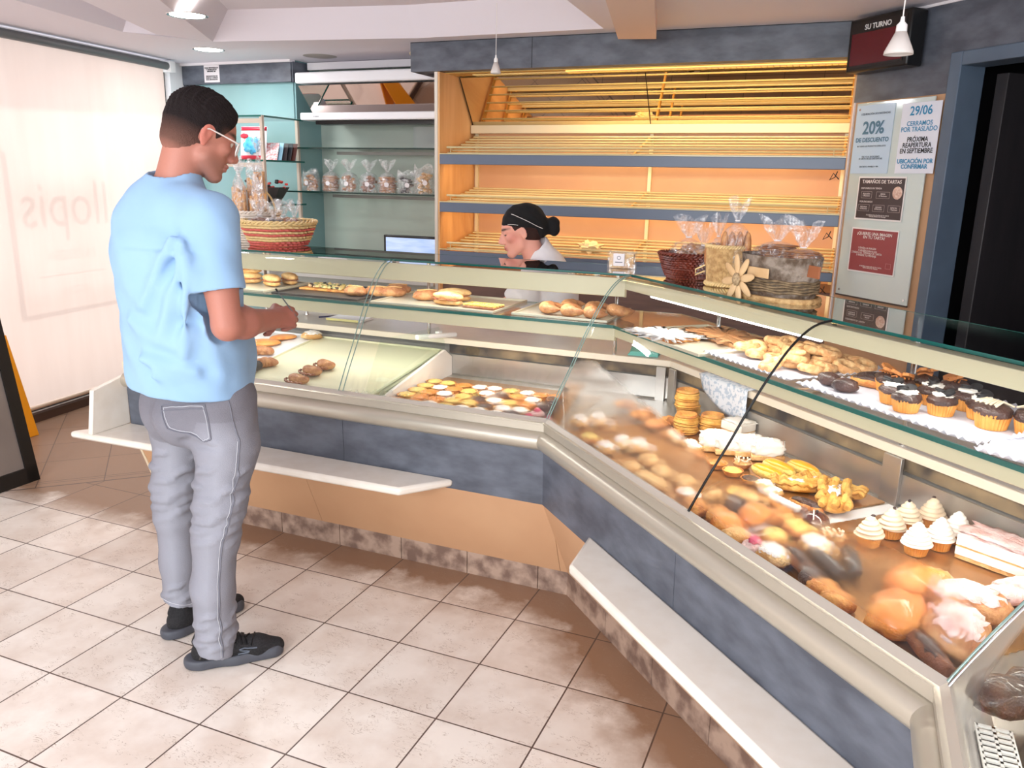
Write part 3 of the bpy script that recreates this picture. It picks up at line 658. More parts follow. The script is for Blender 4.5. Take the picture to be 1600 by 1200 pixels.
# dry well floor (raised)
g = MB(); FL.ext(g, [(-.12, .69), (.57, .69), (.57, .795), (-.12, .715)], .836, 2.10); g.build('dry_well_base', mat('dry_base', (214, 208, 188), .5), cl)

# tubes and light in the cases
def case_light(root, F, a, b, t, z, e, col=(1, .96, .9), r=.006, tube=True):
    if tube:
        g = MB(); g.tube([F.p(a, t, z), F.p(b, t, z)], r, 8); g.build('light_tube', M_tubelit, root, smooth=40)
    p = F.p((a+b)/2, t, z-.012)
    l = light('AREA', 'counter_tube_light', p, e*.30, col, .02, None, b-a)
    l.rotation_euler = (0, 0, F.rz()+pi/2)
case_light(cl, FL, .02, .92, .29, 1.20, 5, tube=False); case_light(cl, FL, .97, 2.05, .29, 1.20, 6, tube=False)
case_light(cr, FR, .05, .92, .275, 1.192, 4.5); case_light(cr, FR, .97, LR, .29, 1.21, 4.5, tube=False)
case_light(cl, FL, .02, .80, .235, 1.03, 7, (1, .93, .84), tube=False); case_light(cl, FL, .86, 2.05, .235, 1.03, 7, (1, .97, .92), tube=False)
case_light(cr, FR, .05, .92, .235, 1.03, 8, (1, .92, .82), tube=False); case_light(cr, FR, .97, LR, .235, 1.03, 9, (1, .92, .82), tube=False)
case_light(ct, FT, .05, .9, .235, 1.03, 7, (1, .95, .88), tube=False)
# vent grille inside the near counter
vg = MB(); 
for i in range(2): vg.box(tuple(FT.p(.36, -.098+.050*i, .742)), (.44, .005, .004), FT.rz())
vg.box(tuple(FT.p(.36, -.073, .742)), (.44, .005, .004), FT.rz())
for i in range(30): vg.box(tuple(FT.p(.143+.015*i, -.073, .742)), (.006, .05, .004), FT.rz())
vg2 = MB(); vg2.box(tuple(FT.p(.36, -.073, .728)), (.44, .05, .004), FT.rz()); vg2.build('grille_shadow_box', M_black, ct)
vg.build('air_grille', mat('grille_white', (226, 224, 216), .4), ct)
g = MB(); FT.ext(g, [(-.12, .692), (-.06, .692), (-.06, .71), (-.12, .735)], 0, 1, -MI, 0); g.build('front_lip', mat('lip_white', (226, 222, 214), .4), ct)

# ------------------------------------------------------------------ bread shelves behind
M_wood = mat('orange_veneer', (232, 184, 130), .45, c2=(222, 170, 116), ns=3, stretch=(6, 6, .6))
M_ivory = mat('ivory_tube', (206, 194, 150), .3, coat=.3)
M_rail = mat('slate_rail', (98, 110, 130), .35)
un = thing('bread_shelf_unit', 'tall empty bread shelf unit lit warm yellow behind the worker', 'shelves', (-1.31, 4.8, 0))
g = MB(); g.box((-2.54, 5.07, 1.12), (.03, .54, 2.25)); g.build('side_panel', M_wood, un)
g = MB(); g.box((-2.548, 4.799, 1.12), (.022, .006, 2.25)); g.build('edge_strip', mat('aluminium_strip', (206, 198, 186), .35, .3), un)
g = MB(); g.box((-.082, 5.05, 1.12), (.03, .5, 2.25)); g.build('side_panel', M_wood, un)
g = MB(); g.box((-1.31, 5.335, 1.12), (2.5, .02, 2.25)); g.build('back_panel', M_peach, un)
g = MB(); g.box((-1.31, 5.1, 2.262), (2.5, .46, .02)); g.build('top_panel', mat('unit_top', (226, 196, 130), .5), un)
g = MB(); g.box((-1.31, 4.86, .60), (2.46, .03, .84)); g.box((-1.31, 5.1, 1.0), (2.46, .5, .03)); g.build('base_cabinet', mat('walnut_base', (116, 84, 72), .5, c2=(92, 64, 54), ns=4, stretch=(1, 1, 8)), un)
# lit diffuser strip with grid
g = MB(); g.box((-1.31, 4.965, 2.247), (2.44, .16, .008)); g.build('lamp_housing', mat('housing_gold', (206, 168, 92), .4), un)
g = MB(); g.box((-.92, 4.945, 2.240), (1.62, .052, .006)); g.build('lamp_diffuser', mat('yellow_diffuser', (255, 214, 110), .5, emit=1.6, ecol=(255, 208, 92)), un)
g = MB()
for i in range(68): g.box((-2.3+.0335*i, 4.945, 2.2345), (.004, .054, .006))
for y in (4.917, 4.945, 4.973): g.box((-1.2, y, 2.2345), (2.3, .003, .006))
g.build('lamp_grid', mat('grid_ivory', (238, 206, 130), .4), un)
light('AREA', 'shelf_lamp_light', (-.95, 4.945, 2.225), 8, (1, .72, .34), 1.6, (0, .25, -1), .05)
# tilted mirror
g = MB(); a0, a1 = (5.065, 2.236), (5.272, 1.955)
g.add([(-2.52, a0[0], a0[1]), (-.1, a0[0], a0[1]), (-.1, a1[0], a1[1]), (-2.52, a1[0], a1[1]), (-2.52, a0[0]+.006, a0[1]+.005), (-.1, a0[0]+.006, a0[1]+.005), (-.1, a1[0]+.006, a1[1]+.005), (-2.52, a1[0]+.006, a1[1]+.005)],
      [(0, 1, 2, 3), (7, 6, 5, 4), (0, 4, 5, 1), (1, 5, 6, 2), (2, 6, 7, 3), (3, 7, 4, 0)])
g.build('tilted_mirror', mat('mirror', (235, 225, 205), .01, 1), un)
g = MB(); 
for x in (-2.515, -1.275, -.1): g.tube([(x, a0[0]-.003, a0[1]), (x, a1[0]-.003, a1[1])], .0025, 6)
g.build('mirror_joint', M_black, un)
g = MB(); g.box((-1.31, 5.262, 1.925), (2.42, .03, .055)); g.build('mirror_ledge', mat('ledge_ivory', (226, 210, 176), .35), un, bevel=.003)
for x in (-2.50, -1.27, -.115):
    g = MB(); g.box((x, 5.315, 1.45), (.022, .02, .9)); g.build('upright', mat('upright_ivory', (226, 214, 176), .4, .2), un)
for z, zb in ((1.715, 1.885), (1.415, 1.54), (1.11, 1.235)):
    sh = MB(); sh.box((-1.31, 4.806, z), (2.43, .016, .062 if z > 1.2 else .05)); so = sh.build('shelf_rail', M_rail, un, bevel=.003)
    g = MB(); g.box((-1.31, 4.81, z+.034), (2.43, .026, .006)); g.build('rail_cap', M_ivory, so)
    for i in range(7):
        f = (i+.5)/7; y = 4.83+(5.29-4.83)*f; zz = z+.03+(zb-z-.03)*f
        g = MB(); g.tube([(-2.5, y, zz), (-.1, y, zz)], .0062, 8); g.build('slat', M_ivory, so, smooth=40)
    g = MB(); g.tube([(-2.49, 4.835, z+.075), (-.11, 4.835, z+.075)], .007, 8)
    for x in (-2.46, -1.3, -.16): g.tube([(x, 4.82, z+.02), (x, 4.835, z+.075)], .003, 6)
    g.build('guard_bar', M_ivory, so, smooth=40)
    for x in (-2.5, -1.27, -.115):
        g = MB(); g.add([(x+d, y, q) for d in (-.006, .006) for y, q in ((4.82, z+.01), (5.30, zb-.04), (5.30, zb), (4.82, z+.03))], [(0, 1, 2, 3), (7, 6, 5, 4), (0, 4, 5, 1), (1, 5, 6, 2), (2, 6, 7, 3), (3, 7, 4, 0)])
        g.build('shelf_bracket', mat('bracket_gold', (196, 150, 80), .4, .3), so)
    light('AREA', 'shelf_lamp_light', (-1.31, 4.835, z-.045), 3.0, (1, .60, .24), 2.3, (0, .8, -.6), .03)
# cables hanging at the right ends of the shelves
for z in (1.66, 1.35, 1.03):
    pass
g = MB()
for z in (1.675, 1.36, 1.06): g.tube([(-.13, 4.80, z), (-.14, 4.79, z-.03), (-.165, 4.79, z-.045), (-.15, 4.80, z-.01), (-.12, 4.80, z-.04)], .0028, 6)
g.build('lamp_cable', M_black, un, smooth=60)

# ------------------------------------------------------------------ recess on the left: air conditioner, glass shelves
ac = thing('air_conditioner', 'white wall air conditioner with mirrored tilted front', 'air conditioner', (-3.2, 5.3, 1.98))
M_acw = mat('ac_white', (236, 236, 240), .3)
g = MB(); g.box((-3.2, 5.28, 2.275), (1.32, .36, .075)); g.build('top_cover', M_acw, ac, bevel=.012)
g = MB(); g.box((-3.2, 5.40, 2.14), (1.26, .2, .22)); g.build('body', mat('ac_dark', (44, 42, 42), .5), ac)
g = MB(); a0, a1 = (5.11, 2.225), (5.22, 2.04)
g.add([(-3.85, 5.125, 2.225), (-2.58, 5.125, 2.225), (-2.58, 5.205, 2.045), (-3.79, 5.205, 2.045), (-3.85, 5.135, 2.225), (-2.58, 5.135, 2.225), (-2.58, 5.215, 2.045), (-3.79, 5.215, 2.045)],
      [(0, 1, 2, 3), (7, 6, 5, 4), (0, 4, 5, 1), (1, 5, 6, 2), (2, 6, 7, 3), (3, 7, 4, 0)]); g.build('mirrored_front', mat('smoked_mirror', (190, 176, 170), .02, 1), ac)
g = MB(); g.box((-3.2, 5.2, 2.012), (1.28, .16, .052)); g.build('bottom_trim', M_acw, ac, bevel=.008)
g = MB(); g.box((-3.17, 5.23, 1.972), (1.14, .12, .025)); g.build('air_outlet', M_black, ac)
text('lettering', 'e-smart', mat('grey_ink', (110, 110, 115), .5), .016, Matrix.Translation((-3.70, 5.1195, 2.012)) @ Matrix.Rotation(pi/2, 4, 'X'), ac)
for z, lab in ((1.79, 'upper empty glass shelf under the air conditioner'), (1.478, 'lower glass shelf holding a row of bagged biscuits')):
    t = thing('glass_shelf', lab, 'shelf', (-3.3, 5.3, z))
    x0 = -3.95 if z > 1.6 else -4.0
    g = MB(); g.box(((x0-2.57)/2, 5.33, z), (-2.57-x0, .44, .006)); g.build('glass_plate', M_glass_top, t)
    g = MB(); g.box(((x0-2.57)/2, 5.107, z), (-2.57-x0, .004, .011)); g.build('front_edge', mat('dark_green_edge', (20, 50, 46), .15), t)
    g = MB(); g.box(((x0+.3-2.57)/2, 5.30, z-.028), (-2.57-x0-.3, .014, .022)); g.build('support_bar', mat('support_grey', (120, 120, 116), .4, .5), t)
# corner glass rack with posts
rk = thing('glass_rack', 'glass display rack with pale posts in the corner behind the customer', 'rack', (-4.2, 4.9, 0))
M_post = mat('pale_post', (206, 192, 178), .45, .2)
g = MB(); g.box((-3.845, 4.70, 1.47), (.022, .022, 1.04)); g.build('post', M_post, rk); g = MB(); g.box((-3.87, 5.12, 1.47), (.022, .022, 1.04)); g.build('post', M_post, rk)
g = MB(); g.box((-4.6, 4.70, 1.47), (.022, .022, 1.04)); g.build('post', M_post, rk)
for z in (1.985, 1.69, 1.385):
    g = MB(); g.box((-4.24, 4.92, z), (.80, .46, .006)); p = g.build('shelf', M_glass_top, rk)
    g = MB(); g.box((-4.24, 4.688, z), (.80, .004, .012)); g.box((-3.838, 4.92, z), (.004, .46, .012)); g.build('edge', M_green, p)
    g = MB(); g.box((-4.24, 4.71, z-.03), (.78, .012, .03)); g.build('support', M_post, p)
g = MB(); g.box((-4.24, 4.92, .93), (.80, .46, .04)); g.build('bottom_shelf', mat('rack_base', (200, 200, 196), .5), rk)
# back counter with monitor
bk = thing('back_table', 'pale low work surface along the back wall under the sage panel', 'table', (-3.3, 5.1, 0))
g = MB(); g.box((-3.3, 5.2, .90), (1.4, .7, .035)); g.build('top', mat('backtop', (196, 196, 192), .4), bk, bevel=.003)
g = MB(); g.box((-3.3, 5.25, .44), (1.36, .58, .88)); g.build('cabinet', mat('backcab', (176, 184, 178), .5), bk)
# ------------------------------------------------------------------ food builders (each a thing at the origin)
def food_mat(name, c, c2=None, rough=.6, ns=60, bump=.5, bs=180, coat=0, metal=0, thr=(.4, .6), sss=0):
    return mat(name, c, rough, metal, c2=c2, ns=ns, nd=4, bump=bump, bs=bs, coat=coat, thr=thr)
F_gold = food_mat('baked_gold', (222, 160, 84), (190, 116, 52), ns=30)
F_pale = food_mat('baked_pale', (234, 196, 136), (210, 156, 90), ns=26)
F_brown = food_mat('baked_brown', (172, 108, 62), (206, 150, 96), ns=26, coat=.2)
F_dkbrown = food_mat('baked_dark', (128, 74, 44), (160, 100, 60), ns=22, coat=.3)
F_orange = food_mat('glazed_orange', (226, 132, 46), (236, 160, 76), ns=18, coat=.6, rough=.4)
F_choc = food_mat('chocolate', (52, 30, 24), (74, 44, 34), ns=20, rough=.35, coat=.3)
F_black = food_mat('dark_chocolate', (26, 20, 20), (46, 36, 34), ns=30, rough=.3, coat=.4)
F_white = food_mat('whipped_cream', (246, 240, 230), None, bump=.15, bs=60, rough=.5)
F_sugar = food_mat('icing_sugar', (248, 244, 240), (232, 212, 190), ns=70, thr=(.5, .7), rough=.9)
F_beige = food_mat('coffee_cream', (226, 206, 178), None, bump=.15, bs=60, rough=.45)
F_yellow = food_mat('yolk_glaze', (244, 176, 40), (238, 156, 30), ns=20, rough=.3, coat=.5, bump=.1)
F_custard = food_mat('custard', (240, 214, 120), (230, 190, 90), ns=20, coat=.3)
F_pink = food_mat('pink_icing', (226, 92, 124), None, rough=.4, coat=.4)
F_palep = food_mat('pale_pink_sugar', (240, 214, 210), (226, 180, 172), ns=40, rough=.8)
F_paper = mat('gold_paper_cup', (206, 132, 48), .5, c2=(222, 156, 74), ns=40)
F_board = mat('gold_board', (190, 142, 88), .3, .6, c2=(160, 112, 64), ns=6)
F_doily = mat('doily_paper', (214, 212, 220), .7, c2=(196, 196, 206), ns=14)
F_parch = mat('white_paper_sheet', (240, 240, 242), .6)
F_tray = mat('tray_metal', (206, 200, 180), .35, .4)
F_traydk = mat('dark_tray', (70, 66, 62), .4, .3)
F_nut = food_mat('nut_pieces', (202, 150, 92), (240, 220, 190), ns=90, thr=(.45, .55))
F_seed = mat('cookie_black', (24, 24, 26), .6)
F_biscuit = food_mat('caramel_biscuit', (196, 124, 60), (176, 104, 46), ns=40)

_pro = {}
def put(kind, loc, rz=0, label=None, cat=None, group=None, sc=1):
    fn, name = KIND[kind]
    if kind not in _pro:
        r = bpy.data.objects.new(name, None); COL.objects.link(r); r.empty_display_size = .03
        fn(r); r.location = loc; r.rotation_euler = (0, 0, rz); r.scale = (sc,)*3; _pro[kind] = r
    else:
        r = dup(_pro[kind], loc, rz); r.scale = (sc,)*3
        for k in ('group',):
            if k in r: del r[k]
    tag(r, label, cat, group); return r
def P(r, g, name, m, **k):
    k.setdefault('smooth', 50); return g.build(name, m, r, local=True, **k)

def cup(r, rad=.030, h=.030, m=None):
    g = MB(); n = 56
    g.lathe([(rad*.80, 0), (rad, h), (rad*.97, h), (rad*.75, .002)], n, wob=lambda q, i, z: 1+.03*(1 if int(round(q/(2*pi)*n)) % 2 else -1), cap=True)
    P(r, g, 'paper_cup', m or F_paper, smooth=20)
def swirl(g, rad, z0, h, turns=5, mi=0):
    k = 44; prof = []
    for i in range(k):
        f = i/(k-1); prof.append((rad*(1-f)**.62*(1.0)+.001, z0+h*f))
    g.lathe(prof, 40, wob=lambda q, i, z: 1+.085*(sin(q-turns*2*pi*((z-z0)/h)**.9*1.0)), cap=True, mi=mi)
def k_cup_b(r):
    cup(r); g = MB(); swirl(g, .034, .026, .052); P(r, g, 'coffee_cream', F_beige, smooth=180)
    g = MB(); g.blob((.003, 0, .078), (.006, .004, .004), .3, 1, n=8, k=6); P(r, g, 'coffee_bean', F_choc)
def k_cup_w(r):
    cup(r); g = MB(); swirl(g, .034, .026, .056, 6); P(r, g, 'meringue', F_white, smooth=180)
def dome(g, rad, z, h, seed=0, amp=.15, mi=0, fr=2.5): g.blob((0, 0, z), (rad, rad, h), amp, seed, fr, 22, 12, mi)
def k_ccbis(r):
    cup(r, .034, .032); g = MB(); dome(g, .036, .034, .018, 1); P(r, g, 'cake_top', F_choc)
    for i, (x, y, a, tl) in enumerate(((-.006, .006, .2, .5), (.012, -.006, 1.0, .35))):
        g = MB(); T = Matrix.Translation((x, y, .058)) @ Matrix.Rotation(a, 4, 'Z') @ Matrix.Rotation(tl, 4, 'Y')
        pts = [(.024*cos(q)*(1+.08*sin(6*q)), .015*sin(q)*(1+.08*sin(6*q))) for q in [2*pi*j/20 for j in range(20)]]
        g.prism(pts, -.004, .004, xf=T); P(r, g, 'biscuit', F_biscuit, smooth=40)
    g = MB(); 
    for i in range(5): g.tube([(-.02+.01*i, -.018, .052), (-.014+.009*i, .0, .056), (-.02+.01*i, .018, .05)], .0022, 5)
    P(r, g, 'caramel_drizzle', F_biscuit)
def k_cccook(r):
    cup(r, .034, .032); g = MB(); dome(g, .036, .034, .016, 2); P(r, g, 'cake_top', F_choc)
    g = MB(); g.blob((0, 0, .049), (.024, .024, .008), .5, 3, 4); P(r, g, 'cream', F_white)
    for i, (x, y, a) in enumerate(((.006, .004, .3), (-.014, -.006, -.5))):
        g = MB(); T = Matrix.Translation((x, y, .058)) @ Matrix.Rotation(a, 4, 'X')
        g.lathe([(.001, -.004), (.014, -.004), (.014, -.0015), (.012, -.001), (.012, .001), (.014, .0015), (.014, .004), (.001, .004)], 18, xf=T); P(r, g, 'sandwich_cookie', F_seed, smooth=40)
def k_ccdriz(r):
    cup(r, .036, .034); g = MB(); dome(g, .038, .036, .018, 4); P(r, g, 'cake_top', F_choc)
    g = MB()
    for i in range(7): g.tube([(-.028+.008*i, -.022+.003*(i % 3), .052), (-.018+.006*i, 0, .060), (-.026+.009*i, .022, .05)], .0024, 5)
    P(r, g, 'caramel_drizzle', F_beige)
def k_donut(r):
    g = MB(); pts = []; R0, n, k = .027, 22, 10
    vs = []; sd = random.random()*9
    for i in range(n):
        q = 2*pi*i/n; rr = .0125*(1+.12*noise.noise(Vector((cos(q)*2, sin(q)*2, sd))))
        for j in range(k):
            p = 2*pi*j/k; vs.append(((R0+rr*cos(p))*cos(q)*1.1, (R0+rr*cos(p))*sin(q)*.92, .012+rr*sin(p)))
    g.add(vs, [(i*k+j, ((i+1) % n)*k+j, ((i+1) % n)*k+(j+1) % k, i*k+(j+1) % k) for i in range(n) for j in range(k)])
    P(r, g, 'dough_ring', F_dough, smooth=180)
def k_stickd(r):
    g = MB(); g.blob((0, 0, .012), (.036, .014, .012), .12, 2, 2, 18, 10); P(r, g, 'dough_bar', F_dough, smooth=180)
F_dough = food_mat('sugared_dough', (232, 190, 134), (206, 150, 96), ns=50, rough=.7)
def crescent(g, R0, r0, z, a0=-1.2, a1=4.34, n=30, k=12, ridges=5, amp=.12, mi=0, fl=.8):
    vs = []
    for i in range(n+1):
        f = i/n; q = a0+(a1-a0)*f; rr = r0*(sin(pi*min(max(f, .02), .98))**.6)*(1+amp*abs(sin(pi*f*ridges))-amp/2)
        for j in range(k):
            p = 2*pi*j/k; vs.append(((R0+rr*cos(p))*cos(q), (R0+rr*cos(p))*sin(q), z+fl*rr*sin(p)))
    g.add(vs, [(i*k+j, (i+1)*k+j, (i+1)*k+(j+1) % k, i*k+(j+1) % k) for i in range(n) for j in range(k)]+[tuple(range(k)), tuple(range(n*k, n*k+k))], mi)
def k_croi(r):
    g = MB(); crescent(g, .045, .027, .022, -.3, 3.44); P(r, g, 'pastry', F_brown, smooth=70)
def k_croich(r):
    g = MB(); crescent(g, .045, .027, .022, -.1, 2.6); P(r, g, 'pastry', F_brown, smooth=70)
    g = MB(); crescent(g, .045, .028, .022, 2.5, 3.3, n=12, ridges=2); P(r, g, 'chocolate_tip', F_black, smooth=70)
def k_moon(r):
    g = MB(); g.blob((0, 0, .018), (.062, .034, .022), .12, 3, 2, 24, 12, flat=.2, fn=lambda p: Vector((p.x, p.y+.35*(p.x*p.x)-.15, p.z)))
    P(r, g, 'pastry', F_brown, smooth=180)
    g = MB(); g.tube([(.06*cos(q)*.96, -.006+.03*sin(q)*1.0-.012, .012+.002*sin(q*14)) for q in [pi+pi*i/26 for i in range(27)]], .005, 6); P(r, g, 'crimped_edge', F_dkbrown, smooth=60)
def k_tart(r, top=None, base=None, ring=True):
    g = MB(); g.lathe([(.022, 0), (.030, .014), (.031, .016), (.027, .015), (.026, .011), (.001, .011)], 30, wob=lambda q, i, z: 1+.02*sin(q*15)); P(r, g, 'tart_shell', base or F_gold, smooth=40)
    g = MB(); dome(g, .026, .012, .009, 5, .3, fr=5); P(r, g, 'filling', top or F_white, smooth=180)
def tartk(top, base=None): return lambda r: k_tart(r, top, base)
def bun(m, rx=.036, ry=.03, rz=.02, amp=.2, top=None, fr=2.2, seed=1):
    def f(r):
        g = MB(); g.blob((0, 0, rz*.8), (rx, ry, rz), amp, seed, fr, 22, 14, flat=.25); P(r, g, 'dough', m, smooth=180)
        if top is not None:
            g = MB(); g.blob((0, 0, rz*1.25), (rx*.82, ry*.82, rz*.75), amp*2, seed+3, fr*2, 22, 12); P(r, g, 'topping', top, smooth=180)
    return f
def k_ecl(m, top, n=5):
    def f(r):
        g = MB(); g.blob((0, 0, .014), (.058, .021, .017), .06, 2, 2, 24, 12, flat=.2); P(r, g, 'dough', m, smooth=180)
        if top == 'rope':
            g = MB()
            for i in range(9): g.blob((-.046+.0115*i, 0, .030), (.0085, .013, .011), .2, i, 3, 12, 8)
            P(r, g, 'cream_rope', F_white, smooth=180)
        elif top is not None:
            g = MB(); g.blob((0, 0, .022), (.05, .0175, .0135), .06, 5, 2, 24, 12); P(r, g, 'glaze', top, smooth=180)
            g = MB(); 
            for i in range(n): g.tube([(-.035+.07*i/max(1, n-1), -.012, .0335), (-.03+.07*i/max(1, n-1), .012, .0335)], .0016, 5)
            P(r, g, 'stripe', F_choc if top is not F_choc else F_white)
    return f
def k_palm(r):
    g = MB()
    for s_ in (-1, 1): crescent(g, .016, .012, .012, -1.2, 3.9, n=20, ridges=4, fl=.9)
    g.blob((.012, 0, .012), (.03, .022, .010), .3, 2, 3); P(r, g, 'puff_pastry', F_orangep, smooth=60)
F_orangep = food_mat('puff_orange', (220, 156, 88), (196, 120, 58), ns=24, coat=.3)
F_puff = food_mat('puff_gold', (232, 186, 96), (206, 146, 62), ns=30)
def k_vol(r):
    g = MB()
    for i in range(8):
        z = .006*i
        g.lathe([(.033+.002*sin(i*2.3), z), (.035+.002*sin(i*1.7), z+.003), (.033, z+.006)], 28, c=(.001*sin(i*3), .001*cos(i*2), 0), wob=lambda q, k, zz, i=i: 1+.03*sin(q*3+i)+.015*sin(q*7+i*2))
    P(r, g, 'puff_layers', F_puff, smooth=60)
    g = MB(); g.lathe([(.016, .046), (.032, .050), (.030, .056), (.02, .052), (.016, .047)], 24, wob=lambda q, k, z: 1+.05*sin(q*4)); P(r, g, 'rim', F_gold, smooth=60)
def k_block(L, W, Hh, top=None, swirlm=True):
    def f(r):
        g = MB()
        lay = [(0, .16, 1), (.16, .46, 0), (.46, .54, 1), (.54, .92, 0), (.92, 1.0, 2)]
        for a, b, mi in lay:
            nx, ny = 14, 8; ex = 0 if mi else .002
            pts = []
            for i in range(nx): pts.append((-L/2+L*i/nx, -W/2-ex))
            for i in range(ny): pts.append((L/2+ex, -W/2+W*i/ny))
            for i in range(nx): pts.append((L/2-L*i/nx, W/2+ex))
            for i in range(ny): pts.append((-L/2-ex, W/2-W*i/ny))
            pts = [(x+.0016*noise.noise(Vector((x*90, y*90, a*9))), y+.0016*noise.noise(Vector((x*80, y*80, b*9+4)))) for x, y in pts]
            g.prism(pts, Hh*a, Hh*b, mi)
        g.build('cake_layers', [F_white, F_pale, top or F_white], r, local=True, smooth=30)
        g = MB(); g.blob((0, 0, Hh), (L*.52, W*.54, .006), .5, 3, 7, 30, 8, fn=lambda p: Vector((max(-.9, min(.9, p.x*1.5)), max(-.9, min(.9, p.y*1.5)), p.z))); P(r, g, 'top_layer', top or F_white, smooth=180)
    return f
def k_mering(r):
    g = MB(); g.box((0, 0, .008), (.095, .042, .016)); P(r, g, 'biscuit_base', F_pale, bevel=.003)
    g = MB()
    g.blob((0, 0, .036), (.047, .022, .030), .28, 2, 7, 30, 16, fn=lambda p: Vector((max(-.93, min(.93, p.x*1.3)), max(-.95, min(.95, p.y*1.25)), p.z))); P(r, g, 'meringue', F_white, smooth=180)
    g = MB()
    for i in range(8): g.tube([(-.04+.011*i, -.02, .045), (-.036+.011*i, -.008, .059), (-.043+.011*i, .008, .059), (-.038+.011*i, .02, .046)], .0007, 4)
    P(r, g, 'caramel_lines', F_brown)
def k_latt(r):
    g = MB(); g.blob((0, 0, .014), (.075, .036, .016), .1, 3, 2, 24, 12, flat=.3); P(r, g, 'puff_base', F_puff, smooth=180)
    for s_ in (-1, 0, 1):
        g = MB(); pts = [(-.075+.15*i/16, s_*.024+.003*sin(i), .028+.004*sin(i*1.9)) for i in range(17)]
        g.tube(pts, [.008+.002*sin(i*2.2) for i in range(17)], 7); P(r, g, 'puff_strip', F_puff, smooth=50)
    g = MB(); g.blob((.0, .0, .032), (.03, .012, .004), .5, 7, 5); P(r, g, 'sugar_patch', F_sugar, smooth=180)
def k_ball(r):
    g = MB(); dome(g, .036, .024, .028, 1, .02); P(r, g, 'glazed_ball', F_chocg, smooth=180)
    g = MB(); g.tube([(.036*cos(q)*.99, .008, .024+.028*sin(q)*1.0) for q in [.3+2.3*i/12 for i in range(13)]], .002, 5); P(r, g, 'cream_stripe', F_white, smooth=60)
    g = MB(); g.blob((-.004, 0, .055), (.006, .004, .004), .3, 1, n=8, k=6); P(r, g, 'bean', F_seed)
F_chocg = food_mat('chocolate_glaze', (76, 30, 26), None, rough=.12, bump=0, coat=1)
def k_nut(r):
    k_tart(r, F_pale, F_brown); g = MB()
    rr = random.Random(3)
    for i in range(26):
        a = rr.random()*6.28; d = rr.random()**.5*.024; g.blob((d*cos(a), d*sin(a), .024+.004*rr.random()), (.0045, .003, .003), .3, i, 3, 7, 5)
    P(r, g, 'nuts', F_beige)
def k_sand(r, m=F_pale):
    g = MB(); g.blob((0, 0, .014), (.075, .034, .016), .1, 1, 2, 24, 12, flat=.3); P(r, g, 'bottom_bread', m, smooth=180)
    g = MB(); g.blob((0, 0, .038), (.076, .035, .020), .1, 4, 2, 24, 12); P(r, g, 'top_bread', m, smooth=180)
    g = MB(); g.blob((0, 0, .026), (.073, .038, .006), .4, 6, 6, 30, 8); P(r, g, 'filling', food_mat('cured_meat', (176, 92, 70), (206, 140, 90), ns=30))
def k_roll(r):
    g = MB(); g.blob((0, 0, .022), (.066, .036, .026), .1, 2, 2, 24, 14, flat=.25); P(r, g, 'bread', F_brown, smooth=180)
    g = MB(); g.tube([(-.045, 0, .046), (0, .004, .049), (.045, 0, .045)], .003, 5); P(r, g, 'slash', F_pale)
def k_log(m, top=None):
    def f(r):
        g = MB(); g.blob((0, 0, .018), (.06, .020, .019), .05, 2, 2, 24, 14, flat=.15, fn=lambda p: Vector((max(-.93, min(.93, p.x*1.3)), p.y, p.z))); P(r, g, 'roll_body', m, smooth=180)
        if top:
            g = MB(); g.blob((0, 0, .026), (.05, .016, .014), .25, 5, 6, 24, 12); P(r, g, 'sugar', top, smooth=180)
    return f
def k_rose(r):
    g = MB(); dome(g, .03, .014, .012, 2, .2); P(r, g, 'cream_base', F_palep)
    g = MB(); g.blob((0, 0, .028), (.014, .014, .010), .5, 3, 5); P(r, g, 'sugar_rose', F_pink, smooth=180)
def k_sheet(L, W, Hh, m, mt=None):
    def f(r):
        g = MB(); g.box((0, 0, Hh/2), (L, W, Hh)); P(r, g, 'cake_base', m, bevel=.004)
        g = MB(); g.blob((0, 0, Hh), (L*.5, W*.5, .006), 1.0, 3, 9, 60, 16, fn=lambda p: Vector((max(-.92, min(.92, p.x*1.5)), max(-.92, min(.92, p.y*1.5)), p.z))); P(r, g, 'topping', mt or m, smooth=180)
    return f
def k_pizza(r):
    g = MB(); g.box((0, 0, .006), (.27, .15, .012)); P(r, g, 'dough', F_gold, bevel=.004)
    g = MB(); rr = random.Random(5)
    for i in range(110):
        x, y = rr.uniform(-.128, .128), rr.uniform(-.068, .068); mi = rr.choice((0, 0, 1, 2, 3)); g.blob((x, y, .016+.004*rr.random()), (.011, .009, .006), .4, i, 3, 8, 6, mi)
    g.build('topping', [food_mat('cheese', (236, 214, 150), (226, 196, 120), ns=40), food_mat('courgette', (206, 206, 150), (120, 130, 70), ns=60), F_nut, food_mat('dark_olive', (70, 56, 44))], r, local=True, smooth=60)
def k_lattice(r):
    g = MB(); g.box((0, 0, .005), (.16, .09, .010)); P(r, g, 'filling', F_dkbrown, bevel=.004)
    g = MB()
    for i in range(7): g.tube([(-.075+.025*i, -.04, .013), (-.06+.02*i, .0, .017), (-.075+.025*i, .042, .013)], .004, 6)
    for i in range(4): g.tube([(-.08, -.036+.024*i, .014), (.08, -.03+.022*i, .014)], .004, 6)
    P(r, g, 'dough_lattice', F_custard, smooth=60)

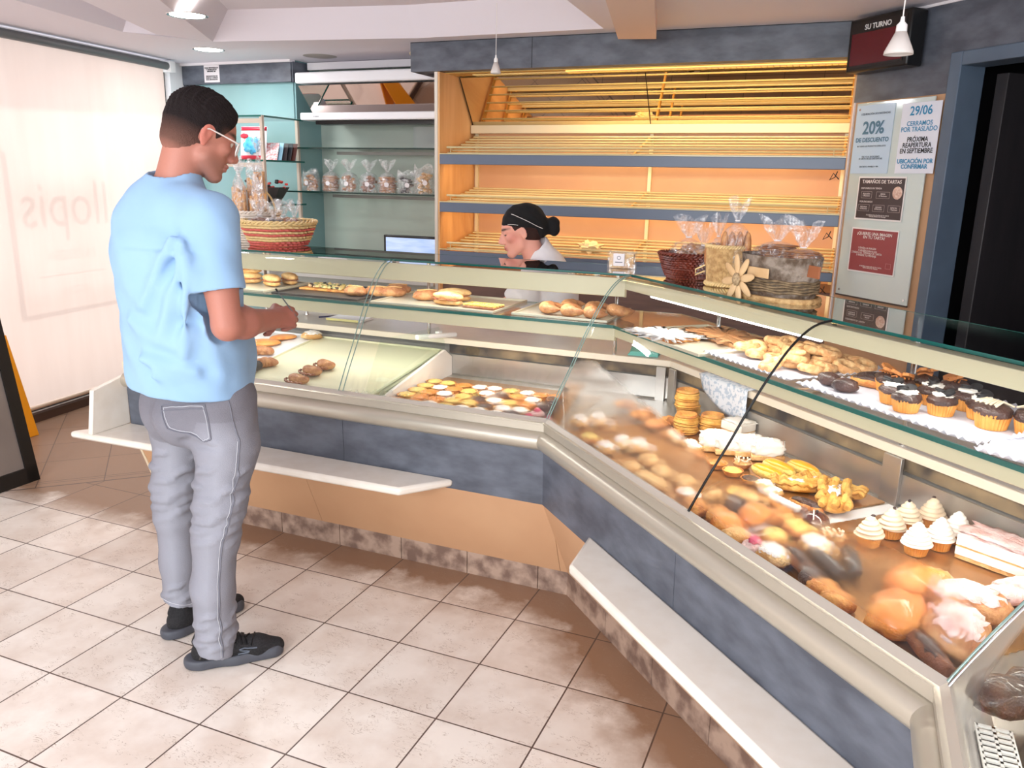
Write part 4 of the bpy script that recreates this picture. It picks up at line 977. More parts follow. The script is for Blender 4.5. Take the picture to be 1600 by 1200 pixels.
KIND = {
 'cupb': (k_cup_b, 'cupcake'), 'cupw': (k_cup_w, 'cupcake'), 'ccb': (k_ccbis, 'cupcake'), 'ccc': (k_cccook, 'cupcake'), 'ccd': (k_ccdriz, 'cupcake'),
 'don': (k_donut, 'sugared_dough_ring'), 'bar': (k_stickd, 'dough_stick'), 'croi': (k_croi, 'croissant'), 'croich': (k_croich, 'chocolate_croissant'), 'moon': (k_moon, 'half_moon_pastry'),
 'tw': (tartk(F_white), 'cream_tart'), 'ty': (tartk(F_custard), 'custard_tart'), 'tc': (tartk(F_choc), 'chocolate_tart'), 'to': (tartk(F_orange), 'glazed_tart'), 'ts': (tartk(F_sugar, F_pale), 'sugar_tart'),
 'bsug': (bun(F_pale, .042, .036, .02, .2, F_sugar), 'sugar_bun'), 'bpale': (bun(F_pale, .036, .032, .018), 'pale_bun'), 'bgold': (bun(F_gold, .036, .03, .02, .25), 'golden_bun'),
 'borg': (bun(F_orange, .045, .036, .026, .12, fr=1.6), 'glazed_bun'), 'bdark': (bun(F_choc, .04, .03, .022, .15), 'chocolate_bun'), 'byel': (bun(F_gold, .038, .034, .016, .15, F_custard), 'custard_bun'),
 'bwalnut': (bun(F_pale, .034, .03, .014, .2, F_white), 'cream_pastry'), 'bigor': (bun(F_orange, .075, .05, .036, .22, fr=2.6), 'large_glazed_pastry'), 'bigpale': (bun(F_brown, .08, .052, .034, .2, F_palep, fr=2.2), 'large_sugared_pastry'),
 'palm': (k_palm, 'puff_palmier'), 'vol': (k_vol, 'puff_pastry_case'), 'slice': (k_block(.085, .075, .06), 'cream_cake_slice'), 'block': (k_block(.15, .085, .062, F_palep), 'sponge_cake_block'),
 'mer': (k_mering, 'meringue_slice'), 'eyel': (k_ecl(F_custard, F_yellow, 0), 'yolk_eclair'), 'echo': (k_ecl(F_gold, F_choc, 0), 'chocolate_eclair'), 'erope': (k_ecl(F_gold, 'rope'), 'cream_rope_eclair'),
 'latt': (k_latt, 'puff_strip_pastry'), 'ball': (k_ball, 'chocolate_ball_cake'), 'nut': (k_nut, 'nut_tart'), 'sand': (k_sand, 'filled_sandwich'), 'roll': (k_roll, 'bread_roll'),
 'lpink': (k_log(F_palep, F_sugar), 'pink_sugar_roll'), 'lblack': (k_log(F_black), 'chocolate_log'), 'lbrown': (k_log(F_dkbrown, F_choc), 'brown_log'), 'rose': (k_rose, 'rose_cream_cake'),
 'sug': (k_sheet(.20, .15, .014, F_gold, F_sugar), 'sugared_sheet_cake'), 'sheet': (k_sheet(.30, .16, .016, food_mat('sponge_top', (190, 128, 78), (206, 150, 100), ns=14)), 'plain_sheet_cake'),
 'pizza': (k_pizza, 'vegetable_pizza'), 'lat2': (k_lattice, 'lattice_tart'),
 'flat': (bun(F_orange, .08, .05, .016, .08, fr=1.3), 'flat_orange_pastry'), 'ring': (bun(F_pale, .055, .05, .02, .2, F_sugar, fr=1.8), 'sugared_ring_bun'),
}

# ------------------------------------------------------------------ chilled well of the long counter (right)
ZD = .699
def board(F, s, t, L, W, ang=0, label='', name='gold_cake_board', m=None, z=.692, scal=True, cat='tray'):
    g = MB(); n = 40; pts = []
    def edge(x0, y0, x1, y1, k):
        for i in range(k): f = i/k; pts.append((x0+(x1-x0)*f+(.003*sin(i*pi) if not scal else 0), y0+(y1-y0)*f, i))
    for (a, b, c, d) in ((-L/2, -W/2, L/2, -W/2), (L/2, -W/2, L/2, W/2), (L/2, W/2, -L/2, W/2), (-L/2, W/2, -L/2, -W/2)):
        k = int(max(abs(c-a), abs(d-b))/.012); nx, ny = (d-b), -(c-a); ln = sqrt(nx*nx+ny*ny); nx, ny = nx/ln, ny/ln
        for i in range(k): f = i/k; o = .003*(i % 2) if scal else 0; pts.append((a+(c-a)*f+nx*o, b+(d-b)*f+ny*o))
    g.prism(pts, 0, .0035)
    o = g.build(name, m or F_board); o.location = F.p(s, t, z); o.rotation_euler = (0, 0, F.rz()+ang); tag(o, label, cat); return o
board(FR, .50, .22, .92, .66, 0, 'gold scalloped cake board in the long counter, behind the black pane joint', z=.6925)
board(FR, 1.34, .22, .62, .64, 0, 'gold scalloped cake board under the cupcakes and the pale cake block', z=.6925)
g = MB(); g.box((0, 0, 0), (.05, .62, .003)); o = g.build('white_card_strip', F_parch); o.location = FR.p(1.0, .24, .6945); o.rotation_euler = (0, 0, FR.rz()); tag(o, 'white strip between the two gold cake boards', 'card')
R = random.Random(11)
def rput(kind, st, label, cat, group=None, sc=1, a=None, F=FR, z=ZD):
    return put(kind, F.p(st[0], st[1], z), F.rz()+(R.uniform(-3, 3) if a is None else a), label, cat, group, sc)
G_p = 'sugar dusted buns by the misted pane'
for st in ((.078, .104), (.336, -.03), (.325, .055), (.38, .091), (.053, .031)): rput('bsug', st, 'sugar dusted bun in the cluster behind the misted corner pane', 'pastry', G_p, 1.05)
rput('byel', (.221, -.03), 'round yellow custard bun at the misted inner corner', 'pastry', sc=1.1)
for st in ((.523, -.045), (.667, -.04), (.607, -.045), (.60, .03), (.50, .045), (.70, .05)): rput('bpale', st, 'pale brown bun in the row along the misted pane left of the black joint', 'pastry', 'pale buns along the misted pane', 1.05)
for i, st in enumerate(((.014, .309), (.135, .277), (.228, .259), (.12, .38))): rput('palm', st, ['orange brown puff palmier farthest into the inner corner', 'second orange brown palmier from the inner corner', 'palmier nearest to the white meringue slices', 'palmier leaning on the puff cases in the corner'][i], 'pastry', None, 1.6)
for st, zz, lb in (((.06, .47), 0, 'golden layered puff case at the back of the corner'), ((.19, .37), 0, 'golden layered puff case in front of its two neighbours'), ((.225, .46), 0, 'golden layered puff case next to the white cake slice'), ((.10, .43), .05, 'golden puff case stacked on top of the others')):
    rput('vol', st, lb, 'pastry', None, 1.3, z=ZD+zz*1.3)
rput('slice', (.31, .515), 'tall white cream cake slice against the steel back wall', 'cake', None, 1.05, a=.2)
for st, lb in (((.40, .35), 'white meringue slice farthest left in the leaning row'), ((.45, .38), 'second white meringue slice of the leaning row'), ((.485, .43), 'third white meringue slice, in front of the cream slice'), ((.54, .46), 'white meringue slice at the right end of the row')): rput('mer', st, lb, 'cake', None, 1.15, a=1.2+R.uniform(-.15, .15))
for st in ((.345, .285), (.39, .27)): rput('bwalnut', st, 'small cream pastry with walnut left of the meringue slices', 'pastry', 'walnut cream pastries', 1.0)
rput('to', (.55, .25), 'orange brown tart just right of the black joint', 'tart', None, 1.1); rput('nut', (.575, .33), 'tart with black seeds under the meringue slices', 'tart', None, 1.05); rput('ty', (.625, .255), 'flat custard tart beside the yolk eclairs', 'tart', None, 1.1)
for st, a, lb in (((.69, .34), .1, 'bright yellow glazed eclair in front'), ((.665, .405), .1, 'bright yellow glazed eclair leaning behind the front one'), ((.70, .475), .1, 'lone bright yellow glazed eclair near the steel wall')): rput('eyel', st, lb, 'eclair', None, 1.22, a=a)
for st, a, lb, sc in (((.80, .36), .9, 'puff strip pastry behind the yellow eclairs', 1), ((.81, .44), .3, 'puff strip pastry nearest to the steel wall', .9), ((.93, .38), -.75, 'large puff pastry with strips and sugar at the board corner', 1.4), ((.88, .45), .6, 'puff strip pastry leaning behind the large one', 1)): rput('latt', st, lb, 'pastry', None, sc, a=a)
rput('tc', (.70, .265), 'tiny chocolate and cream tart left of the walnut pastries', 'tart'); rput('bwalnut', (.76, .275), 'round cream pastry with walnut bits next to the yellow eclairs', 'pastry'); rput('bwalnut', (.81, .265), 'cream pastry with walnut behind the cream rope eclair', 'pastry', None, .9)
rput('erope', (.93, .20), 'eclair topped with a white piped cream rope', 'eclair', None, 1.05, a=.05); rput('echo', (.935, .275), 'chocolate glazed oval eclair behind the cream rope', 'eclair', None, 1, a=.2)
rput('ball', (1.05, .205), 'glossy chocolate ball cake with a white stripe', 'cake', None, 1, a=2.4); rput('nut', (1.13, .19), 'tart heaped with pale nuts beside the chocolate ball', 'tart', None, 1.15)
CB = ['front left beige cream cupcake', 'beige cream cupcake second from the left', 'beige cream cupcake in the back row, third', 'beige cream cupcake farthest back by the steel wall']
for i, st in enumerate([(1.172, .27), (1.152, .366), (1.129, .449), (1.136, .532)]): rput('cupb', st, CB[i], 'cupcake', None, 1.04)
CW = ['white meringue cupcake at the front', 'white meringue cupcake between its two neighbours', 'white meringue cupcake next to the pale cake block']
for i, st in enumerate([(1.251, .347), (1.249, .429), (1.236, .505)]): rput('cupw', st, CW[i], 'cupcake', None, 1.04)
rput('block', (1.37, .49), 'large pale layered cake block with brown topping beside the cupcakes', 'cake', None, 1.1, a=.25)
for st, lb in (((1.51, .31), 'pink sugared roll at the right edge'), ((1.50, .40), 'pink sugared roll behind the front one'), ((1.56, .40), 'pink sugared roll cut by the right edge of the view')): rput('lpink', st, lb, 'cake', None, 1.15, a=1.2)
fr = [('tw', (.76, .01), 'cream cup at the foot of the black joint'), ('bpale', (.81, .06), 'pale bun behind the misted pane right of the joint'), ('bgold', (.85, -.035), 'golden bun by the sill right of the black joint'), ('borg', (.985, -.03), 'reddish glazed bun close to the sill'),
      ('borg', (.985, .075), 'orange glazed bun seen through the mist'), ('bdark', (.91, .075), 'dark chocolate bun seen through the mist'), ('byel', (1.10, .045), 'yellow custard bun in the middle of the front row'), ('byel', (1.09, .135), 'yellow custard bun behind the front one'),
      ('bsug', (1.19, .10), 'big white sugar bun beside the chocolate logs'), ('rose', (1.105, -.04), 'cream cake with a pink sugar rose near the sill'), ('bsug', (1.17, -.035), 'white sugar bun next to the pink rose cake'), ('bpale', (1.04, -.05), 'pale pink bun before the rose cake'),
      ('lblack', (1.29, .12), 'black chocolate log, upper of two'), ('lblack', (1.27, .055), 'black chocolate log, lower of two'), ('lbrown', (1.23, .0), 'brown chocolate log near the sill'), ('bdark', (1.30, -.03), 'chocolate bun near the sill below the logs'),
      ('bgold', (1.345, -.045), 'golden bun in the middle of the sill row'), ('bgold', (1.40, -.05), 'golden bun right of its twin in the sill row'), ('bigor', (1.44, .16), 'large orange glazed pastry in the misted middle'), ('bigor', (1.51, .01), 'large orange glazed pastry near the sill'),
      ('bigpale', (1.52, .19), 'large sugared pastry near the divider'), ('bigpale', (1.60, .07), 'large sugared pastry closest to the divider glass'), ('lbrown', (1.62, -.03), 'brown rolled pastry in the corner of the sill'), ('bgold', (.92, -.01), 'golden bun behind the sill in the mist'),
      ('bpale', (.88, .14), 'pale bun behind the dark one in the mist'), ('ty', (.83, .15), 'custard tart in the mist'), ('bgold', (1.02, .14), 'golden bun behind the custard buns')]
for k, st, lb in fr: rput(k, st, lb, 'pastry', None, 1.12)

# ------------------------------------------------------------------ chilled well of the left counter
g = MB(); g.box((0, 0, 0), (.76, .56, .003)); o = g.build('gold_tray_sheet', F_board); o.location = FL.p(.41, .22, .6945); tag(o, 'gold sheet under the small tarts of the left chilled well', 'tray')
rows = {0: ('front row by the sill', .0), 1: ('second row', .085), 2: ('third row', .17), 3: ('fourth row', .255), 4: ('back row', .34)}
names = {'ty': 'yellow custard tart', 'tw': 'white cream tart', 'tc': 'dark chocolate tart', 'to': 'orange glazed tart', 'bgold': 'golden bun', 'bdark': 'black chocolate bun', 'bsug': 'white sugar bun', 'rose': 'pink rose cake', 'ts': 'pale sugar tart'}
pat = {0: ['rose', 'rose', 'bdark', 'ts', 'ts', 'ts', 'ty', 'ts', 'to', 'to'], 1: ['bdark', 'rose', 'ts', 'ts', 'tc', 'ty', 'ty', 'to', 'to', 'ty'], 2: ['bdark', 'bdark', 'to', 'ty', 'ts', 'tc', 'ty', 'tw', 'to', 'ty'],
       3: ['bdark', 'bdark', 'tw', 'to', 'tc', 'tw', 'ty', 'to', 'tw', 'ty'], 4: ['bdark', 'to', 'to', 'tw', 'ty', 'tw', 'tw', 'to', 'ty', 'ty']}
for rI, ks in pat.items():
    for i, k in enumerate(ks):
        st = (.10+.074*i+R.uniform(-.008, .008), rows[rI][1]-.02+R.uniform(-.008, .008))
        lb = '%s in the %s of the left chilled well' % (names[k], rows[rI][0])
        cnt = ks.count(k); rput(k, st, lb, 'pastry', (names[k]+'s, '+rows[rI][0]) if cnt > 1 else None, 1.3 if k[0] == 't' else 1.0, F=FL)
# dry well: sloped trays
def slope_z(t): return .7205+(t+.12)*(.08/.69)
sl = math.atan(.08/.69)
def tray(name, s, w_, m, label, lip=.010, t0=-.115, t1=.565):
    r = thing(name, label, 'tray', FL.p(s, (t0+t1)/2, slope_z((t0+t1)/2)+.001)); r.rotation_euler = (sl, 0, 0); L = (t1-t0)
    g = MB(); g.box((0, 0, .002), (w_, L, .003)); g.build('base', m, r, local=True)
    g = MB()
    for x in (-w_/2, w_/2): g.box((x, 0, lip/2+.001), (.005, L, lip))
    for y in (-L/2, L/2): g.box((0, y, lip/2+.001), (w_, .005, lip))
    g.build('rim', m, r, local=True, bevel=.001); return r
tray('cream_baking_tray', 1.20, .70, mat('cream_tray', (226, 222, 190), .35), 'cream coloured tray with three brown half moon pastries')
tray('white_baking_tray', 1.79, .46, M_tile_w, 'white tray with orange pastries beside the customer')
def lput(kind, X, t, lb, cat='pastry', sc=1, a=0, grp=None, dz=.006):
    return put(kind, FL.p(-.9-X, t, slope_z(t)+dz), a, lb, cat, grp, sc)
for X, t, a, lb in ((-2.075, .045, -.5, 'brown half moon pastry at the back of three'), (-2.085, -.035, -.35, 'middle one of three brown half moon pastries'), (-2.07, -.095, -.3, 'brown half moon pastry nearest to the sill')): pass
# (positions on the sloped tray, measured at its own height)
for X, t, a, lb in ((-2.13, .165, -.5, 'brown half moon pastry at the back of three'), (-2.14, .075, -.4, 'middle one of three brown half moon pastries'), (-2.13, -.035, -.35, 'brown half moon pastry nearest to the sill')): lput('moon', X, t, lb, a=a)
lput('ring', -2.47, .53, 'sugared ring bun at the back edge of the white tray', sc=1.0, dz=.004)
lput('flat', -2.63, .35, 'large flat orange pastry beneath the customer hand', sc=1.1, a=.6); lput('flat', -2.60, .47, 'flat orange pastry behind the larger one', sc=.85, a=.9)
lput('croich', -2.37, .06, 'croissant with black chocolate tip beside the blue shirt', sc=1.1, a=1.2); lput('croi', -2.42, .0, 'brown croissant half hidden by the blue shirt', sc=1.0, a=2); lput('croi', -2.52, .2, 'croissant on the white tray next to the shirt', sc=1.0, a=.5)

# ------------------------------------------------------------------ upper shelves
ZS = 1.0625
def flat_tray(F, s, t, L, W, m, label, ang=0, z=ZS, lip=.010, name='shelf_tray'):
    r = thing(name, label, 'tray', F.p(s, t, z+.0005), F.rz()+ang)
    g = MB(); g.box((0, 0, .0015), (L, W, .002)); g.build('base', m, r, local=True)
    g = MB()
    for x in (-L/2, L/2): g.box((x, 0, lip/2), (.006, W+.006, lip))
    for y in (-W/2, W/2): g.box((0, y, lip/2), (L, .006, lip))
    g.build('rim', m, r, local=True, bevel=.0015); return r
flat_tray(FL, 1.80, .42, .36, .36, F_tray, 'pale tray with sandwiches on the upper shelf beside the customer')
flat_tray(FL, 1.33, .42, .46, .38, F_traydk, 'dark tray with pizza and rolls on the upper shelf')
flat_tray(FL, .73, .41, .58, .38, F_tray, 'pale tray with sandwich and lattice tart on the upper shelf')
flat_tray(FL, .16, .42, .40, .36, F_tray, 'gold rimmed tray of croissants on the upper shelf')
def sput(kind, X, t, lb, cat='pastry', sc=1, a=0, F=FL, grp=None, dz=.003): return put(kind, F.p(-.9-X if F is FL else X, t, ZS+dz), F.rz()+a, lb, cat, grp, sc)
sput('sand', -2.80, .46, 'filled sandwich at the far left of the upper shelf', 'sandwich', a=.3); sput('sand', -2.80, .46, 'filled sandwich lying on another at the far left', 'sandwich', a=.4, dz=.052)
sput('sand', -2.63, .44, 'filled sandwich at the right of the pale tray', 'sandwich', a=-.5); sput('sand', -2.60, .54, 'filled sandwich behind the one at the tray edge', 'sandwich', a=-.6)
sput('pizza', -2.30, .47, 'vegetable topped pizza piece on the dark tray', 'pizza', a=0)
for X, t, lb in ((-2.09, .36, 'small round brown roll nearest to the pizza'), (-2.0, .40, 'brown roll in the middle of the group'), (-1.93, .42, 'brown roll at the right of the group'), (-1.96, .52, 'brown roll at the back of the group')): sput('roll', X, t, lb, 'bread roll', sc=.95, a=R.uniform(-.5, .5))
sput('sand', -1.60, .33, 'ham sandwich right of the pane joint', 'sandwich', a=-.15); sput('sand', -1.63, .45, 'ham sandwich behind the front one, right of the joint', 'sandwich', a=.2); sput('roll', -1.74, .40, 'dark roll left of the ham sandwiches', 'bread roll', a=.5)
sput('lat2', -1.43, .33, 'lattice tart with dark filling on the upper shelf', 'tart', a=-.1)
for X, t, lb in ((-1.10, .35, 'croissant at the front left of the corner tray'), (-1.0, .33, 'croissant at the front middle of the corner tray'), (-1.04, .45, 'croissant at the back left of the corner tray'), (-.93, .43, 'croissant at the back middle of the corner tray'), (-.90, .32, 'croissant at the front right of the corner tray'), (-.84, .44, 'croissant at the back right of the corner tray')): sput('croi', X, t, lb, 'croissant', sc=1.1, a=R.uniform(-.6, .6)-1.2)
# right shelf
flat_tray(FR, .27, .36, .46, .36, F_tray, 'gold rimmed tray with two sheet cakes on the right shelf')
sput('sug', .20, .25, 'sheet cake thickly dusted with white sugar', 'cake', F=FR, a=.1, sc=1.0); sput('sheet', .30, .44, 'plain brown sheet cake behind the sugared one', 'cake', F=FR, a=0, sc=.9)
def doily(s, t, L, W, label, ang=0):
    g = MB(); nx, ny = 60, 30; Pp = []
    for i in range(nx+1):
        row = []
        for j in range(ny+1):
            x, y = -L/2+L*i/nx, -W/2+W*j/ny; e = min(L/2-abs(x), W/2-abs(y))
            h = .012*max(0, 1-e/.03)**1.5*(1+.4*sin((x+y)*260)); row.append((x*(1+.0), y, h+.001))
        Pp.append(row)
    g.sheet(Pp); o = g.build('paper_doily', F_doily, smooth=180, recalc=False, solid=.0006); o.location = FR.p(s, t, ZS+.001); o.rotation_euler = (0, 0, FR.rz()+ang); return tag(o, label, 'doily')
doily(.68, .40, .40, .38, 'white paper doily under the sugared dough rings'); doily(1.19, .40, .56, .38, 'white paper doily under the chocolate cupcakes'); doily(1.60, .38, .3, .36, 'crumpled white paper at the right end of the shelf', .2)
for lvl, n in ((0, 34), (1, 22), (2, 8)):
    for i in range(n):
        w_ = 1-.2*lvl; s, t = .66+R.uniform(-.17, .17)*w_, .42+R.uniform(-.14, .15)*w_
        r = put('don' if R.random() < .72 else 'bar', FR.p(s, t, ZS+.006+.017*lvl), R.uniform(0, 6.3), 'sugared dough ring or stick in the heap on the doily', 'pastry', 'sugared dough pieces heaped on the doily', 1.0)
        r.rotation_euler = (R.uniform(-.3, .3), R.uniform(-.3, .3), r.rotation_euler.z)
for i, st in enumerate(((.93, .31), (.98, .40), (1.0, .30), (.95, .45))): sput('echo' if i % 2 else 'bdark', st[0], st[1], ['dark cookie left end of the doily', 'chocolate cookie with nuts behind the dark one', 'chocolate cookie in front of the cupcakes', 'nut covered cookie next to the dough heap'][i], 'cookie', F=FR, sc=.9, a=.3*i)
for i, st in enumerate(((1.03, .42), (1.09, .40), (1.075, .50), (1.15, .52))): sput('ccb', st[0], st[1], ['chocolate cupcake with biscuit, farthest left', 'chocolate cupcake with a standing biscuit in front', 'chocolate cupcake with biscuit, middle of the back row', 'chocolate cupcake with biscuit near the hood, right'][i], 'cupcake', F=FR, a=i*1.1)
for i, st in enumerate(((1.13, .33), (1.20, .30), (1.17, .42), (1.25, .36), (1.24, .46), (1.31, .42))): sput('ccc', st[0], st[1], ['at the front left', 'at the front edge, middle', 'behind the front left one', 'in the second row', 'near the hood', 'beside the caramel cupcake'][i].join(['cupcake topped with black cookies ', '']), 'cupcake', F=FR, a=i*.9)
for i, st in enumerate(((1.37, .38), (1.44, .42))): sput('ccd', st[0], st[1], ['cupcake with pale caramel drizzle at the right edge', 'cupcake with pale caramel drizzle cut by the view edge'][i], 'cupcake', F=FR, a=i, sc=1.1)

# near counter: dark pastries in wrappers
for i, (s, t, k) in enumerate(((.080, -.052, 'bdark'), (.045, -.005, 'bdark'), (.095, .015, 'bdark'), (.020, .05, 'borg'), (.01, .14, 'bigor'), (.055, .09, 'lblack'))):
    rput(k, (s, t), ['dark chocolate pastry just behind the divider', 'dark chocolate pastry farther inside the near counter', 'glossy dark pastry beside the cream tray', 'orange glazed pastry at the right edge of the near counter', 'sugared pastry in the corner behind the divider', 'black chocolate log in the near counter'][i], 'pastry', None, 1.45 if k[:2] != 'bi' else .8, F=FT, z=.742)
flat_tray(FT, .29, .10, .30, .24, mat('ivory_tray', (222, 214, 190), .35), 'ivory tray at the bottom right edge of the near counter', z=.745, lip=.016, name='ivory_tray')
# ------------------------------------------------------------------ baskets, bags and loose things
M_film = filmmat('clear_film', .22); M_film2 = filmmat('clear_film_white', .34)
M_wick = mat('dark_wicker', (120, 52, 36), .45, c2=(90, 36, 26), ns=40)
M_straw = mat('straw', (214, 178, 124), .7, c2=(178, 138, 88), ns=60, bump=.6, bs=120)
M_cane = mat('pale_cane', (226, 196, 140), .55); M_red = mat('red_cane', (206, 96, 88), .55)
M_whitew = mat('white_wicker', (232, 220, 208), .6)
M_bark = mat('birch_bark', (150, 136, 122), .85, c2=(92, 74, 58), ns=26, nd=8, thr=(.42, .6), bump=1, bs=60)
M_wood = mat('pale_wood', (226, 192, 146), .6, c2=(206, 168, 120), ns=12)
def weave(r, prof, mats, n=40, rt=.006, sx=1, stakes=20, name='woven_side'):
    """rings woven in and out around stakes; prof = [(radius, z, material index)]"""
    for mi_, m in enumerate(mats):
        g = MB(); any_ = False
        for k, (rr, z, mi) in enumerate(prof):
            if mi != mi_: continue
            any_ = True; pts = []
            for i in range(n*2+1):
                q = 2*pi*i/(n*2); w_ = rr+rt*.55*(1 if (i+k) % 2 else -1); pts.append((w_*cos(q)*sx, w_*sin(q), z+.001*sin(q*7)))
            g.tube(pts, rt*.75, 5, caps=False)
        if any_: g.build(name, m, r, local=True, smooth=60)
def basket_rim(r, rr, z, m, sx=1, rt=.007, braid=True):
    g = MB()
    for ph in (0, pi) if braid else (0,):
        g.tube([((rr+rt*.6*cos(q*22+ph))*cos(q)*sx, (rr+rt*.6*cos(q*22+ph))*sin(q), z+rt*.6*sin(q*22+ph)) for q in [2*pi*i/220 for i in range(221)]], rt*.6, 5, caps=False)
    g.build('rim', m, r, local=True, smooth=60)
def inner(r, prof, m, sx=1):
    g = MB(); g.lathe(prof, 28, cap=False); g.add([(rr*cos(2*pi*j/28), rr*sin(2*pi*j/28), z) for rr, z in [prof[0]] for j in range(28)], [tuple(range(28))])
    o = g.build('lining', m, r, local=True, smooth=60, recalc=False); o.scale = (sx, 1, 1)
def bag(name, label, loc, rz, w_, d, h, kind='bis', film=None, group=None, neck=True, parent=None, seed=0, sticker=False, tilt=0):
    r = thing(name, label, 'bag', loc, rz, group); r.rotation_euler = (tilt, 0, rz); rr = random.Random(seed)
    g = MB()
    if kind == 'stick':
        for i in range(9):
            x, y = rr.uniform(-w_*.33, w_*.33), rr.uniform(-d*.3, d*.3); g.tube([(x, y, .005), (x*1.1+rr.uniform(-.006, .006), y, h*.55), (x*1.2, y, h*rr.uniform(.85, 1))], .0085, 7)
        g.build('breadsticks', F_bstick, r, local=True, smooth=50)
    elif kind == 'flat':
        for i in range(9): g.blob((rr.uniform(-.01, .01), 0, .01+h*i/10), (w_*.42, d*.42, h*.08), .2, i, 3, 16, 8)
        g.build('thin_biscuits', F_brown, r, local=True, smooth=60)
    elif kind == 'finger':
        for i in range(8):
            x, y = -w_*.38+w_*.76*(i % 4)/3, -d*.22+d*.44*(i//4); g.blob((x, y, h*.5), (.013, .012, h*.5), .08, i, 2, 12, 10)
        g.build('sponge_fingers', F_brown, r, local=True, smooth=180)
    else:
        m = {'bis': F_brown, 'choc': F_black, 'pale': F_pale, 'mix': F_dkbrown}[kind]
        for i in range(22):
            f = i/22; a = rr.uniform(0, 6.28); q = rr.uniform(.1, .8)
            g.blob((cos(a)*w_*.38*q, sin(a)*d*.38*q, .012+h*.85*f), (.02, .017, .012), .3, i, 2.5, 10, 7)
        g.build('biscuits', m, r, local=True, smooth=60)
    g = MB(); n = 26; prof = []
    H1 = h*1.05; 
    pr_ = [(.92, 0), (1.0, .2*H1), (1.02, .5*H1), (.95, .8*H1), (.72, H1), (.32, H1*1.13), (.13, H1*1.2)]
    if neck: pr_ += [(.12, H1*1.22), (.42, H1*1.22+.035), (.62, H1*1.22+.065)]
    else: pr_ = [(.92, 0), (1.0, .2*H1), (1.02, .5*H1), (.98, .8*H1), (.95, H1*1.05), (.9, H1*1.2)]
    vs = []
    for i, (q, z) in enumerate(pr_):
        top = i > 6
        for j in range(n):
            a = 2*pi*j/n; f = 1+.08*noise.noise(Vector((cos(a)*2, sin(a)*2, z*30+seed)))+(.45*sin(a*5+seed) if top else 0)
            fd = (1 if not (not neck and i > 3) else .35)
            vs.append((cos(a)*w_/2*q*f, sin(a)*d/2*q*f*fd, z+(.018*sin(a*3+seed) if i == len(pr_)-1 else 0)))
    k = len(pr_)
    g.add(vs, [(i*n+j, i*n+(j+1) % n, (i+1)*n+(j+1) % n, (i+1)*n+j) for i in range(k-1) for j in range(n)])
    g.build('film', film or M_film, r, local=True, smooth=35, recalc=False)
    if neck: g = MB(); g.tube([(w_*.07*cos(a), d*.07*sin(a), H1*1.215) for a in [2*pi*i/12 for i in range(13)]], .002, 5); g.build('tie', M_white, r, local=True)
    if sticker: g = MB(); T = Matrix.Translation((0, -d*.51, h*.5)) @ Matrix.Rotation(pi/2, 4, 'X'); g.lathe([(.001, 0), (.017, 0), (.017, .001), (.001, .0012)], 20, xf=T); g.build('round_sticker', M_white, r, local=True)
    return r
F_bstick = food_mat('breadstick', (222, 160, 92), (236, 184, 122), ns=20)
ZT = 1.2525
def tp(s, t, z=ZT, F=FR): return F.p(s, t, z)
# dark wicker basket
b = thing('wicker_basket', 'low dark brown wicker basket on the counter glass at the corner', 'basket', tp(.04, .43))
weave(b, [(.068+.030*min(1, i/9)**.7, .005+.0085*i, 0) for i in range(10)], [M_wick], sx=1.05); basket_rim(b, .102, .092, M_wick, 1.05); inner(b, [(.06, .004), (.09, .088)], M_wick, 1.05)
bag('biscuit_bag', 'clear bag of brown biscuits tied on top in the dark wicker basket', tp(.035, .43, ZT+.025), .3, .15, .12, .10, 'bis', seed=1)
bag('biscuit_bag', 'second clear bag with flared top at the right of the wicker basket', tp(.10, .45, ZT+.025), .8, .10, .09, .08, 'bis', seed=4)
# straw basket
b = thing('straw_basket', 'round straw basket with twisted rim holding bags of sponge fingers', 'basket', tp(.265, .435))
g = MB(); n = 90
for i in range(n):
    q = 2*pi*i/n; g.tube([(.062*cos(q), .062*sin(q), .012), (.066*cos(q+.02), .066*sin(q+.02), .06), (.070*cos(q), .070*sin(q), .135)], .0031, 5)
g.build('straw_wall', M_straw, b, local=True, smooth=60); inner(b, [(.055, .008), (.066, .13)], M_straw)
basket_rim(b, .0715, .138, M_cane, 1, .006); basket_rim(b, .066, .010, M_cane, 1, .007)
g = MB(); g.tube([(-.07, -.02, .05), (-.10, -.03, .035), (-.10, -.03, .055), (-.07, -.02, .07)], .003, 6); g.build('loop_handle', M_cane, b, local=True, smooth=60)
bag('sponge_bag', 'clear bag of sponge fingers standing tall in the straw basket', tp(.30, .44, ZT+.06), .2, .10, .085, .13, 'finger', seed=2)
bag('sponge_bag', 'smaller clear bag of sponge fingers at the left of the straw basket', tp(.215, .43, ZT+.06), .9, .08, .07, .085, 'finger', seed=3)
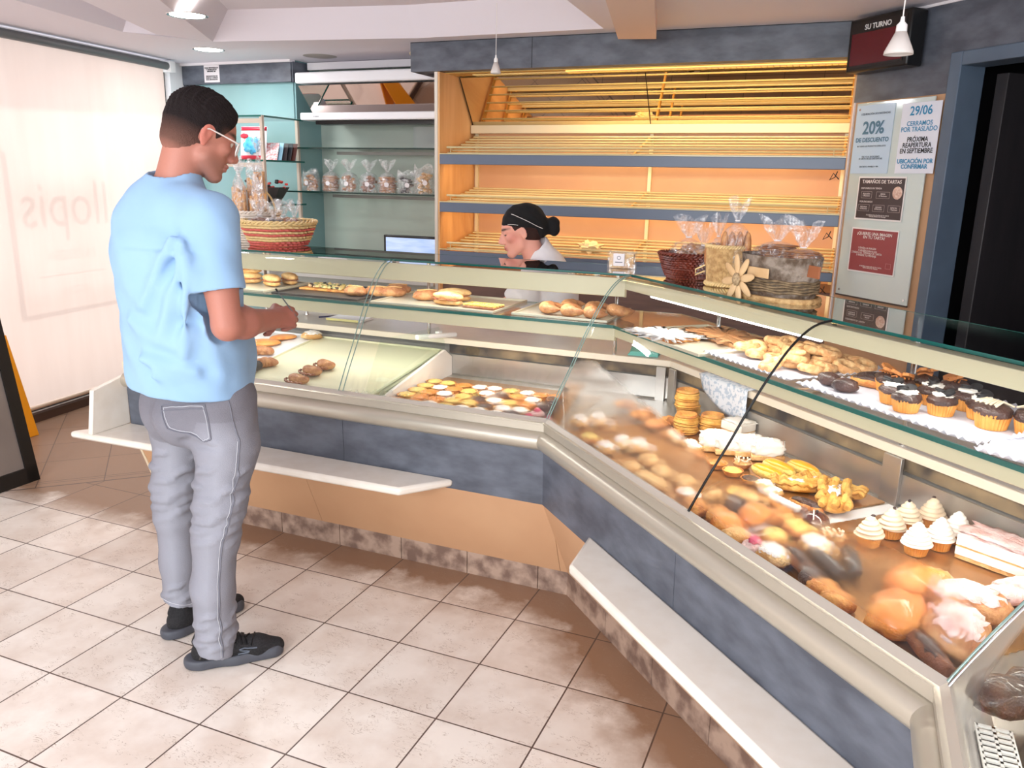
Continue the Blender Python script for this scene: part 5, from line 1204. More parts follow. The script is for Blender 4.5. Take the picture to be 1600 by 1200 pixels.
# birch basket with wooden flower
b = thing('birch_basket', 'oval grey birch bark basket with a pale wooden flower on its side', 'basket', tp(.56, .42), FR.rz())
g = MB(); g.lathe([(.098, 0), (.104, .03), (.106, .07), (.112, .12), (.114, .135), (.108, .135), (.10, .07), (.095, .005)], 60, wob=lambda q, i, z: 1+.02*noise.noise(Vector((cos(q)*6, sin(q)*6, z*40)))); o = g.build('bark_wall', M_bark, b, local=True, smooth=50); o.scale = (1.3, .88, 1)
g = MB(); 
for k in range(5): g.tube([(.108*1.3*cos(q), .108*.88*sin(q), .03+.008*k+.002*sin(q*9+k)) for q in [2*pi*i/80 for i in range(81)]], .0042, 5, caps=False)
g.build('twig_band', mat('twigs', (92, 74, 52), .8, c2=(140, 118, 88), ns=50), b, local=True, smooth=60)
g = MB(); g.tube([(.112*1.3*cos(q), .112*.9*sin(q), .006) for q in [2*pi*i/60 for i in range(61)]], .009, 6, caps=False); g.build('straw_foot', M_straw, b, local=True, smooth=60)
g = MB(); g.box((.02, -.103, .085), (.10, .004, .03)); g.build('wood_plaque', M_wood, b, local=True, bevel=.002)
fl = []
cx, cz = -.055, .055
for i in range(8):
    a = 2*pi*i/8+.2; T = Matrix.Translation((cx+.046*cos(a), -.118, cz+.046*sin(a))) @ Matrix.Rotation(-a, 4, 'Y')
    g = MB(); g.blob((0, 0, 0), (.036, .005, .013), .1, i, 2, 14, 8, xf=T); g.build('flower_petal', M_wood, b, local=True, smooth=180)
g = MB(); g.blob((cx, -.124, cz), (.019, .008, .019), .3, 3, 9, 18, 12); g.build('flower_centre', mat('rope_centre', (196, 170, 132), .8, c2=(150, 124, 92), ns=120), b, local=True, smooth=180)
g = MB(); g.box((.168, -.02, .10), (.06, .006, .035), -.2); g.build('wood_tag', mat('brown_tag', (160, 96, 60), .6), b, local=True)
bag('wafer_bag', 'clear bag of thin brown wafers lying across the birch basket, left', tp(.51, .44, ZT+.105), .3, .15, .12, .055, 'flat', seed=5, tilt=0)
bag('wafer_bag', 'clear bag of thin brown wafers lying at the right of the birch basket', tp(.64, .43, ZT+.10), -.5, .13, .11, .05, 'flat', seed=6)
# packaged loaf
t = thing('packed_slices', 'small clear pack of pale slices with white label on the counter glass', 'pack', FL.p(-.02, .50, ZT), .15)
g = MB()
for i in range(6): g.box((0, -.022+.009*i, .032), (.10, .0075, .06))
g.build('slices', F_pale, t, local=True, bevel=.002); g = MB(); g.box((0, 0, .034), (.115, .065, .067)); g.build('film', M_film, t, local=True)
g = MB(); g.box((-.01, -.0338, .036), (.045, .001, .05)); g.build('paper_label', M_white, t, local=True)
g = MB(); T = Matrix.Translation((-.01, -.0346, .044)) @ Matrix.Rotation(pi/2, 4, 'X'); g.lathe([(.006, 0), (.008, 0), (.008, .0004), (.006, .0004)], 20, xf=T, cap=False); g.box((-.01, -.0346, .026), (.03, .0006, .004)); g.build('label_print', mat('grey_ink2', (110, 110, 120), .6), t, local=True)

# left counter top baskets
b = thing('woven_basket', 'round cream and red woven basket of bagged sweets on the left counter', 'basket', FL.p(1.80, .60, ZT))
prof = [(.135+.045*min(1, i/8)**.8, .006+.0125*i, 1 if i in (0, 1, 4, 6) else 0) for i in range(9)]
weave(b, prof, [M_cane, M_red], n=34, rt=.0085); basket_rim(b, .186, .118, M_cane, 1, .009); inner(b, [(.12, .004), (.172, .11)], M_cane)
for i, (x, y, k, a) in enumerate(((-.09, -.03, 'mix', .2), (.02, -.06, 'choc', 1.1), (.10, 0, 'mix', 2), (-.02, .07, 'bis', .7))):
    p = FL.p(1.80, .60, ZT+.05); bag('sweet_bag', ['clear bag with white flare at the left of the woven basket', 'clear bag of dark biscuits at the front of the woven basket', 'clear bag of brown nut pieces at the right of the woven basket', 'clear bag behind the others in the woven basket'][i], (p.x+x, p.y+y, p.z), a, .12, .10, .075, k, M_film2, seed=i+10)
b = thing('white_basket', 'tall white wicker basket holding wrapped breadsticks beside the customer', 'basket', FL.p(2.04, .70, ZT))
weave(b, [(.115+.02*i/11, .005+.0125*i, 0) for i in range(12)], [M_whitew], n=30, rt=.0075); basket_rim(b, .14, .155, M_whitew, 1, .008); inner(b, [(.10, .004), (.128, .15)], M_whitew)
g = MB(); g.tube([(.13*cos(q), .02, .15+.13*sin(q)) for q in [pi*i/20 for i in range(21)]], .005, 6); g.build('hoop_handle', M_cane, b, local=True, smooth=60)
p = FL.p(2.04, .70, ZT+.03)
for i, (x, y, h) in enumerate(((-.06, -.03, .26), (.0, .02, .30), (.05, .0, .33), (.08, -.05, .24), (-.02, -.07, .24))):
    bag('breadstick_bag', ['wrapped breadsticks at the left of the white basket', 'wrapped breadsticks in the middle of the white basket', 'tallest wrapped breadsticks of the white basket', 'wrapped breadsticks leaning at the right of the white basket', 'wrapped breadsticks at the front of the white basket'][i], (p.x+x, p.y+y, p.z), i, .085, .07, h, 'stick', M_film2, neck=i % 2 == 0, seed=20+i)

# bags on the glass shelf
kinds = ('bis', 'flat', 'bis', 'mix', 'flat', 'choc', 'pale', 'pale'); BL_ = ['leftmost bag of pale biscuits on the glass shelf', 'bag of stacked biscuits, second from the left on the shelf', 'bag of rolled biscuits, third on the glass shelf', 'bag of dark biscuits under a tied flare, fourth on the shelf', 'wide bag of thin biscuits, fifth on the glass shelf', 'bag of black chocolate pieces on the glass shelf', 'tall bag of pink pale biscuits right of the black one', 'tall bag of pale biscuits at the right end of the shelf']
for i, x in enumerate((-3.84, -3.67, -3.50, -3.34, -3.17, -3.02, -2.87, -2.72)):
    bag('biscuit_bag', BL_[i], (x, 5.22+.02*(i % 2), 1.483), .1*i, .15, .11, .12 if i < 6 else .155, kinds[i], M_film2, neck=i in (1, 2, 3, 4), seed=30+i, sticker=True)
# things on the rack
t = thing('snack_bag', 'red and white printed snack bag with blue picture on the glass rack', 'bag', (-4.06, 4.85, 1.695))
g = MB(); nx, ny = 14, 16; Pp = []
for s_ in (-1, 1):
    g.sheet([[(-.115+.23*i/nx, -.0+s_*.028*sin(pi*i/nx)**.6*sin(pi*j/ny)**.6, .235*j/ny) for j in range(ny+1)] for i in range(nx+1)])
o = g.build('pouch', mat('snack_white', (236, 230, 234), .3, coat=.5), t, local=True, smooth=180); o.rotation_euler = (-.12, 0, 0)
for z0, z1, m in ((.0, .03, 'r'), (.205, .232, 'r')):
    g = MB(); g.sheet([[(-.113+.226*i/nx, -.0005-.0285*sin(pi*i/nx)**.6*sin(pi*(z/.235))**.6-.001, z) for z in (z0, (z0+z1)/2, z1)] for i in range(nx+1)]); o = g.build('red_band', mat('snack_red', (206, 36, 62), .3), t, local=True, smooth=180, recalc=False, solid=.001); o.rotation_euler = (-.12, 0, 0)
g = MB(); g.blob((.01, -.034, .10), (.07, .006, .055), .5, 3, 2.5, 26, 12); o = g.build('blue_picture', mat('snack_blue', (40, 150, 206), .4, c2=(110, 200, 230), ns=30), t, local=True, smooth=180); o.rotation_euler = (-.12, 0, 0)
g = MB(); g.blob((-.06, -.030, .165), (.035, .005, .018), .2, 3, 2.5, 20, 10); o = g.build('red_badge', mat('snack_red2', (214, 50, 70), .4), t, local=True, smooth=180); o.rotation_euler = (-.12, 0, 0)
cols = [(226, 226, 232), (150, 196, 220), (60, 50, 54), (40, 40, 46), (90, 50, 44)]
for i in range(5):
    g = MB(); g.box((0, 0, .07), (.12, .006, .14)); o = g.build('booklet', mat('booklet%d' % i, cols[i], .4, c2=(206, 120, 120) if i == 0 else None, ns=60)); o.location = (-3.915+.013*i, 4.84+.035*i, 1.697); o.rotation_euler = (-.55, 0, .35)
    tag(o, ['white booklet leaning at the front of the rack', 'pale blue booklet leaning behind the white one', 'dark booklet leaning on the rack, front', 'black booklet leaning on the rack', 'brown booklet at the back of the leaning row'][i], 'booklet')
t = thing('fruit_crate', 'black crate with red pattern on the low shelf of the glass rack', 'crate', (-3.99, 4.88, 1.39), .2)
g = MB(); g.add([(-.14, -.07, .11), (.15, -.08, .12), (.15, .08, .12), (-.14, .08, .11), (-.02, -.05, 0), (.08, -.05, 0), (.08, .05, 0), (-.02, .05, 0)], [(0, 1, 2, 3), (4, 7, 6, 5), (0, 4, 5, 1), (1, 5, 6, 2), (2, 6, 7, 3), (3, 7, 4, 0)]); g.build('crate_body', mat('black_card', (24, 18, 18), .5), t, local=True)
rr = random.Random(2)
for mi_ in (0, 1):
  g = MB()
  for i in range(22): g.blob((rr.uniform(-.13, .14), rr.uniform(-.08, .06), .12+rr.uniform(-.015, .05)), (.014, .006, .009), .3, i, 3, 7, 5)
  g.build(('red_wrapping', 'black_wrapping')[mi_], (mat('wrap_red', (204, 70, 64), .5), M_black)[mi_], t, local=True)
g = MB(); g.box((0, 0, .03), (.3, .2, .06)); o = g.build('white_package', mat('package_white', (222, 214, 216), .5, c2=(206, 150, 156), ns=18, thr=(.6, .7)), None, bevel=.005); o.location = (-4.0, 4.9, .952); tag(o, 'white package on the bottom shelf of the glass rack', 'package')
g = MB(); g.box((0, 0, .075), (.32, .03, .15)); o = g.build('clear_plastic_bin', glassmat('plastic_bin', (.86, .9, .93), 2)); o.location = (-2.83, 5.3, 1.795); tag(o, 'translucent plastic bin on the upper glass shelf', 'bin')

# monitor, phone, stand on the back table
t = thing('monitor', 'black computer monitor with pale blue screen beside the bread shelves', 'monitor', (-2.86, 5.02, .918))
g = MB(); g.box((0, 0, .155), (.44, .03, .26)); g.build('bezel', M_black, t, local=True, bevel=.006)
g = MB(); g.box((0, -.0165, .158), (.40, .002, .22)); g.build('screen', mat('lit_screen', (150, 176, 214), .3, c2=(206, 220, 240), ns=4, stretch=(1, 1, 6), emit=.55, ecol=(150, 180, 226)), t, local=True)
g = MB(); g.box((0, .02, .015), (.2, .14, .03)); g.build('stand', M_black, t, local=True, bevel=.005)
t = thing('desk_phone', 'black desk phone left of the monitor', 'phone', (-3.15, 4.95, .918), .3)
g = MB(); g.box((0, 0, .02), (.16, .12, .035)); g.build('base', M_black, t, local=True, bevel=.01); g = MB(); g.blob((0, 0, .05), (.09, .025, .018), .05, 1); g.build('handset', M_black, t, local=True, smooth=180)
t = thing('wire_stand', 'small white wire stand on the back table', 'stand', (-3.48, 4.95, .918))
g = MB(); g.tube([(-.12, 0, 0), (-.12, 0, .10), (.12, 0, .10), (.12, 0, 0)], .005, 8); g.build('wire_frame', M_white, t, local=True, smooth=60)
g = MB(); g.tube([(.12, 0, .1), (.12, .08, 0)], .005, 8); g.build('rear_leg', M_white, t, local=True)
# worktop things
t = thing('notepad', 'white notepad with yellow edge on the worktop behind the left counter', 'notepad', FL.p(1.50, .77, .8665), .05)
g = MB(); g.box((0, 0, .007), (.20, .13, .013)); g.build('pages', mat('note_paper', (226, 230, 238), .6), t, local=True); g = MB(); g.box((-.01, -.067, .007), (.19, .003, .012)); g.build('yellow_binding', mat('yellow_edge', (232, 222, 150), .5), t, local=True)
t = thing('pen', 'dark blue pen lying left of the notepad', 'pen', FL.p(1.64, .77, .872), .9)
g = MB(); g.tube([(-.05, 0, 0), (.05, 0, 0)], .0045, 8); g.build('barrel', mat('pen_blue', (40, 44, 90), .3), t, local=True, smooth=50); g = MB(); g.tube([(.02, 0, 0), (.053, 0, 0)], .0055, 8); g.build('cap', M_black, t, local=True, smooth=50)
g = MB(); g.lathe([(.012, 0), (.009, .02), (.011, .035), (.001, .04)], 14); o = g.build('steel_shaker', M_chrome, smooth=50); o.location = FL.p(1.80, .80, .8655); tag(o, 'tiny steel shaker on the worktop left of the pen', 'shaker')
t = g = MB()
for i in range(4): g.box((0, 0, .003+.005*i), (.13-.004*i, .11, .004), .04*i)
o = g.build('teal_napkins', mat('teal_paper', (110, 190, 178), .7)); o.location = FL.p(-.10, .66, .8655); o.rotation_euler = (0, 0, .1); tag(o, 'folded teal napkins on the worktop by the inner corner', 'napkins')
# patterned sheet hanging over the worktop edge
g = MB(); Pp = []
for i in range(13):
    f = i/12; row = []
    for j in range(12):
        q = j/11
        if q < .35: t_, z_ = .74-.18*q/.35, .869
        else:
            e = (q-.35)/.65; t_, z_ = .56-.004-.006*sin(f*6), .869-e*(.06+.07*min(1, f*1.6))
        row.append(FR.p(-.01+.30*f+.05*(q-.35)*(1-f), t_, z_))
    Pp.append(row)
g.sheet(Pp); o = g.build('printed_tissue', mat('tissue', (222, 226, 234), .6, c2=(176, 192, 210), ns=60, thr=(.5, .56)), smooth=180, recalc=False, solid=.0008); tag(o, 'white tissue with faint grey pattern hanging over the worktop edge', 'tissue')
# crumpled paper bag on the bread shelf
g = MB(); g.blob((0, 0, .03), (.07, .04, .035), .9, 4, 3.2, 20, 14); o = g.build('crumpled_paper', mat('cream_paper', (246, 228, 184), .7), smooth=30); o.location = (-1.53, 4.93, 1.165); tag(o, 'crumpled cream paper on the lowest bread shelf', 'paper')
# wall notice
t = thing('wall_notice', 'small white notice with two lines blocks under the ceiling at left', 'sign', (-4.72, 5.217, 2.34))
g = MB(); g.box((0, 0, 0), (.15, .003, .125)); g.build('paper', M_white, t, local=True, bevel=.001)
for z, s_ in ((.03, 'ZONA VIDEOVIGILADA\nY GRABACION DE\nIMAGENES 24H'), (-.03, 'PREGUNTE POR SUS\nPEDIDOS Y TURNOS\nEN EL MOSTRADOR')): text('lettering', s_, M_black, .0125, Matrix.Translation((-4.72, 5.2145, 2.34+z)) @ Matrix.Rotation(pi/2, 4, 'X'), t, bold=.0003)
g = MB(); g.tube([(.03*cos(q), 0, .012*sin(q)) for q in [2*pi*i/16 for i in range(17)]], .005, 6, caps=False); o = g.build('ceiling_hook_ring', mat('ring_beige', (206, 190, 160), .5), smooth=60); o.location = (-2.82, 5.0, 2.39); tag(o, 'beige ring fitting under the ceiling above the air conditioner', 'fitting')

# ------------------------------------------------------------------ pavement board and wet floor sign
t = thing('pavement_board', 'black A-frame board folded open at the left edge of the floor', 'sign', (-4.03, 2.45, 0))
M_bf = mat('black_frame', (16, 15, 16), .4)
def leg(x0, x1, y0, y1, h, w_, m, d=.022, name='frame_half', full=True):
    g = MB()
    def bar(a, b, wd): 
        a, b = Vector(a), Vector(b); g.tube([a, b], wd/2*1.2, 4)
    T = lambda f, y: (x0+(x1-x0)*f, y, h*f)
    for y in (y0, y1): g.add([(T(f, y)[0]+dx, y+dy, T(f, y)[2]) for f in (0, 1) for dx in (-d/2, d/2) for dy in ((0, w_) if y == y0 else (-w_, 0))], [(0, 1, 3, 2), (4, 6, 7, 5), (0, 4, 5, 1), (2, 3, 7, 6), (0, 2, 6, 4), (1, 5, 7, 3)])
    for f0, f1 in ((.0, .07), (.93, 1.0)): g.add([(T(f, y)[0]+dx, y, T(f, y)[2]) for f in (f0, f1) for dx in (-d/2, d/2) for y in (y0, y1)], [(0, 1, 3, 2), (4, 6, 7, 5), (0, 4, 5, 1), (2, 3, 7, 6), (0, 2, 6, 4), (1, 5, 7, 3)])
    g.build(name, m, t)
leg(-3.87, -4.06, 2.17, 2.78, 1.12, .065, M_bf); leg(-4.25, -4.07, 2.17, 2.78, 1.12, .065, M_bf)
g = MB(); g.add([(-3.872-.19*f+dx, y, 1.12*f) for f in (.06, .94) for dx in (-.004, .004) for y in (2.2, 2.75)], [(0, 1, 3, 2), (4, 6, 7, 5), (0, 4, 5, 1), (2, 3, 7, 6), (0, 2, 6, 4), (1, 5, 7, 3)]); g.build('grey_panel', mat('board_panel', (128, 118, 112), .3, c2=(110, 100, 96), ns=2, coat=.5), t)
t = thing('wet_floor_sign', 'yellow folding wet floor sign behind the black board', 'sign', (-4.65, 3.15, 0))
M_yel = mat('safety_yellow', (244, 158, 24), .4)
for sx, nm in ((1, 'front_leaf'), (-1, 'rear_leaf')):
    g = MB(); xb, xt = -4.66+sx*.115, -4.66+sx*.012
    g.add([(xb+(xt-xb)*f+dx, 3.155+s_*(.145-.055*f), .63*f) for f in (0, 1) for dx in (-.008, .008) for s_ in (-1, 1)], [(0, 1, 3, 2), (4, 6, 7, 5), (0, 4, 5, 1), (2, 3, 7, 6), (0, 2, 6, 4), (1, 5, 7, 3)]); p_ = g.build(nm, M_yel, t, bevel=.004)
g = MB(); g.add([(-4.56-.06*f*0+dx-.103*((z)/.63)+.016, 3.155+y, z) for dx in (0, .002) for y, z in ((-.05, .28), (.05, .28), (0, .40))], [(0, 1, 2), (5, 4, 3), (0, 3, 4, 1), (1, 4, 5, 2), (2, 5, 3, 0)]); g.build('warning_triangle', M_black, t)
g = MB(); g.box((-4.66, 3.155, .635), (.04, .12, .03)); g.build('hinge_grip', M_yel, t, bevel=.006)
# ------------------------------------------------------------------ implicit surface sculpting (numpy) for bodies and clothes
class Vol:
    def __init__(s, lo, hi, h):
        s.lo = np.array(lo, float); s.h = h; s.n = np.ceil((np.array(hi)-s.lo)/h).astype(int)+1
        s.F = np.full(s.n, 1.0, np.float32)
    def _sub(s, lo, hi):
        a = np.clip(np.floor((np.array(lo)-s.lo)/s.h).astype(int), 0, s.n-1); b = np.clip(np.ceil((np.array(hi)-s.lo)/s.h).astype(int)+1, 1, s.n)
        if np.any(b <= a): return None
        ax = [s.lo[i]+s.h*np.arange(a[i], b[i]) for i in range(3)]
        X, Y, Z = np.meshgrid(*ax, indexing='ij', sparse=True)
        return (slice(a[0], b[0]), slice(a[1], b[1]), slice(a[2], b[2])), X, Y, Z
    def _mix(s, sl, d, k, mode):
        f = s.F[sl]
        if mode == 'sub': 
            d = -d
            if k > 0: hh = np.maximum(k-np.abs(f-d), 0)/k; s.F[sl] = np.maximum(f, d)+hh*hh*k*.25
            else: s.F[sl] = np.maximum(f, d)
        else:
            if k > 0: hh = np.maximum(k-np.abs(f-d), 0)/k; s.F[sl] = np.minimum(f, d)-hh*hh*k*.25
            else: s.F[sl] = np.minimum(f, d)
    def cap(s, a, b, ra, rb, k=.02, mode='add', phi=0, sc=(1, 1)):
        """tapered capsule; phi/sc: its section is an ellipse, sc[0] along heading phi, sc[1] across"""
        a, b = np.array(a, float), np.array(b, float); m = max(ra, rb)*max(sc)+k+.02
        r = s._sub(np.minimum(a, b)-m, np.maximum(a, b)+m)
        if r is None: return s
        sl, X, Y, Z = r; c, q = cos(phi), sin(phi)
        f = lambda x, y, z: ((c*x+q*y)/sc[0], (-q*x+c*y)/sc[1], z)
        A = np.array(f(*a)); B = np.array(f(*b)); PX, PY, PZ = f(X, Y, Z)
        D = B-A; L = max(1e-9, float(D@D)); t = np.clip(((PX-A[0])*D[0]+(PY-A[1])*D[1]+(PZ-A[2])*D[2])/L, 0, 1)
        d = np.sqrt((PX-A[0]-t*D[0])**2+(PY-A[1]-t*D[1])**2+(PZ-A[2]-t*D[2])**2)-(ra+(rb-ra)*t)
        s._mix(sl, (d*min(min(sc), 1)).astype(np.float32), k, mode); return s
    def ell(s, c, r, k=.02, mode='add', M=None):
        c = np.array(c, float); r = np.array(r, float); m = max(r)+k+.02
        q = s._sub(c-m, c+m)
        if q is None: return s
        sl, X, Y, Z = q; x, y, z = X-c[0], Y-c[1], Z-c[2]
        if M is not None:
            M = np.array(M); x, y, z = M[0][0]*x+M[1][0]*y+M[2][0]*z, M[0][1]*x+M[1][1]*y+M[2][1]*z, M[0][2]*x+M[1][2]*y+M[2][2]*z
        k0 = np.sqrt((x/r[0])**2+(y/r[1])**2+(z/r[2])**2); k1 = np.sqrt((x/r[0]**2)**2+(y/r[1]**2)**2+(z/r[2]**2)**2)+1e-9
        s._mix(sl, (k0*(k0-1)/k1).astype(np.float32), k, mode); return s
    def plane(s, p, n, k=0):
        """cut away what lies beyond the plane (on the side of n)"""
        n = np.array(n, float); n /= np.linalg.norm(n); sl, X, Y, Z = s._sub(s.lo, s.lo+s.h*(s.n-1))
        d = (X-p[0])*n[0]+(Y-p[1])*n[1]+(Z-p[2])*n[2]
        f = s.F
        if k: hh = np.maximum(k-np.abs(f-d), 0)/k; s.F = (np.maximum(f, d)+hh*hh*k*.25).astype(np.float32)
        else: s.F = np.maximum(f, d).astype(np.float32)
        return s
    def disp(s, fn, band=.05):
        sl, X, Y, Z = s._sub(s.lo, s.lo+s.h*(s.n-1)); s.F = (s.F+fn(X, Y, Z)).astype(np.float32); return s
    def mesh(s, smooth=1):
        F = s.F; F[0], F[-1] = np.maximum(F[0], .01), np.maximum(F[-1], .01); F[:, 0] = np.maximum(F[:, 0], .01); F[:, -1] = np.maximum(F[:, -1], .01); F[:, :, 0] = np.maximum(F[:, :, 0], .01); F[:, :, -1] = np.maximum(F[:, :, -1], .01)
        S = F < 0; nx, ny, nz = F.shape
        cnt = np.zeros((nx-1, ny-1, nz-1), np.int8)
        for dx in (0, 1):
            for dy in (0, 1):
                for dz in (0, 1): cnt += S[dx:nx-1+dx, dy:ny-1+dy, dz:nz-1+dz]
        act = np.argwhere((cnt > 0) & (cnt < 8)); idx = np.full(cnt.shape, -1, np.int32); idx[tuple(act.T)] = np.arange(len(act))
        acc = np.zeros((len(act), 3)); num = np.zeros(len(act)); cs = [(i, j, k) for i in (0, 1) for j in (0, 1) for k in (0, 1)]
        for a in cs:
            for ax in range(3):
                if a[ax]: continue
                b = list(a); b[ax] = 1
                fa = F[tuple((act+a).T)]; fb = F[tuple((act+b).T)]; m = (fa < 0) != (fb < 0)
                t = np.where(m, fa/np.where(m, fa-fb, 1), 0); p = np.tile(np.array(a, float), (len(act), 1)); p[:, ax] = t
                acc += p*m[:, None]; num += m
        V = s.lo+s.h*(act+acc/num[:, None])
        Q = []
        for ax in range(3):
            o1, o2 = (ax+1) % 3, (ax+2) % 3
            sl0 = [slice(1, -1)]*3; sl0[ax] = slice(0, -1); sl1 = [slice(1, -1)]*3; sl1[ax] = slice(1, None)
            a, b = S[tuple(sl0)], S[tuple(sl1)]; e = np.argwhere(a != b); inside = a[tuple(e.T)]
            base = e.copy(); base[:, o1] += 1; base[:, o2] += 1
            def cell(d1, d2):
                c = base.copy(); c[:, o1] -= d1; c[:, o2] -= d2; return idx[tuple(c.T)]
            q = np.stack([cell(0, 0), cell(1, 0), cell(1, 1), cell(0, 1)], 1); q[~inside] = q[~inside][:, ::-1]; Q.append(q)
        Q = np.concatenate(Q); Q = Q[(Q >= 0).all(1)]
        for _ in range(smooth):
            N = np.zeros_like(V); c = np.zeros(len(V))
            for i in range(4):
                a, b = Q[:, i], Q[:, (i+1) % 4]
                np.add.at(N, a, V[b]); np.add.at(c, a, 1); np.add.at(N, b, V[a]); np.add.at(c, b, 1)
            V = V*.5+.5*N/np.maximum(c, 1)[:, None]
        return V, Q
def volobj(vol, name, mats, parent, color=None, smooth=1, local=True):
    V, Q = vol.mesh(smooth); me = bpy.data.meshes.new(name)
    me.vertices.add(len(V)); me.vertices.foreach_set('co', V.ravel().astype(np.float32)); me.loops.add(Q.size); me.loops.foreach_set('vertex_index', Q.ravel().astype(np.int32))
    me.polygons.add(len(Q)); me.polygons.foreach_set('loop_start', np.arange(0, Q.size, 4, dtype=np.int32)); me.polygons.foreach_set('use_smooth', np.ones(len(Q), bool))
    me.update(calc_edges=True)
    for m in (mats if isinstance(mats, list) else [mats]): me.materials.append(m)
    if color is not None:
        ca = me.color_attributes.new('Col', 'FLOAT_COLOR', 'POINT'); C_ = np.ones((len(V), 4), np.float32); C_[:, :3] = color(V); ca.data.foreach_set('color', C_.ravel())
    o = bpy.data.objects.new(name, me); COL.objects.link(o); o.parent = parent
    return o, V, Q
def vcmat(name, rough=.5, sss=0, bump=0, bs=60, sheen=0, spec=.4):
    m, nt, b = newmat(name); N, L = nt.nodes, nt.links
    a = N.new('ShaderNodeVertexColor'); a.layer_name = 'Col'; L.new(a.outputs[0], b.inputs['Base Color']); b.inputs['Roughness'].default_value = rough; b.inputs['Specular IOR Level'].default_value = spec
    if sss: b.inputs['Subsurface Weight'].default_value = sss; b.inputs['Subsurface Radius'].default_value = (.012, .005, .003); b.inputs['Subsurface Scale'].default_value = .5
    if bump:
        tc = N.new('ShaderNodeTexCoord'); n2 = N.new('ShaderNodeTexNoise'); n2.inputs['Scale'].default_value = bs; n2.inputs['Detail'].default_value = 5; L.new(tc.outputs['Object'], n2.inputs['Vector'])
        bp = N.new('ShaderNodeBump'); bp.inputs['Strength'].default_value = bump; bp.inputs['Distance'].default_value = .004; L.new(n2.outputs[0], bp.inputs['Height']); L.new(bp.outputs[0], b.inputs['Normal'])
    return m
def lerp(a, b, t): return a+(b-a)*np.clip(t, 0, 1)[:, None]
def L3(c): return np.array(lin(c))
def frame_m(yaw, pitch=0, roll=0):
    """columns: forward, left, up of a head/foot facing yaw, nodding down by pitch"""
    return np.array((Matrix.Rotation(yaw, 3, 'Z') @ Matrix.Rotation(pitch, 3, 'Y') @ Matrix.Rotation(roll, 3, 'X')))
M_skin = vcmat('skin', .5, .12, .12, 220)
M_hair = vcmat('hair', .75, 0, .9, 260, spec=.2)

def head_into(v, c, M, sex='m', k=.012):
    """skull, face, ear. c = head centre, M = frame; local x forward, y left, z up"""
    P_ = lambda x, y, z: tuple(np.array(c)+M @ np.array((x, y, z)))
    E = lambda x, y, z, r, k_=k, mode='add': v.ell(P_(x, y, z), r, k_, mode, M)
    E(-.012, 0, .028, (.096, .076, .092)); E(.022, 0, .02, (.075, .066, .085)); E(.03, 0, -.035, (.062, .056, .062)); E(-.045, 0, .0, (.06, .066, .07))
    v.cap(P_(.02, .040, -.062), P_(.074, .014, -.098), .026, .020, .02); v.cap(P_(.02, -.040, -.062), P_(.074, -.014, -.098), .026, .020, .02)   # jaw
    E(.078, 0, -.098, (.022, .022, .019)); E(.064, 0, -.058, (.030, .032, .032), .015)
    for s_ in (-1, 1):
        v.cap(P_(.086, s_*.012, .024), P_(.072, s_*.046, .022), .010, .008, .012)      # brow
        E(.066, s_*.042, -.016, (.020, .017, .018), .015)                                # cheekbone
        E(.093, s_*.031, .006, (.013, .015, .010), .006, 'sub')                          # eye socket
        E(.078, s_*.031, .005, (.0125, .0125, .0115), .002)                              # eyeball
        v.cap(P_(.089, s_*.022, .0125), P_(.083, s_*.043, .0115), .0035, .003, .003)     # upper lid
        E(.106, s_*.011, -.036, (.011, .009, .009), .006)                                # nostril wing
    E(.092, 0, -.018, (.020, .014, .030), .008); v.cap(P_(.090, 0, .016), P_(.118, 0, -.024), .0085, .0105, .010); E(.117, 0, -.030, (.0115, .0105, .010), .006)
    E(.097, 0, -.058, (.012, .022, .007), .005); E(.095, 0, -.070, (.012, .019, .0075), .005); v.cap(P_(.110, .016, -.0635), P_(.110, -.016, -.0635), .0022, .0022, .003, 'sub')
    for s_ in (-1, 1):
        v.ell(P_(-.004, s_*.077, -.004), (.019, .006, .031), .004, 'add', M @ frame_m(-s_*.35, .15))
        v.ell(P_(.001, s_*.083, .002), (.010, .005, .016), .003, 'sub', M @ frame_m(-s_*.35, .15))
        E(-.002, s_*.074, -.03, (.009, .006, .010), .004)
    return P_

# ================================================================== the customer
AZ = atan2(.69407, .71992)
man = thing('person', 'man seen from behind in light blue t-shirt and grey jeans looking into the counter', 'person', (-1.88, 1.95, 0), atan2(.69407, .71992))
man.rotation_euler.z = atan2(.69407, .71992)
# local axes: x to the picture's right, y away from the camera, z up
PH = radians(30); fx, fy = cos(PH), sin(PH); lx, ly = -sin(PH), cos(PH)
sR = (.048, -.155, 1.468); sL = (-.120, .175, 1.462)
eR = (.075, -.215, 1.165); wR = (.222, -.040, 1.150); hR = (.285, .020, 1.148)
eL = (-.02, .29, 1.19); wL = (.16, .17, 1.125)
MH = frame_m(radians(14), radians(24)); hc = (.043, .0, 1.712)
sk0, sk1 = L3((182, 120, 102)), L3((160, 98, 84))
b = Vol((-.30, -.32, .93), (.36, .42, 1.86), .004)
b.cap((-.04, .02, 1.0), (-.045, .02, 1.40), .13, .14, .04, phi=PH, sc=(.9, 1.3)); b.cap((-.045, .02, 1.40), (-.05, .02, 1.47), .13, .10, .04, phi=PH, sc=(.9, 1.3))
b.cap((-.05, .015, 1.50), (.0, .0, 1.66), .062, .052, .03)
b.cap((-.06, .02, 1.50), sR, .06, .058, .04); b.cap((-.06, .02, 1.50), sL, .06, .058, .04)
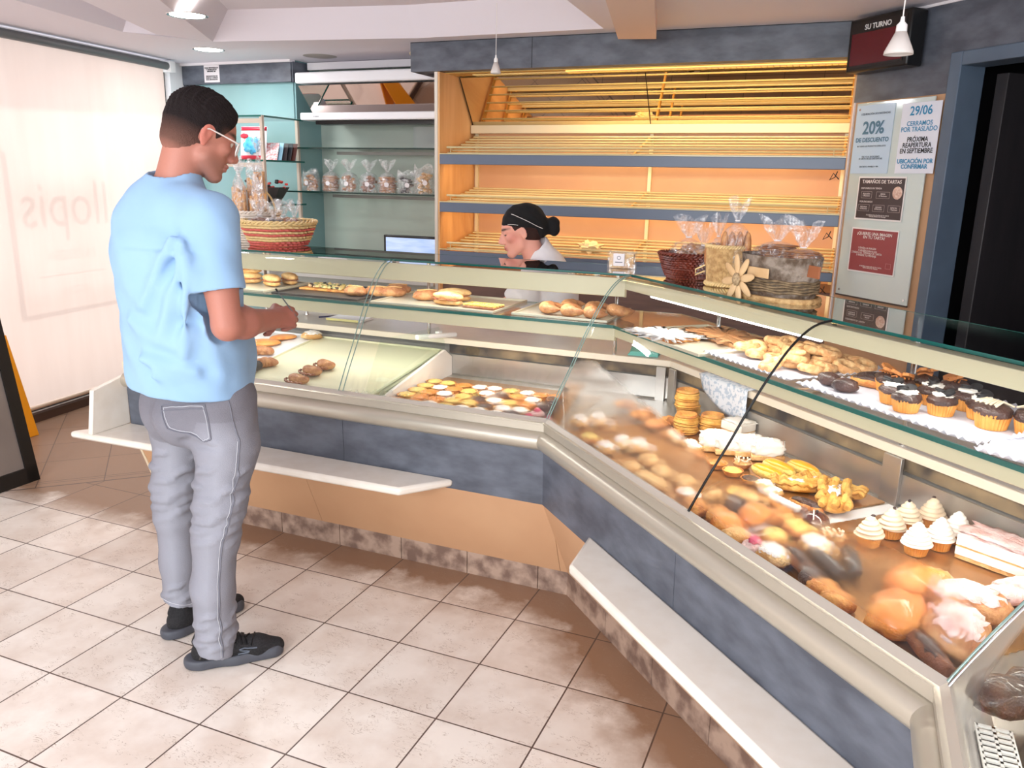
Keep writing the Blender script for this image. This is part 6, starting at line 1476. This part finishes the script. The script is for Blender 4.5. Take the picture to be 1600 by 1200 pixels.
for S_, E_, W_ in ((sR, eR, wR), (sL, eL, wL)):
    S_, E_, W_ = map(np.array, (S_, E_, W_)); b.cap(S_, S_*.45+E_*.55, .056, .052, .03); b.cap(S_*.45+E_*.55, E_, .051, .043, .02); b.cap(E_, E_*.65+W_*.35, .043, .046, .015); b.cap(E_*.65+W_*.35, W_, .045, .031, .02)
P_ = head_into(b, hc, MH)
b.cap((-.040, .0, 1.58), P_(-.045, 0, -.03), .050, .044, .03)
def hand(v, w_, d, up_, side, sc=1.0, curl=.0, thumb=1):
    """palm from the wrist along d, five curled fingers; up_ = back of the hand, side = towards the thumb"""
    w_, d, up_, side = [np.array(q, float) for q in (w_, d, up_, side)]
    d /= np.linalg.norm(d); up_ -= d*(up_@d); up_ /= np.linalg.norm(up_); side = np.cross(up_, d)*(1 if np.dot(np.cross(up_, d), side) > 0 else -1)
    Q = lambda a, s_, u: w_+(d*a+side*s_+up_*u)*sc
    v.cap(Q(-.01, 0, 0), Q(.03, 0, 0), .026, .024, .015)
    for i, (s_, ln, lift) in enumerate(((.030, .078, .004), (.011, .084, .007), (-.009, .080, .005), (-.027, .070, .0))):
        v.cap(Q(.02, s_*.6, 0), Q(ln, s_, lift), .0165, .0125, .010)
        k1 = Q(ln+.030-.003*i, s_*1.04, lift-.014-curl*.01); k2 = Q(ln+.022-.004*i, s_*1.0, lift-.044); k3 = Q(ln-.002, s_*.95, lift-.050)
        v.cap(Q(ln, s_, lift), k1, .0108, .0098, .004); v.cap(k1, k2, .0096, .0086, .003); v.cap(k2, k3, .0086, .0076, .003)
    t0, t1, t2, t3 = Q(.012, .026, -.006), Q(.045, .050, -.018), Q(.078, .046, -.030), Q(.100, .034, -.036)
    v.cap(t0, t1, .017, .0125, .010); v.cap(t1, t2, .0125, .0105, .004); v.cap(t2, t3, .0105, .0088, .003)
    return Q
QR = hand(b, wR, (.075, .055, -.004), (.45, -.72, .50), (0, .3, 1), .92)
hand(b, wL, (.08, -.035, -.01), (.2, .6, .7), (0, -.5, 1), .92)
def skincol(V):
    C_ = np.tile(sk0, (len(V), 1)); l = (V-np.array(hc)) @ MH; x, y, z = l.T
    hd = V[:, 2] > 1.5
    C_ = lerp(C_, sk1[None], np.clip((V[:, 0]-.05)*4, 0, .8))
    stub = np.clip((-z-.035)/.03, 0, 1)*np.clip((x+.01)/.03, 0, 1)*hd; C_ = lerp(C_, L3((150, 112, 98))[None], stub*.45)
    ear = hd*(np.abs(y) > .072)*(np.abs(z) < .05)*(x < .03); C_ = lerp(C_, L3((206, 124, 108))[None], ear*.8)
    lip = hd*np.exp(-(((x-.105)/.012)**2+(y/.022)**2+((z+.064)/.009)**2)); C_ = lerp(C_, L3((150, 84, 78))[None], np.clip(lip*1.6, 0, .9))
    for s_ in (-1, 1):
        eye = hd*(((x-.078)/.0145)**2+((y-s_*.031)/.0145)**2+((z-.005)/.0105)**2 < 1.15)*(x > .079); C_ = lerp(C_, L3((225, 215, 205))[None], eye*1.)
        iris = eye*(((y-s_*.031)/.0065)**2+((z-.002)/.0065)**2 < 1); C_ = lerp(C_, L3((40, 28, 22))[None], iris*1.)
        br = hd*np.exp(-(((z-.031)/.006)**2+((y-s_*.033)/.024)**2))*(x > .05); C_ = lerp(C_, L3((48, 34, 30))[None], np.clip(br*1.8, 0, 1))
    return C_
volobj(b, 'body', M_skin, man, skincol, smooth=1)
# hair: cap over the skull, short and faded at the sides
h_ = Vol((-.12, -.13, 1.58), (.2, .13, 1.87), .0035)
E_ = lambda x, y, z, r, k_=.015, mode='add', Mx=None: h_.ell(P_(x, y, z), r, k_, mode, MH)
E_(-.012, 0, .030, (.103, .081, .100)); E_(.016, 0, .036, (.083, .072, .082)); E_(-.046, 0, -.002, (.066, .0705, .077)); E_(-.050, 0, -.035, (.060, .058, .062))
def hair_noise(X, Y, Z):
    lx_ = (X-hc[0])*MH[0, 0]+(Y-hc[1])*MH[1, 0]+(Z-hc[2])*MH[2, 0]; lz_ = (X-hc[0])*MH[0, 2]+(Y-hc[1])*MH[1, 2]+(Z-hc[2])*MH[2, 2]
    top = np.clip((lz_-.03)/.04, 0, 1)
    n = .0016*np.sin(X*330+Z*120)*np.sin(Y*290+Z*170)+.0012*np.sin(X*190-Y*260+Z*90)
    return n*(.3+top)-.004*top+.0045*np.clip((.012-lz_)/.03, 0, 1)
h_.disp(hair_noise)
n_ = MH @ np.array((1, 0, -.45)); h_.plane(P_(.076, 0, .060), n_, .022)             # brow line
n_ = MH @ np.array((.80, 0, -.60)); h_.plane(P_(.040, 0, .006), n_, .006)            # temple line
n_ = MH @ np.array((.22, 0, -1)); h_.plane(P_(-.04, 0, -.098), n_, .008)              # nape line
for s_ in (-1, 1): h_.ell(P_(.004, s_*.080, -.012), (.026, .022, .040), .006, 'sub', MH)
def haircol(V):
    l = (V-np.array(hc)) @ MH; x, y, z = l.T; C_ = np.tile(L3((28, 20, 20)), (len(V), 1))
    fade = np.clip((.012-z)/.075, 0, 1); C_ = lerp(C_, L3((120, 84, 72))[None], fade*.9); C_ = lerp(C_, L3((186, 124, 106))[None], np.clip((-.055-z)/.04, 0, 1)*.9); C_ = lerp(C_, L3((140, 100, 86))[None], np.clip((x-.03)/.03, 0, 1)*np.clip((.045-z)/.03, 0, 1)*.8); fr = np.clip((x-.06)/.03, 0, 1); return lerp(C_, L3((44, 32, 30))[None], fr*.5)
volobj(h_, 'hair', M_hair, man, haircol, smooth=0)
# spectacles
M_lens = glassmat('lens_glass', (.93, .95, .97), 2.0); M_clearf = mat('clear_frame', (226, 214, 206), .12, coat=1)
gl = bpy.data.objects.new('eyeglasses', None); COL.objects.link(gl); gl.parent = man; gl['label'] = 'clear framed eyeglasses'
def gtube(nm, pts, r, m): g = MB(); g.tube([P_(*p) for p in pts], r, 6); g.build(nm, m, gl, local=True, smooth=60)
for s_ in (-1, 1):
    gtube('temple_arm', [(-.02, s_*.079, .004), (.0, s_*.081, .014), (.05, s_*.079, .013), (.096, s_*.068, .012)], .0024, M_clearf)
    rim = [(.105+.004*cos(q)*0-.010*((s_*.036+.026*cos(q)*s_)*s_-.036)/.026, s_*(.036+.027*(abs(cos(q))**.6)*(1 if cos(q) > 0 else -1)), .0+.020*(abs(sin(q))**.6)*(1 if sin(q) > 0 else -1)) for q in [2*pi*i/28 for i in range(29)]]
    gtube('lens_rim', rim, .0022, M_clearf)
    g = MB(); g.add([P_(*p) for p in rim[:-1]], [tuple(range(28))]); g.build('lens', M_lens, gl, local=True, recalc=False)
gtube('bridge', [(.112, .010, .006), (.118, 0, .008), (.112, -.010, .006)], .0022, M_clearf)
# collar-to-hem t-shirt
t_ = Vol((-.32, -.34, .90), (.24, .36, 1.66), .005)
cen = [(-.042, .02, .96), (-.046, .02, 1.10), (-.052, .02, 1.25), (-.055, .02, 1.38), (-.062, .02, 1.455)]; rad = [1.02, 1.0, .985, .99, .80]
for i in range(4): t_.cap(cen[i], cen[i+1], .165*rad[i], .165*rad[i+1], .03, phi=PH, sc=(1.0, 1.34))
t_.cap((-.045, .02, .96), (-.045, .02, .85), .165*1.03, .165*1.03, .02, phi=PH, sc=(1.0, 1.34))
t_.cap((-.115, -.02, 1.33), (-.125, .03, 1.44), .095, .085, .05)                 # shoulder blades / rounded back
t_.cap((-.06, .012, 1.50), sR, .078, .075, .05); t_.cap((-.06, .02, 1.50), sL, .078, .075, .05); t_.cap((-.075, .015, 1.50), (-.03, .005, 1.585), .085, .067, .035)
SR, ER = np.array(sR), np.array(eR); cuff = SR*.36+ER*.64
t_.cap(SR+(0, 0, -.005), cuff, .081, .068, .03); SL_, EL_ = np.array(sL), np.array(eL); cuffL = SL_*.42+EL_*.58; t_.cap(SL_, cuffL, .078, .066, .03)
t_.ell((.07, .06, 1.04), (.10, .12, .14), .05)                                    # belly
# folds
for a, c, r_ in (((-.03, -.235, 1.40), (-.11, -.16, 1.12), .010), ((-.02, -.238, 1.36), (-.05, -.205, 1.08), .009), ((-.06, -.22, 1.42), (-.15, -.13, 1.22), .010), ((.0, -.232, 1.32), (.045, -.18, 1.02), .008), ((.03, -.21, 1.26), (.07, -.14, 1.02), .008),
                 ((-.17, -.13, 1.06), (-.02, -.20, 1.03), .007), ((-.14, -.16, 1.01), (.04, -.17, .99), .007), ((-.02, -.19, 1.14), (.08, -.13, 1.08), .008), ((-.19, -.08, 1.17), (-.08, -.18, 1.10), .007)):
    t_.cap(a, c, r_*.26, r_*.1, .05)
def wr(X, Y, Z):
    dx, dz = X+.025, Z-1.385; rr_ = np.sqrt(dx*dx+dz*dz); th = np.arctan2(dz, dx); side_ = np.clip((.02-Y)/.08, 0, 1)
    fold = .0032*np.sin(th*5.5+1.2+1.2*np.sin(rr_*14))*np.exp(-(rr_/.22)**2)*np.clip(rr_/.12, 0, 1)*side_*np.clip((1.46-Z)/.05, 0, 1)
    fold = fold+.0030*np.sin(Z*62+X*26+1.3*np.sin(X*22))*np.exp(-((Z-1.04)/.09)**2)*side_*np.clip(.5+.6*np.sin(X*17+Z*9), 0, 1)
    return fold+.0022*np.sin(Z*46+X*20+2*np.sin(X*17+Y*9))*np.sin(X*31-Y*22+Z*9)+.0018*np.sin(Z*25-Y*44+X*30+1.5*np.sin(Z*13))*np.clip((1.5-Z)*6, 0, 1)
t_.disp(wr)
t_.plane((0, 0, .936), (-.04, .03, -1), .004)
# hollow: neck, sleeves, hem
dR = (ER-SR)/np.linalg.norm(ER-SR)
t_.cap(cuff+dR*.008, cuff+dR*.12, .0605, .060, .002, 'sub'); 
_ = t_._sub(cuff-.12, cuff+.12); sl_, X_, Y_, Z_ = _
dd = (X_-cuff[0])*dR[0]+(Y_-cuff[1])*dR[1]+(Z_-cuff[2])*dR[2]-.010; near = np.sqrt((X_-cuff[0])**2+(Y_-cuff[1])**2+(Z_-cuff[2])**2) < .095; body_side = (X_-cuff[0])*(-.5)+(Y_-cuff[1])*.85 > .055
t_.F[sl_] = np.where(near & ~body_side, np.maximum(t_.F[sl_], dd), t_.F[sl_])
t_.cap((-.045, .0, 1.605), (.005, 0, 1.69), .066, .066, .006, 'sub'); t_.ell((-.043, .012, .925), (.145, .19, .03), .002, 'sub', frame_m(PH))
M_shirt = mat('blue_jersey', (144, 178, 212), .85, c2=(149, 183, 216), ns=3, bump=.22, bs=14)
volobj(t_, 'tshirt', M_shirt, man, smooth=2)
def bvh(V, Q): return BVHTree.FromPolygons([tuple(v) for v in V], [tuple(q) for q in Q])
# jeans
j = Vol((-.26, -.24, .0), (.20, .28, .99), .005)
RL = [((.045, -.075, .90), .112), ((.055, -.092, .76), .096), ((.022, -.105, .57), .078), ((.0, -.108, .45), .070), ((-.020, -.108, .28), .066), ((-.022, -.105, .055), .066)]
LL = [((-.060, .100, .90), .112), ((-.080, .115, .76), .094), ((-.112, .130, .57), .076), ((-.120, .138, .45), .070), ((-.122, .140, .28), .064), ((-.132, .142, .085), .058)]
for Lg in (RL, LL):
    for (a, ra), (c, rc) in zip(Lg, Lg[1:]): j.cap(a, c, ra, rc, .03)
j.cap((-.025, .02, .90), (-.03, .02, .99), .135, .135, .05, phi=PH, sc=(.95, 1.22)); j.ell((-.075, -.045, .855), (.085, .085, .10), .04); j.ell((-.12, .06, .855), (.08, .085, .10), .04)
rr = random.Random(4)
for z, a0, ln, r_ in ((.60, .3, 1.2, .010), (.565, -.2, 1.5, .010), (.53, .2, 1.6, .009), (.495, -.1, 1.3, .009), (.46, .4, 1.2, .008), (.64, -.3, 1.0, .008), (.16, 0, 1.4, .004), (.12, .5, 1.5, .005), (.09, -.3, 1.6, .004), (.20, .7, 1.0, .004), (.70, .2, .8, .007)):
    for Lg, sg in ((RL, 1), (LL, 1)):
        for i in range(len(Lg)-1):
            if Lg[i][0][2] >= z >= Lg[i+1][0][2]:
                f = (Lg[i][0][2]-z)/(Lg[i][0][2]-Lg[i+1][0][2]); cx = [Lg[i][0][k]*(1-f)+Lg[i+1][0][k]*f for k in range(2)]; R_ = Lg[i][1]*(1-f)+Lg[i+1][1]*f
                for off in (-2.6, -.9):
                    prev = None
                    for k in range(6):
                        q = a0+off+ln*(k/5-.5); p = (cx[0]+R_*cos(q), cx[1]+R_*sin(q), z+.03*(k/5-.5)+.006*sin(k))
                        if prev: j.cap(prev, p, r_*(.5+.5*sin(pi*k/6)), r_*(.5+.5*sin(pi*(k+1)/6))*.9, .014)
                        prev = p
for a, c in (((-.055, -.15, .80), (-.02, -.19, .735)), ((-.07, -.12, .79), (.02, -.19, .78))): j.cap(a, c, .006, .004, .02, 'sub')
j.disp(lambda X, Y, Z: .0016*np.sin(Z*60+X*25+2*np.sin(Y*20))*np.sin(X*40+Y*30))
sl_, X_, Y_, Z_ = j._sub(j.lo, j.lo+j.h*(j.n-1))
cutz = np.where(Y_ > .02, .118-.25*(X_+.12), .042-.22*(X_+.02)); j.F = np.maximum(j.F, (cutz-Z_)).astype(np.float32)
for (a, ra) in (((-.022, -.105, .02), .058), ((-.132, .142, .06), .050)): j.cap(a, (a[0], a[1], a[2]+.06), ra, ra, .002, 'sub')
def denim(V):
    n = np.sin(V[:, 2]*31+V[:, 0]*13)*.5+.5; C_ = np.tile(L3((132, 131, 139)), (len(V), 1))
    f = np.zeros(len(V))
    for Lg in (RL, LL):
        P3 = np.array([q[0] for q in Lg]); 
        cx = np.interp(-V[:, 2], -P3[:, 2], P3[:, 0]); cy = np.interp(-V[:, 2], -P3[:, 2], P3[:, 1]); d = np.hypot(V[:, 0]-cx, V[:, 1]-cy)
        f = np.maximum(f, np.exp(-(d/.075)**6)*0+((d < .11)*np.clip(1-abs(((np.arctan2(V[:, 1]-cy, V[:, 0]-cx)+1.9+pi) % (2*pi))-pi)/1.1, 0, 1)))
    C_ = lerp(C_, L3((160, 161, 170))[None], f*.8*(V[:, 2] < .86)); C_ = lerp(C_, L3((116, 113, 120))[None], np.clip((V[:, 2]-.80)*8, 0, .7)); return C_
M_denim = vcmat('grey_denim', .85, 0, .5, 420, spec=.2)
jo, JV, JQ = volobj(j, 'jeans', M_denim, man, denim, smooth=1)
JB = bvh(JV, JQ)
M_thread = mat('seam_thread', (112, 112, 122), .8); M_threadl = mat('pale_thread', (196, 196, 202), .8)
def seam(pts, m, r=.0016, off=.001, axis=None):
    """polyline laid onto the cloth from outside"""
    out = []
    for p in pts:
        q = JB.find_nearest(Vector(p))
        if q[0] is not None: out.append(q[0]+q[1]*off)
    g = MB(); g.tube(out, r, 5); g.build('seam', m, man, local=True, smooth=60)
def path(P0, n=14):
    out = []
    for a, c in zip(P0, P0[1:]):
        for k in range(n): out.append(tuple(np.array(a)*(1-k/n)+np.array(c)*k/n))
    return out+[P0[-1]]
side = [(.070, -.22, .935), (.098, -.21, .80), (.085, -.21, .70), (.055, -.20, .57), (.02, -.20, .45), (.0, -.19, .28), (.0, -.19, .05)]
seam(path(side), M_thread, .0020); seam(path([(x-.008, y, z) for x, y, z in side[1:]]), M_threadl, .0010)
# back pocket outline
pk = [(-.150, -.12, .915), (-.012, -.20, .925), (-.004, -.21, .815), (-.045, -.20, .792), (-.125, -.14, .835), (-.150, -.12, .915)]
seam(path(pk), M_thread, .0022); pk2 = [(-.143, -.13, .909), (-.019, -.20, .918), (-.011, -.21, .820), (-.045, -.20, .800), (-.119, -.15, .840), (-.143, -.13, .909)]
seam(path(pk2), M_threadl, .0010); seam(path([(-.148, -.12, .897), (-.014, -.20, .906)]), M_thread, .0016)
# trouser hems
for Lg, zz in ((RL, 0), (LL, 1)):
    c0 = Lg[-1][0]; pts = []
    for i in range(33):
        q = 2*pi*i/32; x, y = c0[0]+.06*cos(q), c0[1]+.06*sin(q); z = (.118-.25*(x+.12) if zz else .042-.22*(x+.02))+.014; pts.append((x, y, z))
    seam(pts, M_threadl, .0011)
# shoes
M_shoe = mat('black_knit', (20, 19, 21), .8, c2=(34, 32, 35), ns=160, bump=.4, bs=300); M_sole = mat('grey_rubber', (74, 76, 84), .55)
def shoe(ax, ay, yaw, nm, L=.300):
    MF = frame_m(yaw); o_ = np.array((ax, ay, 0)); Pf = lambda x, y, z: tuple(o_+MF @ np.array((x, y, z)))
    lo = np.minimum(Pf(-.09, 0, 0), Pf(.25, 0, 0))-.08; hi = np.maximum(Pf(-.09, 0, 0), Pf(.25, 0, 0))+.08; lo[2] = -.01; hi[2] = .15
    u = Vol(lo, hi, .0035)
    u.cap(Pf(-.045, 0, .045), Pf(.03, 0, .05), .036, .040, .02); u.cap(Pf(.03, 0, .05), Pf(.13, .002, .038), .040, .036, .02); u.cap(Pf(.13, .002, .038), Pf(.190, .006, .028), .040, .028, .02)
    u.cap(Pf(-.03, 0, .06), Pf(-.02, 0, .105), .040, .038, .02); u.cap(Pf(-.068, 0, .09), Pf(-.060, 0, .115), .010, .007, .015); u.cap(Pf(.02, 0, .07), Pf(.06, 0, .065), .036, .03, .02)
    u.ell(Pf(-.012, 0, .125), (.040, .030, .028), .004, 'sub', MF); u.plane((0, 0, .018), (0, 0, -1))
    root = bpy.data.objects.new(nm, None); COL.objects.link(root); root.parent = man; root['label'] = 'black sneaker with grey sole'
    uo, UV, UQ = volobj(u, 'upper', M_shoe, root, smooth=1); UB = bvh(UV, UQ)
    so = Vol(lo, hi, .0035)
    so.cap(Pf(-.055, 0, .016), Pf(.06, 0, .014), .044, .042, .02); so.cap(Pf(.06, 0, .014), Pf(.175, .004, .016), .046, .040, .02); so.cap(Pf(-.075, 0, .020), Pf(-.05, 0, .018), .030, .04, .02)
    so.plane((0, 0, .0015), (0, 0, -1), .003); so.plane(Pf(0, 0, .036), MF @ np.array((-.02, 0, 1)), .004)
    volobj(so, 'sole', M_sole, root, smooth=1)
    def on(pts, r, m, n2, off=.001):
        out = []
        for p in pts:
            q = UB.find_nearest(Vector(Pf(*p))); out.append(q[0]+q[1]*off)
        g = MB(); g.tube(out, r, 6); g.build(n2, m, root, local=True, smooth=60)
    for i in range(5):
        x = .045+.018*i; on([(x-.004, -.024, .08-.006*i), (x, -.01, .10), (x+.004, .01, .10), (x+.006, .024, .08)], .0028, M_black, 'lace', .002)
    if yaw < .3:
        mg = mat('sneaker_mark', (96, 104, 116), .5)
        on(path([(.128, -.05, .060), (.09, -.05, .062), (.074, -.05, .057), (.082, -.05, .051), (.102, -.05, .047), (.098, -.05, .042), (.068, -.05, .038)], 5), .0026, mg, 'side_mark', .0004)
        on(path([(-.046, -.05, .075), (-.056, -.05, .040)], 5), .0030, mat('heel_tab', (70, 66, 64), .5), 'heel_tab', .0002)
    return root
shoe(-.022, -.105, radians(-3), 'right_shoe'); shoe(-.108, .150, radians(28), 'left_shoe')
# pen in the hand: a thing of its own
pn = thing('stylus', 'thin dark stick held between the fingers of the customer', 'pen', (0, 0, 0))
g = MB(); Wm = wm(man); pA, pB = Wm @ Vector((.296, -.005, 1.150)), Wm @ Vector((.243, .0, 1.232)); g.tube([pA, pB], .0022, 8); g.build('shaft', mat('stick_grey', (96, 100, 100), .4), pn, smooth=60)
g = MB(); g.tube([pB, pB+(pB-pA)*.12], .003, 8); g.build('dark_tip', M_black, pn, smooth=60)
# ================================================================== the worker behind the counter
wk = thing('person', 'woman in white polo shirt and black cap bending behind the counter', 'person', (-1.52, 3.9, 0), atan2(.36314, .93173))
WH_ = frame_m(radians(183), radians(16)); wc = (-.056, .0, 1.345)
v = Vol((-.28, -.26, .84), (.34, .34, 1.50), .0045)
PW = radians(195)
v.cap((.10, .04, .80), (.085, .04, 1.05), .13, .135, .04, phi=PW, sc=(1, 1.2)); v.cap((.085, .03, 1.05), (.05, .03, 1.14), .12, .10, .04, phi=PW, sc=(1, 1.3))
v.cap((.045, .02, 1.16), (-.01, .0, 1.27), .06, .056, .03)
v.cap((.0, -.10, 1.12), (-.03, -.15, 1.02), .06, .05, .03); v.cap((-.03, -.15, 1.02), (-.10, -.12, .985), .046, .042, .02); v.cap((-.10, -.12, .985), (-.24, -.02, .93), .042, .028, .02)
v.cap((.06, .17, 1.12), (-.02, .22, .98), .06, .048, .03); v.cap((-.02, .22, .98), (-.22, .14, .92), .044, .028, .02)
PWf = head_into(v, wc, WH_)
for a in ((-.24, -.02, .93), (-.22, .14, .92)): hand(v, a, (-.07, .02, -.03), (0, 0, 1), (0, .5 if a[1] < 0 else -.5, 0), .85)
ws0, ws1 = L3((232, 168, 150)), L3((216, 140, 126))
def wcol(V):
    C_ = np.tile(ws0, (len(V), 1)); l = (V-np.array(wc)) @ WH_; x, y, z = l.T; hd = V[:, 2] > 1.2
    C_ = lerp(C_, ws1[None], hd*np.exp(-(((x-.05)/.03)**2+((np.abs(y)-.05)/.03)**2+((z+.02)/.03)**2)))
    lip = hd*np.exp(-(((x-.105)/.012)**2+(y/.022)**2+((z+.064)/.009)**2)); C_ = lerp(C_, L3((176, 92, 92))[None], np.clip(lip*1.6, 0, .9))
    for s_ in (-1, 1):
        eye = hd*(((x-.078)/.0145)**2+((y-s_*.031)/.0145)**2+((z-.003)/.006)**2 < 1.15)*(x > .079); C_ = lerp(C_, L3((60, 44, 40))[None], eye*1.)
        br = hd*np.exp(-(((z-.031)/.005)**2+((y-s_*.033)/.022)**2))*(x > .05); C_ = lerp(C_, L3((80, 54, 46))[None], np.clip(br*1.8, 0, 1))
    return C_
volobj(v, 'body', M_skin, wk, wcol, smooth=1)
hv = Vol((-.18, -.13, 1.2), (.16, .13, 1.5), .004)
for c_, r_ in (((-.012, 0, .030), (.098, .079, .094)), ((-.046, 0, -.004), (.062, .069, .075))): hv.ell(PWf(*c_), r_, .015, 'add', WH_)
hv.plane(PWf(.058, 0, .04), WH_ @ np.array((1, 0, -.2)), .006); hv.plane(PWf(-.05, 0, -.06), WH_ @ np.array((.3, 0, -1)), .008)
for s_ in (-1, 1): hv.ell(PWf(.012, s_*.080, -.020), (.030, .024, .040), .006, 'sub', WH_)
volobj(hv, 'hair', M_hair, wk, lambda V: np.tile(L3((58, 38, 34)), (len(V), 1)), smooth=0)
cp = Vol((-.2, -.14, 1.2), (.24, .14, 1.52), .004)
for c_, r_ in (((-.014, 0, .034), (.106, .085, .102)), ((-.055, 0, .03), (.085, .080, .085)), ((-.06, 0, .075), (.05, .05, .045))): cp.ell(PWf(*c_), r_, .02, 'add', WH_)
cp.plane(PWf(.045, 0, .040), WH_ @ np.array((.34, 0, -1)), .004)
cp.cap(PWf(-.115, 0, -.015), PWf(-.165, 0, -.005), .026, .034, .02); cp.cap(PWf(-.13, .0, -.02), PWf(-.16, 0, -.04), .02, .028, .02); cp.ell(PWf(-.09, 0, -.01), (.045, .06, .05), .02, 'add', WH_)
cp.disp(lambda X, Y, Z: .002*np.sin(X*90+Z*50)*np.sin(Z*80+Y*40))
cpo, CV, CQ = volobj(cp, 'cap', mat('black_cloth', (14, 13, 15), .9), wk, smooth=1); CB_ = bvh(CV, CQ)
def piping(pts, nm='cap_piping'):
    out = []
    for p in pts: q = CB_.find_nearest(Vector(PWf(*p))); out.append(q[0]+q[1]*.001)
    g = MB(); g.tube(out, .0014, 5); g.build(nm, mat('white_piping', (230, 226, 222), .6), cpo, local=True, smooth=60)
piping([(.05-.012*i, .09, .12-.010*i) for i in range(15)]); piping([(.085-.009*i, .09, .062-.003*i) for i in range(9)])
sh = Vol((-.28, -.28, .82), (.36, .36, 1.36), .005)
sh.cap((.10, .04, .78), (.09, .04, 1.05), .150, .152, .04, phi=PW, sc=(1, 1.22)); sh.cap((.09, .03, 1.05), (.065, .03, 1.14), .140, .112, .04, phi=PW, sc=(1, 1.25)); sh.cap((.07, .02, 1.18), (.03, .012, 1.262), .085, .066, .04)
sh.cap((.02, -.10, 1.13), (-.055, -.155, 1.035), .074, .068, .03); sh.cap((.06, .17, 1.13), (.0, .21, 1.03), .074, .066, .03)
sh.cap((-.02, -.145, 1.04), (-.085, -.145, 1.02), .066, .055, .02)
for a, c, r_ in (((.03, -.15, 1.15), (.10, -.14, .95), .01), ((.12, -.13, 1.14), (.16, -.12, .92), .009), ((.0, -.17, 1.10), (.03, -.17, 1.0), .009), ((.16, -.1, 1.1), (.2, -.06, .9), .01)): sh.cap(a, c, r_, r_*.5, .025)
sh.disp(lambda X, Y, Z: .002*np.sin(Z*50+X*24)*np.sin(X*35-Y*30))
sh.cap((.01, .0, 1.285), (-.03, -.0, 1.34), .060, .062, .005, 'sub'); sh.plane((-.08, -.14, 1.0), (-1, .25, -1.2), .004)
volobj(sh, 'polo_shirt', mat('white_cotton', (232, 230, 234), .85, bump=.2, bs=16), wk, smooth=2)
ap = Vol((-.1, -.2, .2), (.3, .26, .86), .012)
ap.cap((.10, .04, .30), (.10, .04, .84), .15, .145, .03, phi=PW, sc=(1, 1.2)); volobj(ap, 'trousers', mat('dark_trousers', (40, 40, 46), .8), wk, smooth=1)
for s_ in (-.07, .11):
    g = MB(); g.tube([(.10, s_, .34), (.10, s_, .06)], [.075, .05], 14); g.build('trouser_leg', mat('dark_trousers2', (40, 40, 46), .8), wk, local=True, smooth=60)
    g = MB(); g.blob((.05, s_, .045), (.13, .045, .045), .05, 1, flat=.1); g.build('shoe', M_white, wk, local=True, smooth=180)
